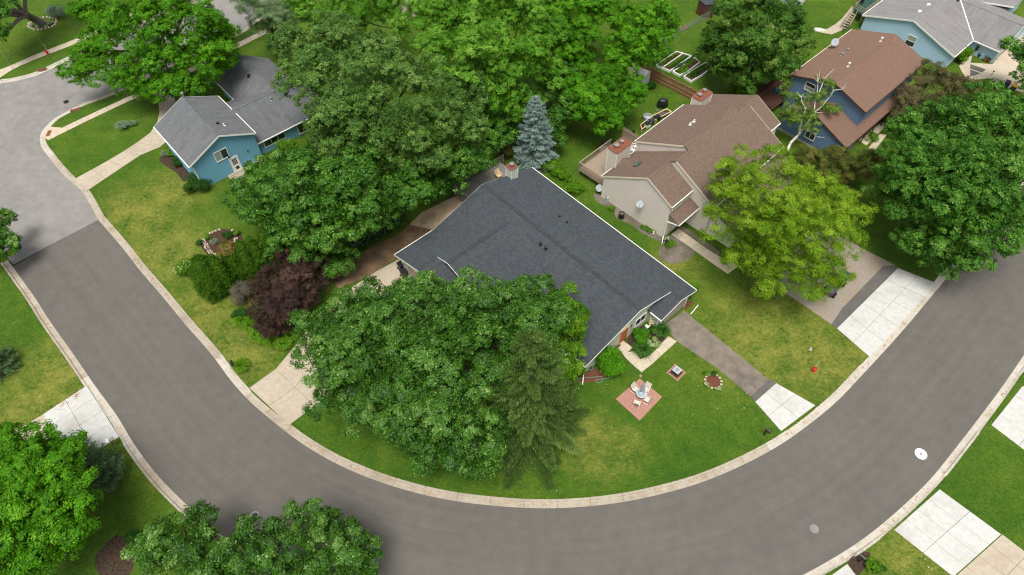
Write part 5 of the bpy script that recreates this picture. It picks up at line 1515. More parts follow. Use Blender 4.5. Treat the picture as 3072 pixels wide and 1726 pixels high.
def leaf_mesh(name, pos, nrm, length, width, tint, mat, parent, direction=None, shape=.45, droop=.0):
    """one pointed face per leaf"""
    n = len(pos)
    if direction is None:
        direction = unit(n)
    nrm = norm(nrm)
    d = norm(direction - nrm * np.sum(direction * nrm, axis=1, keepdims=True))
    sd = np.cross(nrm, d)
    ln = (np.ones(n) * length)[:, None] if np.ndim(length) == 0 else length[:, None]
    wd_ = (np.ones(n) * width)[:, None] if np.ndim(width) == 0 else width[:, None]
    v = np.empty((n, 3, 3))
    tw = rng.uniform(-.35, .35, (n, 1))
    v[:, 0] = pos - d * ln * .5 - sd * wd_ * .5
    v[:, 1] = pos - d * ln * (.5 - shape * .7) + sd * wd_ * .5
    v[:, 2] = pos + d * ln * .5 + sd * wd_ * tw - nrm * ln * droop
    o = origin_of(parent)
    v -= np.array([o.x, o.y, o.z])
    me = bpy.data.meshes.new(name)
    me.vertices.add(3 * n)
    me.vertices.foreach_set('co', v.astype(np.float32).ravel())
    me.loops.add(3 * n)
    me.loops.foreach_set('vertex_index', np.arange(3 * n, dtype=np.int32))
    me.polygons.add(n)
    me.polygons.foreach_set('loop_start', np.arange(0, 3 * n, 3, dtype=np.int32))
    try:
        me.polygons.foreach_set('loop_total', np.full(n, 3, dtype=np.int32))
    except Exception:
        pass
    at = me.attributes.new('leaf_tint', 'FLOAT', 'FACE')
    at.data.foreach_set('value', np.clip(tint, 0, 1).astype(np.float32))
    me.update(calc_edges=True)
    return link(name, me, mat, parent)

DENSE = 1.24
def crown_points(lobes, puff=1.0, cover=1.0, per=150, up=.35, flat=.8, inner=.12, lowcut=-.55, tuft=.34):
    """lobes: (x, y, z, r) -> leaf positions, normals, tints. Three levels: lobe > bough > tuft, leaves on the tufts"""
    P, N, T = [], [], []
    for (x, y, z, r) in lobes:
        n = max(4, int(DENSE * cover * 2.3 * (r / puff) ** 2))
        d = unit(n * 3)
        d = d[d[:, 2] > lowcut][:n]
        c = np.array([x, y, z]) + d * np.array([1, 1, flat]) * r * rng.uniform(.5, 1.1, (len(d), 1)) * np.where(rng.random((len(d), 1)) < .12, rng.uniform(1.05, 1.2, (len(d), 1)), 1)
        pr = puff * rng.uniform(.7, 1.3, len(d))
        sh = rng.normal(0, .10, len(d)) + rng.normal(0, .055)
        for ci, ri, si, di in zip(c, pr, sh, d):
            # tufts over the bough
            m = max(4, int(4.4 * (ri / tuft) ** 1.6 * .6))
            td = unit(m) + np.array([0, 0, .45]) + di * .35
            td = norm(td)
            tc = ci + td * np.array([1, 1, .78]) * ri * rng.uniform(.66, 1.02, (m, 1))
            k = max(3, int(per / m * (ri / puff) ** 2))
            ld = unit(m * k)
            base = np.repeat(tc, k, axis=0)
            bd = np.repeat(td, k, axis=0)
            P.append(base + ld * np.array([1, 1, .7]) * tuft * rng.uniform(.3, 1.1, (m * k, 1)))
            N.append(bd * .85 + ld * .35 + np.array([0, 0, up]) + rng.normal(0, .3, (m * k, 3)))
            T.append(.42 + si + np.repeat(rng.normal(0, .09, m), k) + rng.normal(0, .15, m * k))
        # leaves inside the lobe
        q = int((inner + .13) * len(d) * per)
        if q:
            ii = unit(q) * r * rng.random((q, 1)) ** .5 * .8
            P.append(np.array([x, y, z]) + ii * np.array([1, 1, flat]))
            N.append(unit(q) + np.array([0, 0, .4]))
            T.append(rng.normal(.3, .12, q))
    P, N, T = np.concatenate(P), np.concatenate(N), np.concatenate(T)
    keep = P[:, 2] > .12
    # glints painted in: a few random leaves take a paler tint
    glint = rng.random(len(T)) < .02
    T[glint] += .45
    return P[keep], N[keep], T[keep]

def limb(mb, a, b, r0, r1, sag=.15, n=5, sides=6, wob=.25):
    a, b = Vector(a), Vector(b)
    L_ = (b - a).length
    pts, rad = [], []
    w1, w2 = Vector(rng.normal(0, wob * L_ * .12, 3)), Vector(rng.normal(0, wob * L_ * .12, 3))
    for i in range(n + 1):
        t = i / n
        p = a.lerp(b, t) + Vector((0, 0, sag * L_ * math.sin(math.pi * t))) + w1 * math.sin(math.pi * t) + w2 * math.sin(2 * math.pi * t) * .6
        pts.append(p)
        rad.append(r0 + (r1 - r0) * t)
    mb.tube(pts, rad, sides)
    return pts

def tree(name, label, base, lobes, mat, leaf=(.34, .22), puff=1.05, cover=1.0, per=150, trunk_r=.3, bark=None, group=None, twigs=2, fork=.42, cat='tree', droop=.1, lobe_scale=1.0, tuft=.36, up=.35, direction=None, inner=.12, flat=.8):
    lobes = [(l[0][0], l[0][1], l[0][2], l[1] * lobe_scale * 1.06) for l in lobes]
    per = int(per * 3.25)
    leaf = (leaf[0] * .69, leaf[1] * .72)
    t = thing(name, (base[0], base[1], 0), label, cat, group)
    zmin = min(l[2] - l[3] for l in lobes)
    zc = sum(l[2] for l in lobes) / len(lobes)
    mb = MB()
    b = Vector((base[0], base[1], -.05))
    cx = sum(l[0] for l in lobes) / len(lobes); cy = sum(l[1] for l in lobes) / len(lobes)
    top = Vector((b.x * .6 + cx * .4, b.y * .6 + cy * .4, max(1.2, zc * fork)))
    mb.tube([b, b + Vector((0, 0, .35)), b.lerp(top, .5) + Vector((0, 0, .1)), top], [trunk_r * 1.5, trunk_r * 1.08, trunk_r * .9, trunk_r * .8], 10)
    for (x, y, z, r) in lobes:
        pts = limb(mb, top - Vector((0, 0, rng.uniform(0, .5))), (x, y, z - r * .1), trunk_r * .55, max(.04, trunk_r * .12), .04, 5)
        for k in range(twigs):
            d = Vector(unit(1)[0]); d.z = abs(d.z) * .8
            limb(mb, pts[-2 if k % 2 else -1], Vector((x, y, z)) + d * r * .85, max(.03, trunk_r * .13), .015, .0, 3, 4)
    mb.build('trunk', bark or M['bark'], t, smooth=True)
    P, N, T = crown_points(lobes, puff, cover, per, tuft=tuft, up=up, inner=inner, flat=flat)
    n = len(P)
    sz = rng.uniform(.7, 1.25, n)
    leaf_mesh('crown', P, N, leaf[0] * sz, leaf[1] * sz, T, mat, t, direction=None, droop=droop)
    return t

SPRAY = .2
def conifer(name, label, base, h, r, mat, bark=None, layers=26, per_layer=11, droop=.25, needle=(.26, .07), dens=1.0, z0=.4, curve=1.0, lean=(0, 0), group=None, bend=.1):
    """branches in whorls; every branch a spine with side sprays of needles"""
    t = thing(name, (base[0], base[1], 0), label, 'tree', group)
    b = Vector((base[0], base[1], -.05))
    tip = b + Vector((lean[0], lean[1], h))
    mb = MB()
    mb.tube([b, b.lerp(tip, .5), tip], [r * .09, r * .055, .02], 8)
    P, N, D, T, LN = [], [], [], [], []
    for i in range(layers):
        f = i / (layers - 1)
        z = z0 + (h - z0) * f ** .95
        rad = r * (1 - f) ** curve * rng.uniform(.85, 1.08) + .12
        k = max(4, int(per_layer * (1 - .45 * f)))
        a0 = rng.uniform(0, 6.28)
        for j in range(k):
            a = a0 + 2 * math.pi * j / k + rng.normal(0, .18)
            ln = rad * rng.uniform(.78, 1.1)
            ax = b.lerp(tip, (z + .05) / h if z < h else 1)
            o = np.array([ax.x, ax.y, z + rng.normal(0, .12)])
            dr = np.array([math.cos(a), math.sin(a), 0])
            dz = droop * (1 - f) - .35 * f
            tip_up = bend
            m = max(3, int(ln / .16))
            tt = (np.arange(m) + .6) / m
            sp = o + dr * (ln * tt)[:, None] + np.array([0, 0, 1]) * (-dz * ln * tt + tip_up * ln * tt ** 3)[:, None]
            if ln > .6:
                mb.tube([tuple(o), tuple(sp[m // 2]), tuple(sp[-1])], [max(.015, .02 * ln), .015, .006], 4, False)
            side = np.array([-dr[1], dr[0], 0])
            br = rng.normal(0, .12)
            for q in range(m):
                w = ln * SPRAY * (1 - tt[q]) ** .6 * (.35 + .65 * min(1, tt[q] * 3)) + .12
                c = max(3, int(dens * (4 + 22 * w)))
                sgn = np.where(rng.random(c) < .5, -1, 1)
                e = rng.random(c) ** .8 * w
                p = sp[q] + side * (sgn * e)[:, None] + dr * (e * .55)[:, None] + np.array([0, 0, 1]) * (-.35 * e + rng.normal(0, .05, c))[:, None]
                P.append(p)
                D.append(dr * .8 + side * (sgn * .75)[:, None] + np.array([0, 0, -.25]) + rng.normal(0, .25, (c, 3)))
                N.append(np.array([0, 0, 1]) + rng.normal(0, .35, (c, 3)))
                T.append(.35 + br + .3 * (e / max(.05, w)) + rng.normal(0, .13, c))
                LN.append(rng.uniform(.7, 1.3, c))
    mb.build('trunk', bark or M['bark'], t)
    P, N, D, T, LN = map(np.concatenate, (P, N, D, T, LN))
    k = P[:, 2] > .05
    leaf_mesh('crown', P[k], N[k], needle[0] * LN[k], needle[1] * LN[k], T[k], mat, t, direction=D[k], shape=.35, droop=.05)
    return t

def bush(name, label, c, r, h, mat, leaf=(.16, .1), dens=260, cat='shrub', group=None, lumps=9, stems=True, tint=.45, holes=0.0, flowers=None, up=.3):
    """rounded shrub: lumps of leaves over short stems"""
    t = thing(name, (c[0], c[1], 0), label, cat, group)
    rx, ry = (r, r) if np.ndim(r) == 0 else r
    n = int(dens * (rx + ry) * h * 3.0)
    ld = unit(lumps)
    ld[:, 2] = np.abs(ld[:, 2])
    lc = ld * np.array([rx * .66, ry * .66, h * .42]) * rng.uniform(.7, 1.12, (lumps, 1)) + np.array([c[0], c[1], h * .46])
    lr = rng.uniform(.28, .6, lumps)
    which = rng.integers(0, lumps, n)
    d = unit(n)
    P = lc[which] + d * lr[which][:, None] * np.array([rx, ry, h * .62]) * rng.uniform(.6, 1.12, (n, 1))
    N = d * .7 + np.array([0, 0, up]) + rng.normal(0, .4, (n, 3))
    T = tint + rng.normal(0, .08, lumps)[which] + rng.normal(0, .15, n)
    k = P[:, 2] > .03
    if stems:
        mb = MB()
        for i in range(min(lumps, 7)):
            limb(mb, (c[0] + rng.normal(0, .06), c[1] + rng.normal(0, .06), 0), lc[i], .03, .012, .0, 3, 5)
        mb.build('stems', M['bark'], t)
    sz = rng.uniform(.7, 1.25, n)
    leaf_mesh('foliage', P[k], N[k], (leaf[0] * sz)[k], (leaf[1] * sz)[k], T[k], mat, t)
    if flowers:
        fm, cnt, fs = flowers
        d = unit(cnt); d[:, 2] = np.abs(d[:, 2]) * .8 + .1
        w = rng.integers(0, lumps, cnt)
        cc = lc[w] + d * lr[w][:, None] * np.array([rx, ry, h * .62]) * 1.04
        PP = np.repeat(cc, 10, axis=0) + rng.normal(0, fs * .45, (cnt * 10, 3))
        leaf_mesh('flowers', PP, unit(cnt * 10) + np.array([0, 0, .8]), fs * .7, fs * .5, rng.random(cnt * 10), fm, t)
    return t

def cedar(name, label, base, h, r, mat, group=None, lean=(0, 0), brown=None):
    """dense upright arborvitae"""
    t = thing(name, (base[0], base[1], 0), label, 'tree', group)
    mb = MB(); mb.tube([(base[0], base[1], -.05), (base[0] + lean[0] * .8, base[1] + lean[1] * .8, h * .85)], [r * .14, .03], 7); mb.build('trunk', M['bark'], t)
    m = int(150 * h * r)
    f = rng.random(m) ** .8
    prof = np.minimum(1, .72 + .9 * f) * np.sqrt(np.clip(1 - f ** 2.4, 0, 1)) 
    a = rng.uniform(0, 2 * math.pi, m)
    rr = r * prof * rng.uniform(.66, 1.1, m) * (1 + .12 * np.sin(3 * a + 5 * f))
    c = np.stack([base[0] + lean[0] * f + rr * np.cos(a), base[1] + lean[1] * f + rr * np.sin(a), .1 + f * h * .97], 1)
    out = np.stack([np.cos(a), np.sin(a), np.full(m, .5)], 1)
    k = 20
    P = np.repeat(c, k, 0) + rng.normal(0, .1, (m * k, 3)) * np.array([1, 1, 1.7])
    D = np.repeat(out * np.array([.6, .6, 1]), k, 0) + np.array([0, 0, .6]) + rng.normal(0, .3, (m * k, 3))
    N = np.repeat(out, k, 0) + rng.normal(0, .55, (m * k, 3))
    T = .42 + np.repeat(rng.normal(0, .17, m), k) + rng.normal(0, .14, m * k)
    leaf_mesh('foliage', P, N, .2, .08, T, mat, t, direction=D)
    if brown:
        (bx, by, bz), br = brown
        w = np.linalg.norm(c - np.array([bx, by, bz]), axis=1) < br
        q = c[w] + out[w] * .12
        PP = np.repeat(q, 14, 0) + rng.normal(0, .1, (len(q) * 14, 3))
        leaf_mesh('dead_patch', PP, np.repeat(out[w], 14, 0) + rng.normal(0, .5, (len(q) * 14, 3)), .22, .05, rng.random(len(PP)), LF['dead'], t, direction=rng.normal(0, .4, (len(PP), 3)) + np.array([0, 0, 1]))
    return t

def clump(name, label, c, r, h, mat, n=220, width=.05, cat='plant', group=None, flowers=None):
    """rosette of long arching blades, each blade three quads"""
    t = thing(name, (c[0], c[1], 0), label, cat, group)
    a = rng.uniform(0, 2 * math.pi, n)
    out = rng.uniform(.35, 1.0, n)
    P, N, D, LN, T = [], [], [], [], []
    tin = rng.normal(.45, .18, n)
    for s0_, s1_ in ((0, .38), (.36, .72), (.7, 1.0)):
        def at_(s_):
            rad = r * out * s_ + .08 * r
            z = h * (np.sin(np.minimum(1, s_ * (1.0 + .25 * (1 - out))) * math.pi * .62)) * (1.25 - .5 * out)
            return np.stack([c[0] + rad * np.cos(a), c[1] + rad * np.sin(a), np.maximum(.04, z)], 1)
        p0, p1 = at_(s0_), at_(s1_)
        d = p1 - p0
        ln = np.linalg.norm(d, axis=1)
        P.append((p0 + p1) / 2); D.append(d); LN.append(ln * 1.15); T.append(tin)
        sd_ = np.stack([-np.sin(a), np.cos(a), np.zeros(n)], 1)
        N.append(np.cross(d, sd_) * -1 + rng.normal(0, .05, (n, 3)))
    P, N, D, LN, T = map(np.concatenate, (P, N, D, LN, T))
    N = np.where(N[:, 2:3] < 0, -N, N)
    leaf_mesh('leaves', P, N, LN, width, T, mat, t, direction=D, shape=.5)
    if flowers:
        fm, cnt, fs = flowers
        q = np.stack([c[0] + rng.normal(0, r * .5, cnt), c[1] + rng.normal(0, r * .5, cnt), np.full(cnt, h * 1.05)], 1)
        PP = np.repeat(q, 6, 0) + rng.normal(0, fs * .4, (cnt * 6, 3))
        leaf_mesh('flowers', PP, unit(cnt * 6) + np.array([0, 0, 1]), fs, fs * .7, rng.random(cnt * 6), fm, t)
    return t

# ---- big trees
tree('oak_tree', 'huge spreading oak in front of the dark roofed house', (-6.97, 32.36, 0.00), [((-15.49, 34.46, 9.00), 2.5), ((-11.70, 35.50, 10.00), 2.5), ((-7.48, 36.39, 10.00), 2.3), ((-3.11, 35.76, 10.50), 2.5), ((1.09, 35.94, 10.00), 2.2), ((3.32, 35.29, 9.50), 1.8), ((-16.19, 31.51, 8.50), 2.3), ((-12.18, 31.48, 10.50), 2.8), ((-7.94, 31.71, 12.00), 3.0), ((-3.58, 31.97, 12.50), 2.8), ((0.42, 32.04, 11.50), 2.6), ((-15.23, 28.97, 7.00), 2.3), ((-11.06, 28.64, 9.00), 2.6), ((-6.65, 28.64, 11.00), 2.8), ((-1.79, 29.61, 9.00), 2.2), ((1.46, 30.60, 9.00), 2.0), ((-12.41, 27.37, 6.00), 2.1), ((-8.61, 26.35, 8.00), 2.5), ((-4.54, 26.57, 9.00), 2.3), ((-8.52, 25.21, 5.00), 2.0), ((-5.32, 24.75, 6.00), 2.1), ((-2.13, 25.49, 6.00), 1.8), ((-3.17, 23.97, 4.50), 1.6), ((-7.86, 24.19, 4.00), 1.4), ((-18.00, 35.01, 7.00), 1.5), ((2.57, 33.69, 9.00), 1.8)], LF['oak'], (.32, .22), 1.05, 1.0, 170, .48)
tree('oak_tree', 'dark green oak with its crown over the left lawn behind the arborvitae', (-21.57, 54.86, 0.00), [((-27.93, 55.61, 7.00), 1.9), ((-29.82, 54.26, 6.00), 1.6), ((-23.94, 55.27, 8.50), 2.2), ((-24.50, 51.63, 8.50), 2.4), ((-27.94, 51.41, 6.00), 2.0), ((-20.11, 50.25, 11.00), 3.0), ((-21.71, 48.38, 8.00), 2.6), ((-25.29, 49.09, 6.00), 2.1), ((-16.63, 51.41, 11.00), 2.8), ((-17.42, 48.55, 9.00), 2.8), ((-19.56, 47.68, 6.00), 2.0), ((-13.92, 49.97, 9.00), 2.6), ((-16.07, 48.80, 6.50), 2.0), ((-13.38, 51.11, 6.50), 1.7), ((-11.20, 52.73, 8.00), 2.1), ((-22.90, 47.87, 4.50), 1.6), ((-26.00, 48.48, 3.00), 1.5), ((-18.45, 47.46, 3.00), 1.4), ((-21.21, 47.68, 2.40), 1.2)], LF['oak_dark'], (.34, .23), 1.05, .95, 150, .45)
tree('hickory_tree', 'tall grey green tree crown in the middle of the back yards', (-16.88, 67.37, 0.00), [((-27.02, 74.49, 11.00), 2.3), ((-22.12, 74.21, 12.00), 3.0), ((-16.80, 71.00, 12.50), 3.0), ((-24.92, 68.47, 11.00), 2.3), ((-20.93, 65.31, 13.00), 3.2), ((-15.49, 62.51, 14.00), 3.2), ((-11.08, 65.31, 13.00), 2.8), ((-20.21, 61.62, 11.50), 2.3), ((-17.16, 57.74, 13.00), 3.1), ((-11.98, 57.13, 13.50), 3.1), ((-8.20, 60.99, 12.00), 2.8), ((-5.65, 60.06, 10.00), 2.6), ((-9.77, 56.14, 10.00), 2.6), ((-14.42, 55.51, 10.00), 2.8), ((-5.01, 66.44, 10.00), 2.3), ((-18.69, 57.67, 9.50), 2.3), ((-21.81, 59.90, 9.00), 1.8)], LF['hickory'], (.34, .22), 1.1, 1.0, 140, .5)
tree('undergrowth_tree', 'low dark tree in the shade behind the deck', (-5.79, 60.84, 0.00), [((-8.39, 56.01, 6.00), 2.2), ((-6.20, 58.18, 7.00), 2.2), ((-4.32, 60.04, 5.00), 1.5), ((-8.89, 57.43, 4.00), 1.3), ((-2.54, 63.59, 4.00), 1.5), ((-6.45, 58.84, 3.60), 1.3)], LF['oak_dark'], (.3, .2), .95, 1.0, 130, .2)
tree('ash_tree', 'tall fresh green tree at the top middle', (-2.64, 78.84, 0.00), [((-9.57, 80.61, 11.00), 3.0), ((-4.31, 78.20, 13.00), 3.4), ((1.12, 78.97, 12.00), 3.2), ((4.70, 78.62, 10.00), 2.6), ((-8.15, 73.66, 11.00), 2.8), ((-3.15, 70.65, 13.00), 3.2), ((1.55, 71.22, 11.00), 2.8), ((-5.09, 68.71, 10.00), 2.8), ((-0.84, 68.43, 8.50), 2.4), ((4.11, 73.08, 8.00), 2.2), ((-2.80, 67.09, 6.00), 1.8), ((1.10, 67.46, 6.00), 1.6)], LF['fresh'], (.42, .22), 1.1, 1.15, 140, .4)
tree('maple_tree', 'bright maple beyond the ash at the top', (10.67, 87.20, 0.00), [((7.52, 84.15, 10.00), 2.6), ((9.09, 81.31, 8.00), 2.2), ((11.36, 84.86, 9.00), 2.3), ((6.92, 78.78, 7.00), 2.0), ((9.69, 79.21, 5.50), 1.6), ((5.97, 85.11, 10.00), 2.2)], LF['bright'], (.34, .26), 1.0, 1.0, 130, .25)
tree('maple_tree', 'loose bright maple above the vegetable beds', (18.17, 86.23, 0.00), [((16.72, 83.63, 8.00), 2.3), ((14.66, 79.05, 8.00), 2.1), ((18.76, 81.48, 7.00), 2.1), ((20.52, 86.03, 8.00), 2.0), ((13.95, 77.17, 6.00), 1.8), ((17.93, 79.21, 5.50), 1.6), ((13.53, 87.02, 8.00), 1.8), ((22.23, 85.87, 6.00), 1.2)], LF['bright'], (.32, .26), .9, .85, 120, .22)
tree('maple_tree', 'bright young maple on the lawn left of the picket fence', (13.14, 74.96, 0.00), [((8.39, 71.89, 6.50), 1.9), ((12.17, 72.83, 7.00), 2.1), ((15.21, 71.75, 6.00), 1.8), ((10.34, 68.48, 7.00), 2.1), ((13.29, 69.40, 5.50), 1.7), ((8.57, 68.71, 5.00), 1.5), ((11.81, 68.18, 4.50), 1.5)], LF['bright'], (.32, .26), .85, .9, 120, .2)
tree('maple_tree', 'round dense dark green maple beside the vegetable beds', (34.04, 81.53, 0.00), [((27.79, 83.02, 6.00), 2.2), ((30.42, 83.90, 9.00), 2.8), ((34.67, 83.90, 9.00), 2.8), ((37.51, 81.33, 6.50), 2.4), ((28.71, 77.90, 7.00), 2.4), ((30.87, 76.77, 9.50), 3.0), ((34.46, 76.74, 6.00), 2.3), ((31.14, 76.27, 4.50), 1.8), ((27.48, 79.32, 4.50), 1.7), ((34.26, 90.55, 8.00), 2.4), ((37.49, 85.24, 7.00), 2.2), ((27.12, 84.37, 4.00), 1.3)], LF['maple'], (.34, .24), 1.0, .95, 130, .3)
tree('locust_tree', 'lime yellow locust tree over the beige house drive', (29.73, 46.51, 0.00), [((23.99, 52.16, 10.00), 2.3), ((27.38, 52.00, 11.00), 2.3), ((22.57, 48.83, 9.00), 2.4), ((24.94, 47.03, 12.00), 2.7), ((29.38, 49.40, 11.00), 2.5), ((32.90, 49.20, 9.50), 2.3), ((23.01, 45.65, 8.00), 2.3), ((25.59, 43.52, 11.00), 2.7), ((29.48, 44.54, 11.00), 2.7), ((33.69, 46.45, 8.00), 2.1), ((24.35, 43.10, 7.00), 2.1), ((27.80, 42.28, 8.00), 2.4), ((31.32, 43.04, 8.00), 2.2), ((25.89, 41.74, 5.50), 1.6), ((28.89, 40.86, 6.00), 1.6), ((36.10, 50.46, 7.00), 1.7), ((32.97, 43.04, 5.00), 1.4), ((31.39, 42.25, 4.50), 1.2), ((22.99, 53.03, 8.00), 1.6)], LF['lime'], (.26, .15), .9, .66, 150, .3, M['bark_grey'], tuft=.4)
tree('maple_tree', 'massive green street maple at the right edge', (53.39, 54.86, 0.00), [((44.72, 59.57, 9.00), 2.6), ((47.83, 59.86, 11.00), 3.0), ((51.12, 59.63, 12.00), 3.0), ((55.26, 58.86, 11.00), 3.0), ((42.34, 55.18, 8.00), 2.6), ((43.81, 52.59, 11.00), 3.0), ((46.44, 51.60, 13.00), 3.2), ((50.99, 51.51, 12.00), 3.0), ((42.27, 50.08, 8.00), 2.6), ((43.47, 47.46, 11.00), 3.0), ((47.42, 47.46, 11.00), 3.0), ((52.54, 48.28, 9.00), 2.8), ((43.41, 47.13, 6.00), 2.2), ((45.52, 45.65, 8.00), 2.4), ((49.36, 46.18, 8.00), 2.4), ((45.28, 45.67, 4.50), 1.6), ((47.12, 44.96, 6.00), 1.8), ((41.88, 54.44, 6.00), 1.9), ((58.04, 54.73, 9.00), 2.8)], LF['maple2'], (.36, .2), 1.05, .95, 150, .45)
tree('maple_tree', 'large bright maple hiding the side street at the top left', (-49.57, 87.20, 0.00), [((-56.32, 80.26, 6.00), 2.6), ((-56.44, 76.43, 5.00), 2.1), ((-50.81, 80.42, 10.00), 3.1), ((-51.08, 75.89, 6.00), 2.6), ((-44.95, 80.78, 12.00), 3.6), ((-45.42, 76.66, 9.00), 3.6), ((-44.64, 74.47, 5.50), 2.6), ((-39.71, 78.81, 11.00), 3.1), ((-39.13, 76.43, 8.00), 3.1), ((-41.18, 74.32, 5.00), 2.1), ((-37.99, 79.94, 8.00), 2.2), ((-48.58, 74.16, 4.50), 1.9), ((-55.48, 84.86, 9.00), 2.7), ((-37.50, 78.48, 6.00), 1.5), ((-43.41, 88.30, 11.00), 3.2)], LF['bright'], (.36, .27), 1.1, .85, 130, .42)
tree('maple_tree', 'vivid green maple in the bottom left corner', (-41.73, 18.96, 0.00), [((-40.95, 23.50, 6.00), 2.0), ((-37.36, 22.55, 7.00), 2.0), ((-38.85, 19.82, 8.00), 2.3), ((-35.57, 19.32, 8.50), 2.3), ((-36.86, 21.59, 6.00), 1.1), ((-37.02, 17.03, 8.00), 2.3), ((-34.97, 17.36, 7.00), 2.0), ((-37.48, 14.69, 7.00), 2.2), ((-36.24, 15.10, 5.50), 1.8), ((-36.07, 18.79, 6.00), 1.1), ((-42.43, 21.53, 7.00), 2.2), ((-39.76, 16.43, 8.00), 2.3), ((-43.31, 24.48, 5.00), 1.5)], LF['bright'], (.3, .24), .9, .95, 150, .3)
tree('oak_tree', 'glossy oak crown at the bottom edge over the road', (-19.50, 13.48, 0.00), [((-26.87, 17.07, 5.50), 1.71), ((-24.44, 17.44, 6.00), 1.39), ((-27.20, 15.10, 5.50), 1.82), ((-24.34, 14.97, 6.50), 1.93), ((-19.85, 16.45, 6.50), 1.82), ((-17.78, 16.91, 6.00), 1.60), ((-15.24, 17.28, 6.50), 1.50), ((-13.43, 16.91, 6.00), 1.60), ((-12.18, 15.54, 5.00), 1.50), ((-21.85, 14.68, 6.50), 1.50), ((-19.35, 14.25, 6.50), 1.60), ((-15.13, 14.69, 7.00), 1.71), ((-13.15, 14.09, 6.00), 1.60), ((-11.03, 14.34, 4.50), 0.96), ((-21.85, 13.36, 5.50), 1.93), ((-16.07, 12.70, 6.50), 1.93)], LF['oak'], (.3, .2), .66, .46, 125, .4)
tree('oak_tree', 'oak branch reaching in at the left edge', (-61.39, 49.37, 0.00), [((-56.25, 51.08, 4.00), .9), ((-55.60, 48.87, 4.00), 1.1), ((-54.37, 48.48, 3.00), .75), ((-56.92, 49.58, 4.50), 1.4), ((-56.54, 47.18, 4.00), 1.4)], LF['oak_dark'], (.32, .22), .7, .9, 130, .3)
tree('small_tree', 'bright green small tree between the oak and the dark roof', (5.57, 36.00, 0.00), [((5.50, 37.45, 6.40), 1.15), ((5.74, 35.67, 6.00), 1.2), ((5.16, 34.09, 5.00), 1.2), ((5.45, 32.74, 3.60), 1.0), ((4.82, 39.34, 6.40), .9), ((4.25, 32.22, 3.00), .9)], LF['shrub'], (.26, .18), .7, 1.1, 130, .14)
tree('crabapple_tree', 'olive brown rounded tree beside the slate blue house', (57.03, 72.07, 0.00), [((51.00, 72.92, 4.50), 1.8), ((54.31, 74.89, 5.50), 2.1), ((56.76, 73.23, 5.50), 2.1), ((59.73, 72.92, 4.50), 1.8), ((52.68, 70.51, 4.50), 1.9), ((55.92, 69.73, 4.50), 1.9), ((50.51, 70.19, 3.50), 1.4), ((53.82, 68.86, 3.00), 1.3), ((61.16, 72.17, 3.20), 1.1)], LF['olive'], (.2, .13), .75, 1.1, 110, .2)
tree('crabapple_tree', 'bronze green crabapple in front of the slate blue garage wall', (41.11, 62.95, 0.00), [((36.33, 62.35, 3.20), 1.4), ((38.95, 61.91, 3.60), 1.6), ((41.40, 60.53, 3.60), 1.5), ((37.89, 60.22, 2.60), 1.2), ((43.73, 62.57, 3.00), 1.1), ((35.43, 63.73, 2.60), .9), ((40.22, 59.75, 2.40), 1.1)], LF['crab'], (.2, .13), .7, 1.1, 180, .15)
tree('maple_tree', 'green tree at the right edge above the bins', (75.29, 85.27, 0.00), [((68.41, 80.26, 6.00), 2.0), ((68.42, 76.86, 5.00), 1.6), ((69.48, 77.76, 6.50), 2.4)], LF['maple2'], (.34, .22), .95, .9, 130, .25)
tree('walnut_tree', 'yellow green tree at the top left of the grey green crown', (-26.68, 94.35, 0.00), [((-28.39, 85.83, 9.00), 2.4), ((-23.55, 85.83, 9.00), 2.4), ((-19.31, 85.69, 8.50), 2.2), ((-17.26, 88.51, 8.00), 1.8), ((-25.98, 86.85, 6.00), 1.6), ((-21.40, 85.87, 6.00), 1.5), ((-15.04, 84.28, 7.00), 1.6)], LF['fresh'], (.36, .2), 1.0, 1.05, 130, .25)
tree('pine_tree', 'soft grey green pine behind the blue house', (-35.79, 91.21, 0.00), [((-34.85, 85.83, 9.00), 1.8), ((-31.95, 84.86, 9.00), 2.0), ((-34.66, 85.87, 6.00), 1.5), ((-30.84, 83.34, 7.00), 1.5), ((-29.67, 85.55, 8.00), 1.6), ((-37.34, 90.55, 8.00), 1.6)], LF['pine'], (.34, .06), .8, .8, 200, .25, tuft=.42)
tt = tree('elm_tree', 'old tree with thick trunk in a stone ring at the top left', (-72.80, 96.28, 0.00), [((-71.22, 90.36, 11.00), 3.2), ((-67.77, 93.78, 12.00), 3.4), ((-70.19, 87.16, 8.50), 1.3), ((-72.08, 85.73, 7.00), 1.6), ((-70.55, 85.22, 5.50), .8), ((-72.98, 86.81, 9.00), 2.5)], LF['maple2'], (.34, .24), 1.0, .7, 110, .62, M['bark_grey'])
tree('understory_tree', 'shaded green tree between the ash and the blue spruce', (5.24, 73.71, 0.00), [((5.73, 73.79, 6.00), 2.0), ((7.15, 70.27, 5.00), 1.8), ((5.15, 69.18, 4.00), 1.7), ((0.12, 67.42, 4.50), 1.8), ((-1.60, 65.78, 4.00), 1.6), ((2.11, 70.16, 6.00), 1.8), ((7.99, 76.43, 5.00), 1.6), ((5.87, 66.95, 3.00), 1.2)], LF['oak_dark'], (.32, .22), .95, .95, 120, .22)
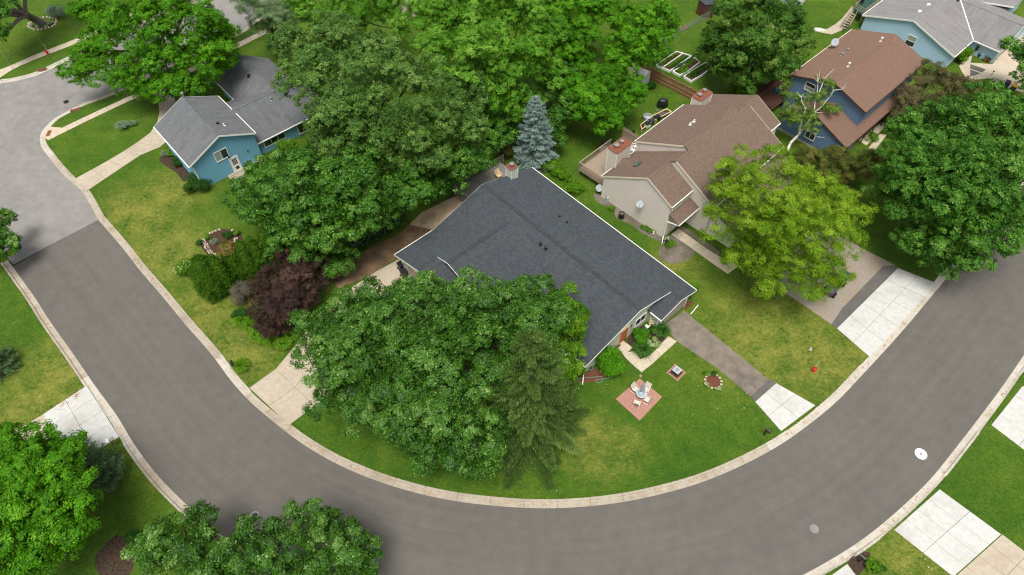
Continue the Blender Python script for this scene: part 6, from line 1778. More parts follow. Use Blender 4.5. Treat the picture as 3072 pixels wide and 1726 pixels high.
# ---- conifers
conifer('blue_spruce', 'silvery blue spruce behind the dark roofed house', (2.92, 65.50, 0.00), 9.8, 3.0, LF['blue'], layers=28, per_layer=12, droop=.2, needle=(.24, .075), dens=1.5, curve=.66, lean=(-.2, 0))
conifer('spruce_tree', 'dark Norway spruce standing in front of the oak', (1.50, 28.65, 0.00), 16.5, 6.0, LF['spruce'], layers=28, per_layer=10, droop=.38, needle=(.27, .085), dens=1.7, z0=.5, curve=.82, bend=.12)
conifer('spruce_tree', 'small bluish spruce at the left edge', (-51.56, 35.06, 0.00), 5.5, 2.0, LF['juniper'], layers=20, per_layer=11, droop=.2, dens=1.1)
conifer('juniper_shrub', 'feathery juniper beside the bottom left driveway', (-37.05, 23.43, 0.00), 4.0, 2.5, LF['juniper'], layers=16, per_layer=13, droop=-.15, needle=(.24, .07), dens=1.1, curve=.45, bend=.25)
conifer('juniper_shrub', 'second feathery juniper behind the bottom left maple', (-39.68, 24.94, 0.00), 3.6, 2.1, LF['juniper'], layers=13, per_layer=12, droop=-.2, needle=(.24, .07), dens=1.0, curve=.45, bend=.25)
# ---- arborvitae, purple smoke bush and the corner bed
G1 = 'arborvitae in the corner bed'
cedar('arborvitae', 'broad arborvitae nearest the road in the corner bed', (-32.22, 44.14, 0.00), 6.4, 1.40, LF['cedar'], G1, (.15, .1))
cedar('arborvitae', 'second broad arborvitae leaning on the one by the road', (-31.21, 44.89, 0.00), 5.6, 1.20, LF['cedar'], G1)
cedar('arborvitae', 'arborvitae with a brown dead patch by the stone bed', (-30.12, 46.68, 0.00), 5.6, 1.05, LF['cedar'], G1, brown=((-30.13, 47.46, 4.60), 1.3))
cedar('arborvitae', 'slim arborvitae right of the one with the dead patch', (-28.74, 46.94, 0.00), 5.6, 0.95, LF['cedar'], G1)
cedar('arborvitae', 'arborvitae closest to the dark oak', (-27.88, 47.47, 0.00), 5.6, 0.95, LF['cedar'], G1)
cedar('arborvitae', 'shaded arborvitae between the dark oak and the purple bush', (-26.60, 48.53, 0.00), 5.4, 1.05, LF['cedar'], G1)
tree('smoke_bush', 'large dark purple smoke bush', (-24.42, 41.81, 0.00), [((-24.07, 47.29, 2.80), 1.5), ((-21.38, 47.36, 2.40), 1.3), ((-24.90, 44.56, 3.20), 1.5), ((-22.56, 42.61, 4.00), 1.7), ((-25.05, 42.35, 3.40), 1.5), ((-22.81, 40.50, 4.00), 1.7), ((-21.62, 41.87, 3.40), 1.4), ((-25.81, 41.28, 2.60), 1.2), ((-24.26, 39.69, 3.20), 1.4), ((-22.43, 39.61, 3.00), 1.3), ((-25.24, 39.15, 2.00), 1.1), ((-23.55, 38.95, 1.80), 1.0), ((-22.02, 45.09, 3.00), 1.5), ((-20.47, 44.72, 2.20), 1.1), ((-26.91, 43.19, 2.60), .9)], LF['purple'], (.17, .13), .62, 1.0, 110, .16, M['bark_grey'], cat='shrub', fork=.3, tuft=.26, twigs=4)
bush('shrub', 'dull greyish shrub left of the purple bush', (-28.86, 43.52, 0.00), (1.5, 1.3), 2.4, LF['dull'], (.14, .09), 330)
bush('shrub', 'low green shrub under the left side of the purple bush', (-28.62, 41.21, 0.00), (1.1, .8), 1.2, LF['shrub_dark'], (.16, .1), 300)
bush('hydrangea', 'hydrangea with cream flowers at the corner bed', (-35.87, 47.07, 0.00), (1.15, 1.1), 1.9, LF['shrub'], (.18, .12), 260, flowers=(LF['petal'], 34, .16))
bush('shrub', 'small dark shrub in the shade of the arborvitae', (-31.92, 47.73, 0.00), .75, .9, LF['shrub_dark'], (.18, .13), 280)
bush('shrub', 'low leafy plant between arborvitae and smoke bush', (-30.41, 45.78, 0.00), .7, .6, LF['shrub'], (.2, .14), 260, cat='plant')
for (c_, r_, h_, m_, lab) in (((-35.28, 52.18, 0.00), .4, .4, 'shrub', 'little green plant at the upper left of the stone bed'), ((-36.07, 51.54, 0.00), .45, .5, 'shrub_dark', 'dark little shrub left of the stone bed'), ((-33.12, 52.96, 0.00), .8, .6, 'shrub_dark', 'dark green perennial at the top of the stone bed'), ((-32.01, 52.82, 0.00), .6, .5, 'shrub', 'green perennial at the top right of the stone bed'), ((-33.28, 49.81, 0.00), .5, .3, 'shrub', 'low light green plant in the middle of the stone bed')):
    bush('perennial', lab, c_, r_, h_, LF[m_], (.14, .1), 300, 'plant', lumps=5, stems=False)
clump('lily_clump', 'grey bladed plant in the stone bed', (-34.40, 51.68, 0.00), .55, .45, LF['yucca'], 120, .05)
# ---- shrubs round the houses
bush('shrub', 'round clipped shrub at the blue house corner', (-38.63, 60.28, 0.00), 1.5, 1.9, LF['shrub_dark'], (.14, .09), 420)
bush('shrub', 'leafy shrub beside the blue house landing', (-31.46, 62.24, 0.00), (1.6, 1.3), 2.2, LF['shrub'], (.18, .12), 330)
bush('shrub', 'leafy shrub right of the blue house steps', (-28.51, 66.24, 0.00), (1.7, 1.4), 2.4, LF['shrub'], (.18, .12), 300)
bush('shrub', 'dark shrub below the blue house patio door', (-25.12, 67.37, 0.00), (1.5, 1.2), 2.0, LF['shrub_dark'], (.18, .12), 280)
bush('shrub', 'low shrub along the left wall of the blue house', (-42.44, 65.10, 0.00), (.9, 1.1), .9, LF['shrub_dark'], (.14, .1), 320)
bush('shrub', 'second low shrub along the left wall of the blue house', (-43.95, 66.77, 0.00), (.8, .8), .7, LF['shrub'], (.14, .1), 300)
clump('yucca', 'grey green yucca clump on the corner lawn', (-51.78, 71.78, 0.00), 1.0, .9, LF['yucca'], 240, .07)
clump('yucca', 'smaller grey green clump beside the yucca', (-50.67, 72.45, 0.00), .6, .6, LF['yucca'], 130, .06)
clump('lily_clump', 'grey leaved clump at the edge of the blue house bed', (-44.54, 66.59, 0.00), .7, .6, LF['yucca'], 150, .05)
bush('shrub', 'large round light green shrub at the front corner of the dark roofed house', (9.86, 35.11, 0.00), 1.7, 2.1, LF['bright'], (.17, .12), 460)
bush('shrub', 'round green shrub right of the entry', (13.21, 38.47, 0.00), 1.0, 1.4, LF['bright'], (.14, .1), 460)
clump('day_lily', 'arching day lily clump at the front path', (13.34, 36.87, 0.00), 1.15, .95, LF['blade'], 520, .055, group='day lilies by the front path')
clump('day_lily', 'arching day lily clump by the garage corner', (15.58, 39.18, 0.00), 1.1, .95, LF['blade'], 480, .055, group='day lilies by the front path')
bush('hosta', 'pale variegated hosta between the day lilies', (14.51, 37.93, 0.00), .75, .6, LF['variegated'], (.2, .12), 300, 'plant', lumps=6, stems=False)
bush('perennial', 'small green plant under the front window', (14.48, 39.62, 0.00), .5, .5, LF['shrub_dark'], (.14, .1), 300, 'plant', lumps=5, stems=False)
bush('shrub', 'green shrub at the right garage corner of the dark roofed house', (19.66, 44.32, 0.00), (.8, .9), 1.4, LF['shrub'], (.17, .12), 360)
for i, (c_, lab) in enumerate((((6.11, 62.59, 0.00), 'nearest shrub along the back wall of the dark roofed house'), ((4.91, 64.03, 0.00), 'second shrub along the back wall of the dark roofed house'), ((7.47, 60.15, 0.00), 'low shrub on the lawn side of the dark roof'))):
    bush('shrub', lab, c_, (1.4, 1.2), 1.2, LF['shrub'], (.2, .13), 240, lumps=15)
bush('shrub', 'leafy shrub beneath the blue spruce', (-1.00, 65.87, 0.00), (1.2, 1.0), 2.2, LF['crab'], (.16, .1), 300)
bush('shrub', 'shrub between the two back yard chimneys', (31.16, 79.18, 0.00), (1.3, 1.0), 1.6, LF['shrub'], (.2, .13), 200)
bush('shrub', 'dark low shrubs beside the dark stained deck', (34.49, 79.54, 0.00), (1.5, 1.0), 1.2, LF['shrub_dark'], (.2, .13), 240)
bush('shrub', 'bright round shrub at the pale blue house corner', (65.80, 86.77, 0.00), (1.5, 1.2), 2.0, LF['shrub'], (.2, .14), 260)
bush('shrub', 'bed of dark green plants along the porch path', (50.87, 72.44, 0.00), (1.6, 1.1), .8, LF['shrub_dark'], (.18, .12), 240)
bush('shrub', 'light green plants beside the porch path', (47.22, 69.72, 0.00), (.9, 1.0), .6, LF['shrub'], (.18, .12), 260)
bush('shrub', 'silvery shrub beside the old trunk', (-70.89, 98.15, 0.00), (1.4, 1.2), 2.0, LF['yucca'], (.16, .08), 260)
bush('shrub', 'rounded dark shrub in the bottom left mulch bed', (-32.31, 18.02, 0.00), (1.0, .9), 1.0, LF['shrub_dark'], (.14, .1), 330)
bush('shrub', 'spreading light green plant at the roadside mailbox', (30.37, 15.94, 0.00), (.85, .7), .8, LF['shrub'], (.17, .12), 300)
bush('shrub', 'small shrub behind the mailbox plant', (30.67, 15.52, 0.00), (.6, .5), .6, LF['shrub_dark'], (.15, .1), 300)
bush('shrub', 'green shrub below the bright small tree at the roof edge', (6.09, 34.37, 0.00), (1.2, 1.1), 2.4, LF['shrub'], (.18, .12), 330)
# day lilies along the drive and at the kerb
for i, (c_, r_, lab) in enumerate((((-25.66, 38.42, 0.00), .8, 'day lily clump at the tip of the purple bush'), ((-24.48, 37.86, 0.00), .8, 'second day lily clump beside the concrete drive'), ((-23.48, 37.63, 0.00), .75, 'day lily clump touching the concrete drive'), ((-27.31, 39.80, 0.00), .7, 'day lily clump under the purple bush on the lawn side'), ((-27.22, 34.97, 0.00), .75, 'lone lily clump by the kerb'), ((-22.90, 38.54, 0.00), .7, 'day lily clump behind the others at the drive'), ((-28.42, 40.39, 0.00), .75, 'lily clump left of the purple bush'), ((-26.35, 38.54, 0.00), .7, 'lily clump between the purple bush and the lawn'))):
    clump('day_lily', lab, c_, r_ * 1.3, .9, LF['shrub'], 380, .07, group='day lilies at the drive')
# white flowered ground cover beside the dirt bed
t_ = thing('ground_cover', (-19.42, 49.96, 0.00), kind='stuff')
n_ = 9000
q0, q1 = np.array((-20.81, 47.87, 0.00)), np.array((-12.64, 55.11, 0.00))
f_ = rng.random(n_)
P = q0 + (q1 - q0) * f_[:, None] + np.stack([rng.normal(-.55, .5, n_), rng.normal(.45, .5, n_), rng.uniform(.05, .4, n_)], 1)
leaf_mesh('leaves', P, unit(n_) * .6 + np.array([0, 0, .8]), .2, .12, rng.normal(.4, .2, n_), LF['shrub_dark'], t_)
k_ = rng.choice(n_, 500, replace=False)
leaf_mesh('flowers', P[k_] + np.array([0, 0, .1]), unit(500) * .3 + np.array([0, 0, 1]), .12, .1, rng.random(500), LF['petal'], t_)
# weedy patch behind the beige bed stones
# ---- birch: pale leaning stem with bare twigs and thin leaf sprays
def birch():
    base = (34.95, 65.82, 0.00)
    t = thing('birch_tree', (base[0], base[1], 0), 'leaning white barked birch with bare top twigs', 'tree')
    nodes = dict(b=Vector((base[0], base[1], -.05)), a1=Vector((35.67, 67.36, 1.40)), a2=Vector((36.45, 67.62, 2.60)), f1=Vector((36.38, 68.15, 3.40)), f2=Vector((37.21, 68.17, 4.00)), g1=Vector((37.76, 68.80, 5.00)), g2=Vector((37.79, 69.80, 6.00)), g3=Vector((38.86, 69.49, 5.80)), h1=Vector((39.22, 72.31, 7.60)), h2=Vector((40.10, 72.89, 8.60)), h3=Vector((39.93, 70.59, 7.00)), h4=Vector((40.76, 70.25, 7.40)), h5=Vector((41.23, 70.69, 8.00)), k1=Vector((36.73, 69.31, 5.20)), k2=Vector((35.97, 70.04, 6.40)), k3=Vector((35.29, 70.30, 7.00)), k4=Vector((36.12, 70.02, 7.00)), t1=Vector((37.90, 71.25, 7.80)), t2=Vector((37.76, 72.00, 8.60)), t3=Vector((38.02, 72.21, 8.80)), t4=Vector((37.22, 71.48, 8.20)), s1=Vector((38.87, 69.06, 4.80)), d1=Vector((38.54, 67.16, 2.60)), d2=Vector((39.57, 67.12, 2.40)))
    E_ = [('b', 'a1', .17, .14), ('a1', 'a2', .14, .12), ('a2', 'f1', .12, .10), ('a2', 'f2', .09, .08), ('f1', 'k1', .07, .05), ('k1', 'k2', .05, .035), ('k2', 'k3', .03, .012), ('k2', 'k4', .03, .012), ('f2', 'g1', .08, .06), ('g1', 'g2', .06, .045), ('g2', 'h1', .045, .03), ('h1', 'h2', .03, .01), ('g2', 't1', .035, .02), ('t1', 't2', .02, .008), ('t1', 't3', .02, .008), ('t1', 't4', .016, .008), ('g1', 'g3', .055, .045), ('g3', 'h3', .04, .03), ('h3', 'h4', .03, .02), ('h4', 'h5', .02, .008), ('g1', 's1', .04, .012), ('f1', 'd1', .04, .03), ('d1', 'd2', .03, .01)]
    mb = MB()
    for a_, b_, r0, r1 in E_:
        limb(mb, nodes[a_], nodes[b_], r0 * 1.25, r1 * 1.3, 0.0, 4, 7, .18)
    for k in ('h1', 'h3', 'h4', 'k2', 't1', 'g2', 'g3', 's1', 'f1', 'k1'):
        for j in range(4):
            d = Vector(unit(1)[0]); d.z = abs(d.z) * .6 + .1
            limb(mb, nodes[k], nodes[k] + d * rng.uniform(.6, 1.4), .014, .005, 0, 3, 4)
    bm_ = NT('birch_bark')
    p = bm_.pos()
    mpv = bm_.n('Mapping'); mpv.inputs['Scale'].default_value = (6, 6, 16); bm_.l(p, mpv.inputs['Vector'])
    f = bm_.noise(mpv.outputs[0], 1.0, 4)
    bm_.color(bm_.ramp(f, [(.34, srgb(110, 104, 98)), (.42, srgb(206, 202, 194)), (.7, srgb(226, 222, 214))]))
    bm_.rough(.8, .2)
    mb.build('trunk', bm_.m, t, smooth=True)
    lob = [((34.98, 71.09, 5.60), .95), ((34.93, 72.44, 6.20), .6), ((34.51, 69.62, 4.80), .9), ((35.94, 69.81, 5.40), .8), ((36.87, 69.99, 6.00), .8), ((39.01, 71.87, 7.20), .75), ((39.99, 71.48, 7.20), .7), ((38.44, 70.04, 6.40), .9), ((39.61, 69.05, 5.40), .9), ((40.71, 69.69, 5.20), .6), ((36.98, 68.55, 4.60), .9), ((35.66, 68.80, 4.40), .9), ((37.76, 67.60, 3.40), .7), ((36.50, 67.49, 3.80), .6), ((35.03, 68.17, 4.00), .7)]
    P, N, T = crown_points([(l[0][0], l[0][1], l[0][2], l[1] * 1.1) for l in lob], .5, .85, 80, tuft=.3, inner=.2)
    leaf_mesh('crown', P, N, .17, .12, T, LF['birch'], t)
birch()

# ---- loose grass tufts over the lawns near the camera: one mass
def grass_tufts():
    keep_out = BLOCK
    n = 50000
    # denser towards the camera
    y = 14 + 100 * rng.random(n) ** 1.35
    half = (60 * .80 + y * .60) * .80
    x = (rng.random(n) * 2 - 1) * half
    xy = np.stack([x, y], 1)
    ok = inside(lawn_main, xy) | inside(lawn_out, xy) | inside(lawn_far, xy)
    for pl in keep_out:
        ok &= ~inside(pl, xy)
    xy = xy[ok]
    # edge tufts along the kerbs
    m = 4
    P0 = np.concatenate([np.repeat(xy, m, 0) + rng.normal(0, .06, (len(xy) * m, 2))])
    edge = []
    for line, w in ((loop_in, KW), (near_edge, -KW), (far_edge, KW), ([p for p in offset(inner, -10.05) if p.y < 49], -KW)):
        for p in offset(resample(line, .05), w):
            edge.append((p.x, p.y))
    edge = np.array(edge)
    edge = edge[(edge[:, 1] < 118)] + rng.normal(0, .05, (int((edge[:, 1] < 118).sum()), 2))
    ok = np.ones(len(edge), bool)
    for pl in keep_out:
        ok &= ~inside(pl, edge)
    edge = edge[ok]
    P0 = np.concatenate([P0, edge])
    k = len(P0)
    h = rng.uniform(.05, .13, k)
    P = np.column_stack([P0, h * .42])
    D = np.column_stack([rng.normal(0, .45, (k, 2)), np.ones(k)])
    N = np.column_stack([rng.normal(0, 1, (k, 2)), rng.uniform(.1, .9, k)])
    pn = .5 + .5 * np.sin(P0[:, 0] * .35 + 1.7 * np.sin(P0[:, 1] * .23)) * np.sin(P0[:, 1] * .31 + 1.3 * np.sin(P0[:, 0] * .27))
    T = .2 + .35 * pn + rng.normal(0, .2, k)
    root = thing('grass', (0, 0, 0), kind='stuff')
    w = xy[(rng.random(len(xy)) < .02) & (np.sin(xy[:, 0] * .4) + np.cos(xy[:, 1] * .33 + 1) > .2)]
    leaf_mesh('lawn_flowers', np.column_stack([w, np.full(len(w), .13)]), unit(len(w)) * .3 + np.array([0, 0, 1]), .11, .1, rng.random(len(w)), LF['petal'], root)
    leaf_mesh('grass_blades', P, N, h * 1.3, .035, T, LF['blades_lawn'], root, direction=D)

for i, (c_, lab) in enumerate((((11.93, 56.93, 0.00), 'low green plants in the pebble bed near the electric meters'), ((15.63, 54.02, 0.00), 'low green plants in the pebble bed at the middle of the beige wall'), ((16.29, 53.43, 0.00), 'green plants by the garden ornaments'), ((18.57, 51.55, 0.00), 'green weeds at the top of the round pebble bed'), ((17.76, 51.16, 0.00), 'green plants beside the hose reel'))):
    bush('perennial', lab, c_, (.7, .5), .4, LF['shrub'], (.14, .1), 300, 'plant', lumps=7, stems=False)


# ------------------------------------------------------------------ yard things
def yaw(c, a):
    """place local (x, y, z) at c turned by a degrees"""
    ca, sa = math.cos(R(a)), math.sin(R(a))
    return lambda x, y, z: Vector((c[0] + x * ca - y * sa, c[1] + x * sa + y * ca, (c[2] if len(c) > 2 else 0) + z))

# brick patio, tile by tile
PT = thing('patio', (12.47, 31.46, 0.00), kind='structure')
qa, qb, qc, qd = (12.77, 33.81, 0.00), (14.73, 31.75, 0.00), (12.23, 29.20, 0.00), (10.15, 31.51, 0.00)
nn = 9
for i in range(nn):
    for j in range(nn):
        f_ = lambda u, v: lerp2(lerp2(qa, qb, u), lerp2(qd, qc, u), v)
        if (i + j) % 2 and 0 < i < nn - 1 and 0 < j < nn - 1:
            parts_ = ((0, .5, 0, 1), (.5, 1, 0, 1))
        else:
            parts_ = ((0, 1, 0, 1),)
        for (x0, x1, y0, y1) in parts_:
            poly = [f_((i + x0) / nn, (j + y0) / nn), f_((i + x1) / nn, (j + y0) / nn), f_((i + x1) / nn, (j + y1) / nn), f_((i + x0) / nn, (j + y1) / nn)]
            slab(ccw(poly), PT, M['brick_red'], .045, .005, 'tile', .09, .004)

def sling_chair(c, a, label):
    t = thing('patio_chair', c, label, 'chair', 'chairs on the brick patio')
    Y = yaw((c[0], c[1], .05), a)
    for sx in (-1, 1):
        mb = MB()
        mb.tube([Y(sx * .29, -.3, 0), Y(sx * .29, .3, 0)], .016, 6)
        mb.tube([Y(sx * .29, -.3, 0), Y(sx * .29, -.3, .6), Y(sx * .29, .22, .62)], .016, 6)
        mb.tube([Y(sx * .29, .28, 0), Y(sx * .29, .1, .4), Y(sx * .27, .42, 1.0)], .016, 6)
        mb.build('side_frame', M['white'], t)
    mb = MB(); mb.slab3([Y(-.27, -.28, .42), Y(.27, -.28, .42), Y(.27, .16, .38), Y(-.27, .16, .38)], .015); mb.build('seat', M['fabric'], t)
    mb = MB(); mb.slab3([Y(-.26, .18, .40), Y(.26, .18, .40), Y(.26, .42, 1.0), Y(-.26, .42, 1.0)], .012); mb.build('backrest', M['fabric'], t)
    return t
tc = (12.63, 31.80, 0.00)
sling_chair((12.10, 32.43, 0.00), 48, 'pale sling chair on the upper left of the patio table')
sling_chair((13.22, 32.43, 0.00), -35, 'pale sling chair behind the patio table under the plastic')
sling_chair((12.10, 30.85, 0.00), 155, 'pale sling chair on the near left of the patio table')
sling_chair((13.17, 31.23, 0.00), 235, 'pale sling chair on the near right of the patio table')
tb = thing('patio_table', tc, 'round glass patio table on the brick patio', 'table')
mb = MB(); mb.lathe((tc[0], tc[1], .70), [(.02, 0), (.52, 0), (.54, .012), (.52, .024), (.02, .024)], 28); mb.build('table_top', M['grey_dish'], tb)
for k in range(4):
    a_ = k * math.pi / 2 + .4
    mb = MB(); mb.tube([(tc[0] + .42 * math.cos(a_), tc[1] + .42 * math.sin(a_), .04), (tc[0] + .3 * math.cos(a_), tc[1] + .3 * math.sin(a_), .71)], .018, 6); mb.build('leg', M['white'], tb)
um = thing('closed_umbrella', tc, 'closed umbrella in a clear plastic sleeve on the patio table', 'umbrella')
mb = MB(); mb.tube([(tc[0], tc[1], .06), (tc[0] + .08, tc[1] + .25, 2.3)], .022, 8); mb.build('pole', M['steel'], um)
mb = MB(); mb.lathe((tc[0] + .035, tc[1] + .1, .95), [(.05, 0), (.22, .12), (.2, .5), (.12, 1.0), (.03, 1.4)], 9, (.035, .11, 1)); mb.build('canopy', plain('umbrella_cloth', srgb(140, 148, 152), .5, .4, .2, 9), um)
mb = MB(); mb.lathe((tc[0] - .05, tc[1] - .02, .725), [(.3, 0), (.34, .08), (.16, .22), (.05, .26)], 11); mb.build('sleeve', plain('crumpled_plastic', srgb(140, 152, 164), .25, .6, .4, 7), um)

# fire pit with a brick ring
fp = (16.50, 34.46, 0.00)
ft = thing('fire_pit', fp, 'square grey fire pit on a ring of bricks', 'fire pit')
Y = yaw(fp, -45)
for sx in range(-2, 3):
    for sy in range(-2, 3):
        if max(abs(sx), abs(sy)) == 2:
            mb = MB(); mb.box(Y(sx * .3, sy * .3, .05), (.26, .2, .09), -45 + 90 * (abs(sx) == 2)); mb.build('brick', M['brick_red'], ft)
MB().box(Y(0, 0, .09), (.9, .9, .02), -45).build('ash_bed', M['soil'], ft)
for (sx, sy) in ((-1, -1), (-1, 1), (1, -1), (1, 1)):
    MB().box(Y(sx * .26, sy * .26, .3), (.05, .05, .5), -45).build('leg', M['dark_metal'], ft)
MB().box(Y(0, 0, .34), (.54, .54, .2), -45).build('bowl', M['dark_metal'], ft)
MB().box(Y(0, 0, .585), (.74, .74, .05), -45).build('lid', M['grey_dish'], ft)
MB().box(Y(0, 0, .625), (.34, .34, .03), -45).build('vent_plate', M['steel'], ft)
for k, p_ in enumerate(((12.89, 34.10, 0.00),)):
    slab(ccw([(p_[0] - .2, p_[1]), (p_[0], p_[1] - .2), (p_[0] + .2, p_[1]), (p_[0], p_[1] + .2)]), thing('stepping_stone', p_, kind='structure'), M['brick_red'], .03)

# round flower bed with mulch
fb = (20.07, 33.51, 0.00)
FB = thing('flower_bed', fb, 'round mulched flower bed with stones on the front lawn', 'flower bed')
mb = MB(); mb.lathe((fb[0], fb[1], 0), [(.78, 0), (.72, .05), (.4, .1), (.02, .13)], 20); mb.build('mulch', M['mulch_red'], FB)
for k in range(13):
    a_ = k * 2 * math.pi / 13
    mb = MB(); mb.lathe((fb[0] + .8 * math.cos(a_), fb[1] + .8 * math.sin(a_), -.01), [(.12, 0), (.14, .05), (.09, .1), (.02, .12)], 7); mb.build('stone', M['stone'], FB)
for (dx, dy, r_, m_, lab) in ((-.75, -.55, .4, 'variegated', 'pale plant at the lower left of the round flower bed'), (.35, -.85, .45, 'variegated', 'pale plant at the bottom of the round flower bed'), (-.6, .7, .4, 'shrub', 'green plant at the top left of the round flower bed'), (.2, .8, .35, 'shrub_dark', 'green plant at the top of the round flower bed')):
    bush('perennial', lab, (fb[0] + dx, fb[1] + dy), r_, .35, LF[m_], (.12, .08), 320, 'plant', lumps=5, stems=False)

def hydrant(c, label):
    t = thing('fire_hydrant', c, label, 'hydrant')
    mb = MB(); mb.lathe((c[0], c[1], 0), [(.19, 0), (.19, .05), (.13, .06), (.125, .5), (.17, .51), (.17, .56), (.13, .58), (.1, .68), (.04, .74)], 14); mb.build('body', M['red'], t)
    for k, (r_, l_) in enumerate(((.07, .24), (.07, .24), (.09, .26))):
        a_ = R(20 + 90 * k)
        d = Vector((math.cos(a_), math.sin(a_), 0))
        mb = MB(); mb.lathe(Vector((c[0], c[1], .42)), [(r_ * .8, 0), (r_ * .8, l_ - .08), (r_, l_ - .08), (r_, l_), (r_ * .4, l_ + .03)], 10, d); mb.build('nozzle', M['red'], t)
    mb = MB(); mb.tube([(c[0] + .05, c[1] + .12, .3), (c[0] + .15, c[1] + .3, 1.5)], .012, 5); mb.build('marker_rod', M['white'], t)
    return t
hydrant((30.37, 34.68, 0.00), 'red fire hydrant on the lawn by the wide new apron')
hydrant((-68.77, 88.50, 0.00), 'red fire hydrant beside the far pavement at the top left')

def mailbox(c, a, label, col, post):
    t = thing('mailbox', c, label, 'mailbox')
    Y = yaw(c, a)
    MB().box(Y(0, 0, .55), (.11, .11, 1.1), a).build('post', post, t)
    mb = MB(); mb.beam(Y(0, -.1, .72), Y(0, .32, 1.02), .06, .06); mb.build('brace', post, t)
    mb = MB()
    pr = [(-.13, 0), (.13, 0), (.13, .16), (.09, .235), (0, .265), (-.09, .235), (-.13, .16)]
    vs = [Y(x, y_, 1.06 + z) for y_ in (-.18, .36) for x, z in pr]
    n = len(pr)
    mb.add(vs, [tuple(range(n)), tuple(range(2 * n - 1, n - 1, -1))] + [(i, n + i, n + (i + 1) % n, (i + 1) % n) for i in range(n)])
    b = mb.build('box', col, t)
    MB().box(Y(0, .375, 1.18), (.22, .02, .2), a).build('door', col, b)
    MB().box(Y(.145, .1, 1.3), (.012, .05, .16), a).build('flag', M['red'], b)
    return t
mailbox((23.83, 27.71, 0.00), -140, 'black mailbox on the front lawn at the kerb', M['black'], M['black'])
mailbox((29.22, 16.21, 0.00), 40, 'black mailbox in the mulch bed outside the bend', M['black'], M['black'])
mailbox((-27.89, 34.83, 0.00), 30, 'dark mailbox leaning behind the lily clump at the left kerb', M['dark_metal'], M['wood_dark'])
# parcel shelf post at the bottom left drive
c_ = (-37.16, 26.67, 0.00)
t = thing('mailbox', c_, 'white and wooden mailbox pair at the bottom left apron', 'mailbox')
Y = yaw(c_, 35)
MB().box(Y(0, 0, .5), (.1, .1, 1.0), 35).build('post', M['wood_fence'], t)
MB().box(Y(0, 0, 1.03), (.7, .3, .05), 35).build('shelf', M['wood_pale'], t)
MB().box(Y(-.17, 0, 1.16), (.28, .45, .2), 35).build('box', M['white'], t)
MB().box(Y(.18, 0, 1.15), (.26, .42, .18), 35).build('box', M['steel'], t)

# hose, pot, mat, stool near the front wall
t = thing('garden_hose', (8.69, 33.61, 0.00), 'green garden hose looping across the mulch onto the lawn', 'hose')
hp = catmull([(6.51, 33.81, 0.00), (7.31, 33.90, 0.00), (8.19, 33.95, 0.00), (8.98, 34.00, 0.00), (9.03, 33.51, 0.00), (8.53, 33.31, 0.00), (8.38, 33.61, 0.00), (9.05, 33.76, 0.00), (9.85, 33.90, 0.00), (10.59, 34.31, 0.00)], .12)
mb = MB(); mb.tube([(p.x, p.y, .04) for p in hp], .028, 6); mb.build('hose', M['hose'], t)
c_ = (7.91, 34.81, 0.00)
t = thing('flower_pot', c_, 'small teal pot at the house corner', 'pot')
mb = MB(); mb.lathe((c_[0], c_[1], 0), [(.16, 0), (.24, .34), (.26, .36), (.26, .42), (.22, .42), (.2, .3)], 14); mb.build('pot', M['hose'], t)
mb = MB(); mb.lathe((c_[0], c_[1], .3), [(.21, 0), (.2, .05), (.02, .08)], 12); mb.build('soil', M['soil'], t)
tag(MB().box((*(10.75, 37.77, 0.00)[:2], .165), (.85, .55, .03), -47).build('door_mat', M['wood_dark']), 'brown mat on the front step', 'mat')
t = thing('wooden_ladder', (14.78, 40.11, 0.00), 'pale wooden step ladder leaning by the front window', 'ladder')
l0, l1, t0, t1 = Vector((14.42, 39.99, 0.10)), Vector((15.03, 40.05, 0.10)), Vector((14.45, 40.50, 1.55)), Vector((14.98, 40.39, 1.55))
for p_, q_ in ((l0, t0), (l1, t1)):
    mb = MB(); mb.beam(p_, q_, .07, .04); mb.build('rail', M['wood_pale'], t)
for k in range(5):
    mb = MB(); mb.beam(l0.lerp(t0, (k + .4) / 5), l1.lerp(t1, (k + .4) / 5), .16, .03); mb.build('step', M['wood_pale'], t)
c_ = (11.84, 38.04, 0.00)
t = thing('lantern', c_, 'small dark lantern beside the front door', 'lantern')
mb = MB(); mb.lathe((c_[0], c_[1], .1), [(.1, 0), (.1, .03), (.08, .05), (.08, .25), (.1, .27), (.02, .36)], 8); mb.build('body', M['rust'], t)
c_ = (14.12, 39.67, 0.00)
t = thing('meter_box', c_, 'grey utility box in the plants under the front window', 'utility box')
MB().box((c_[0], c_[1], .3), (.35, .25, .6), -47).build('box', M['grey_dish'], t)
MB().box((c_[0], c_[1], .62), (.4, .3, .05), -47).build('lid', M['white'], t)

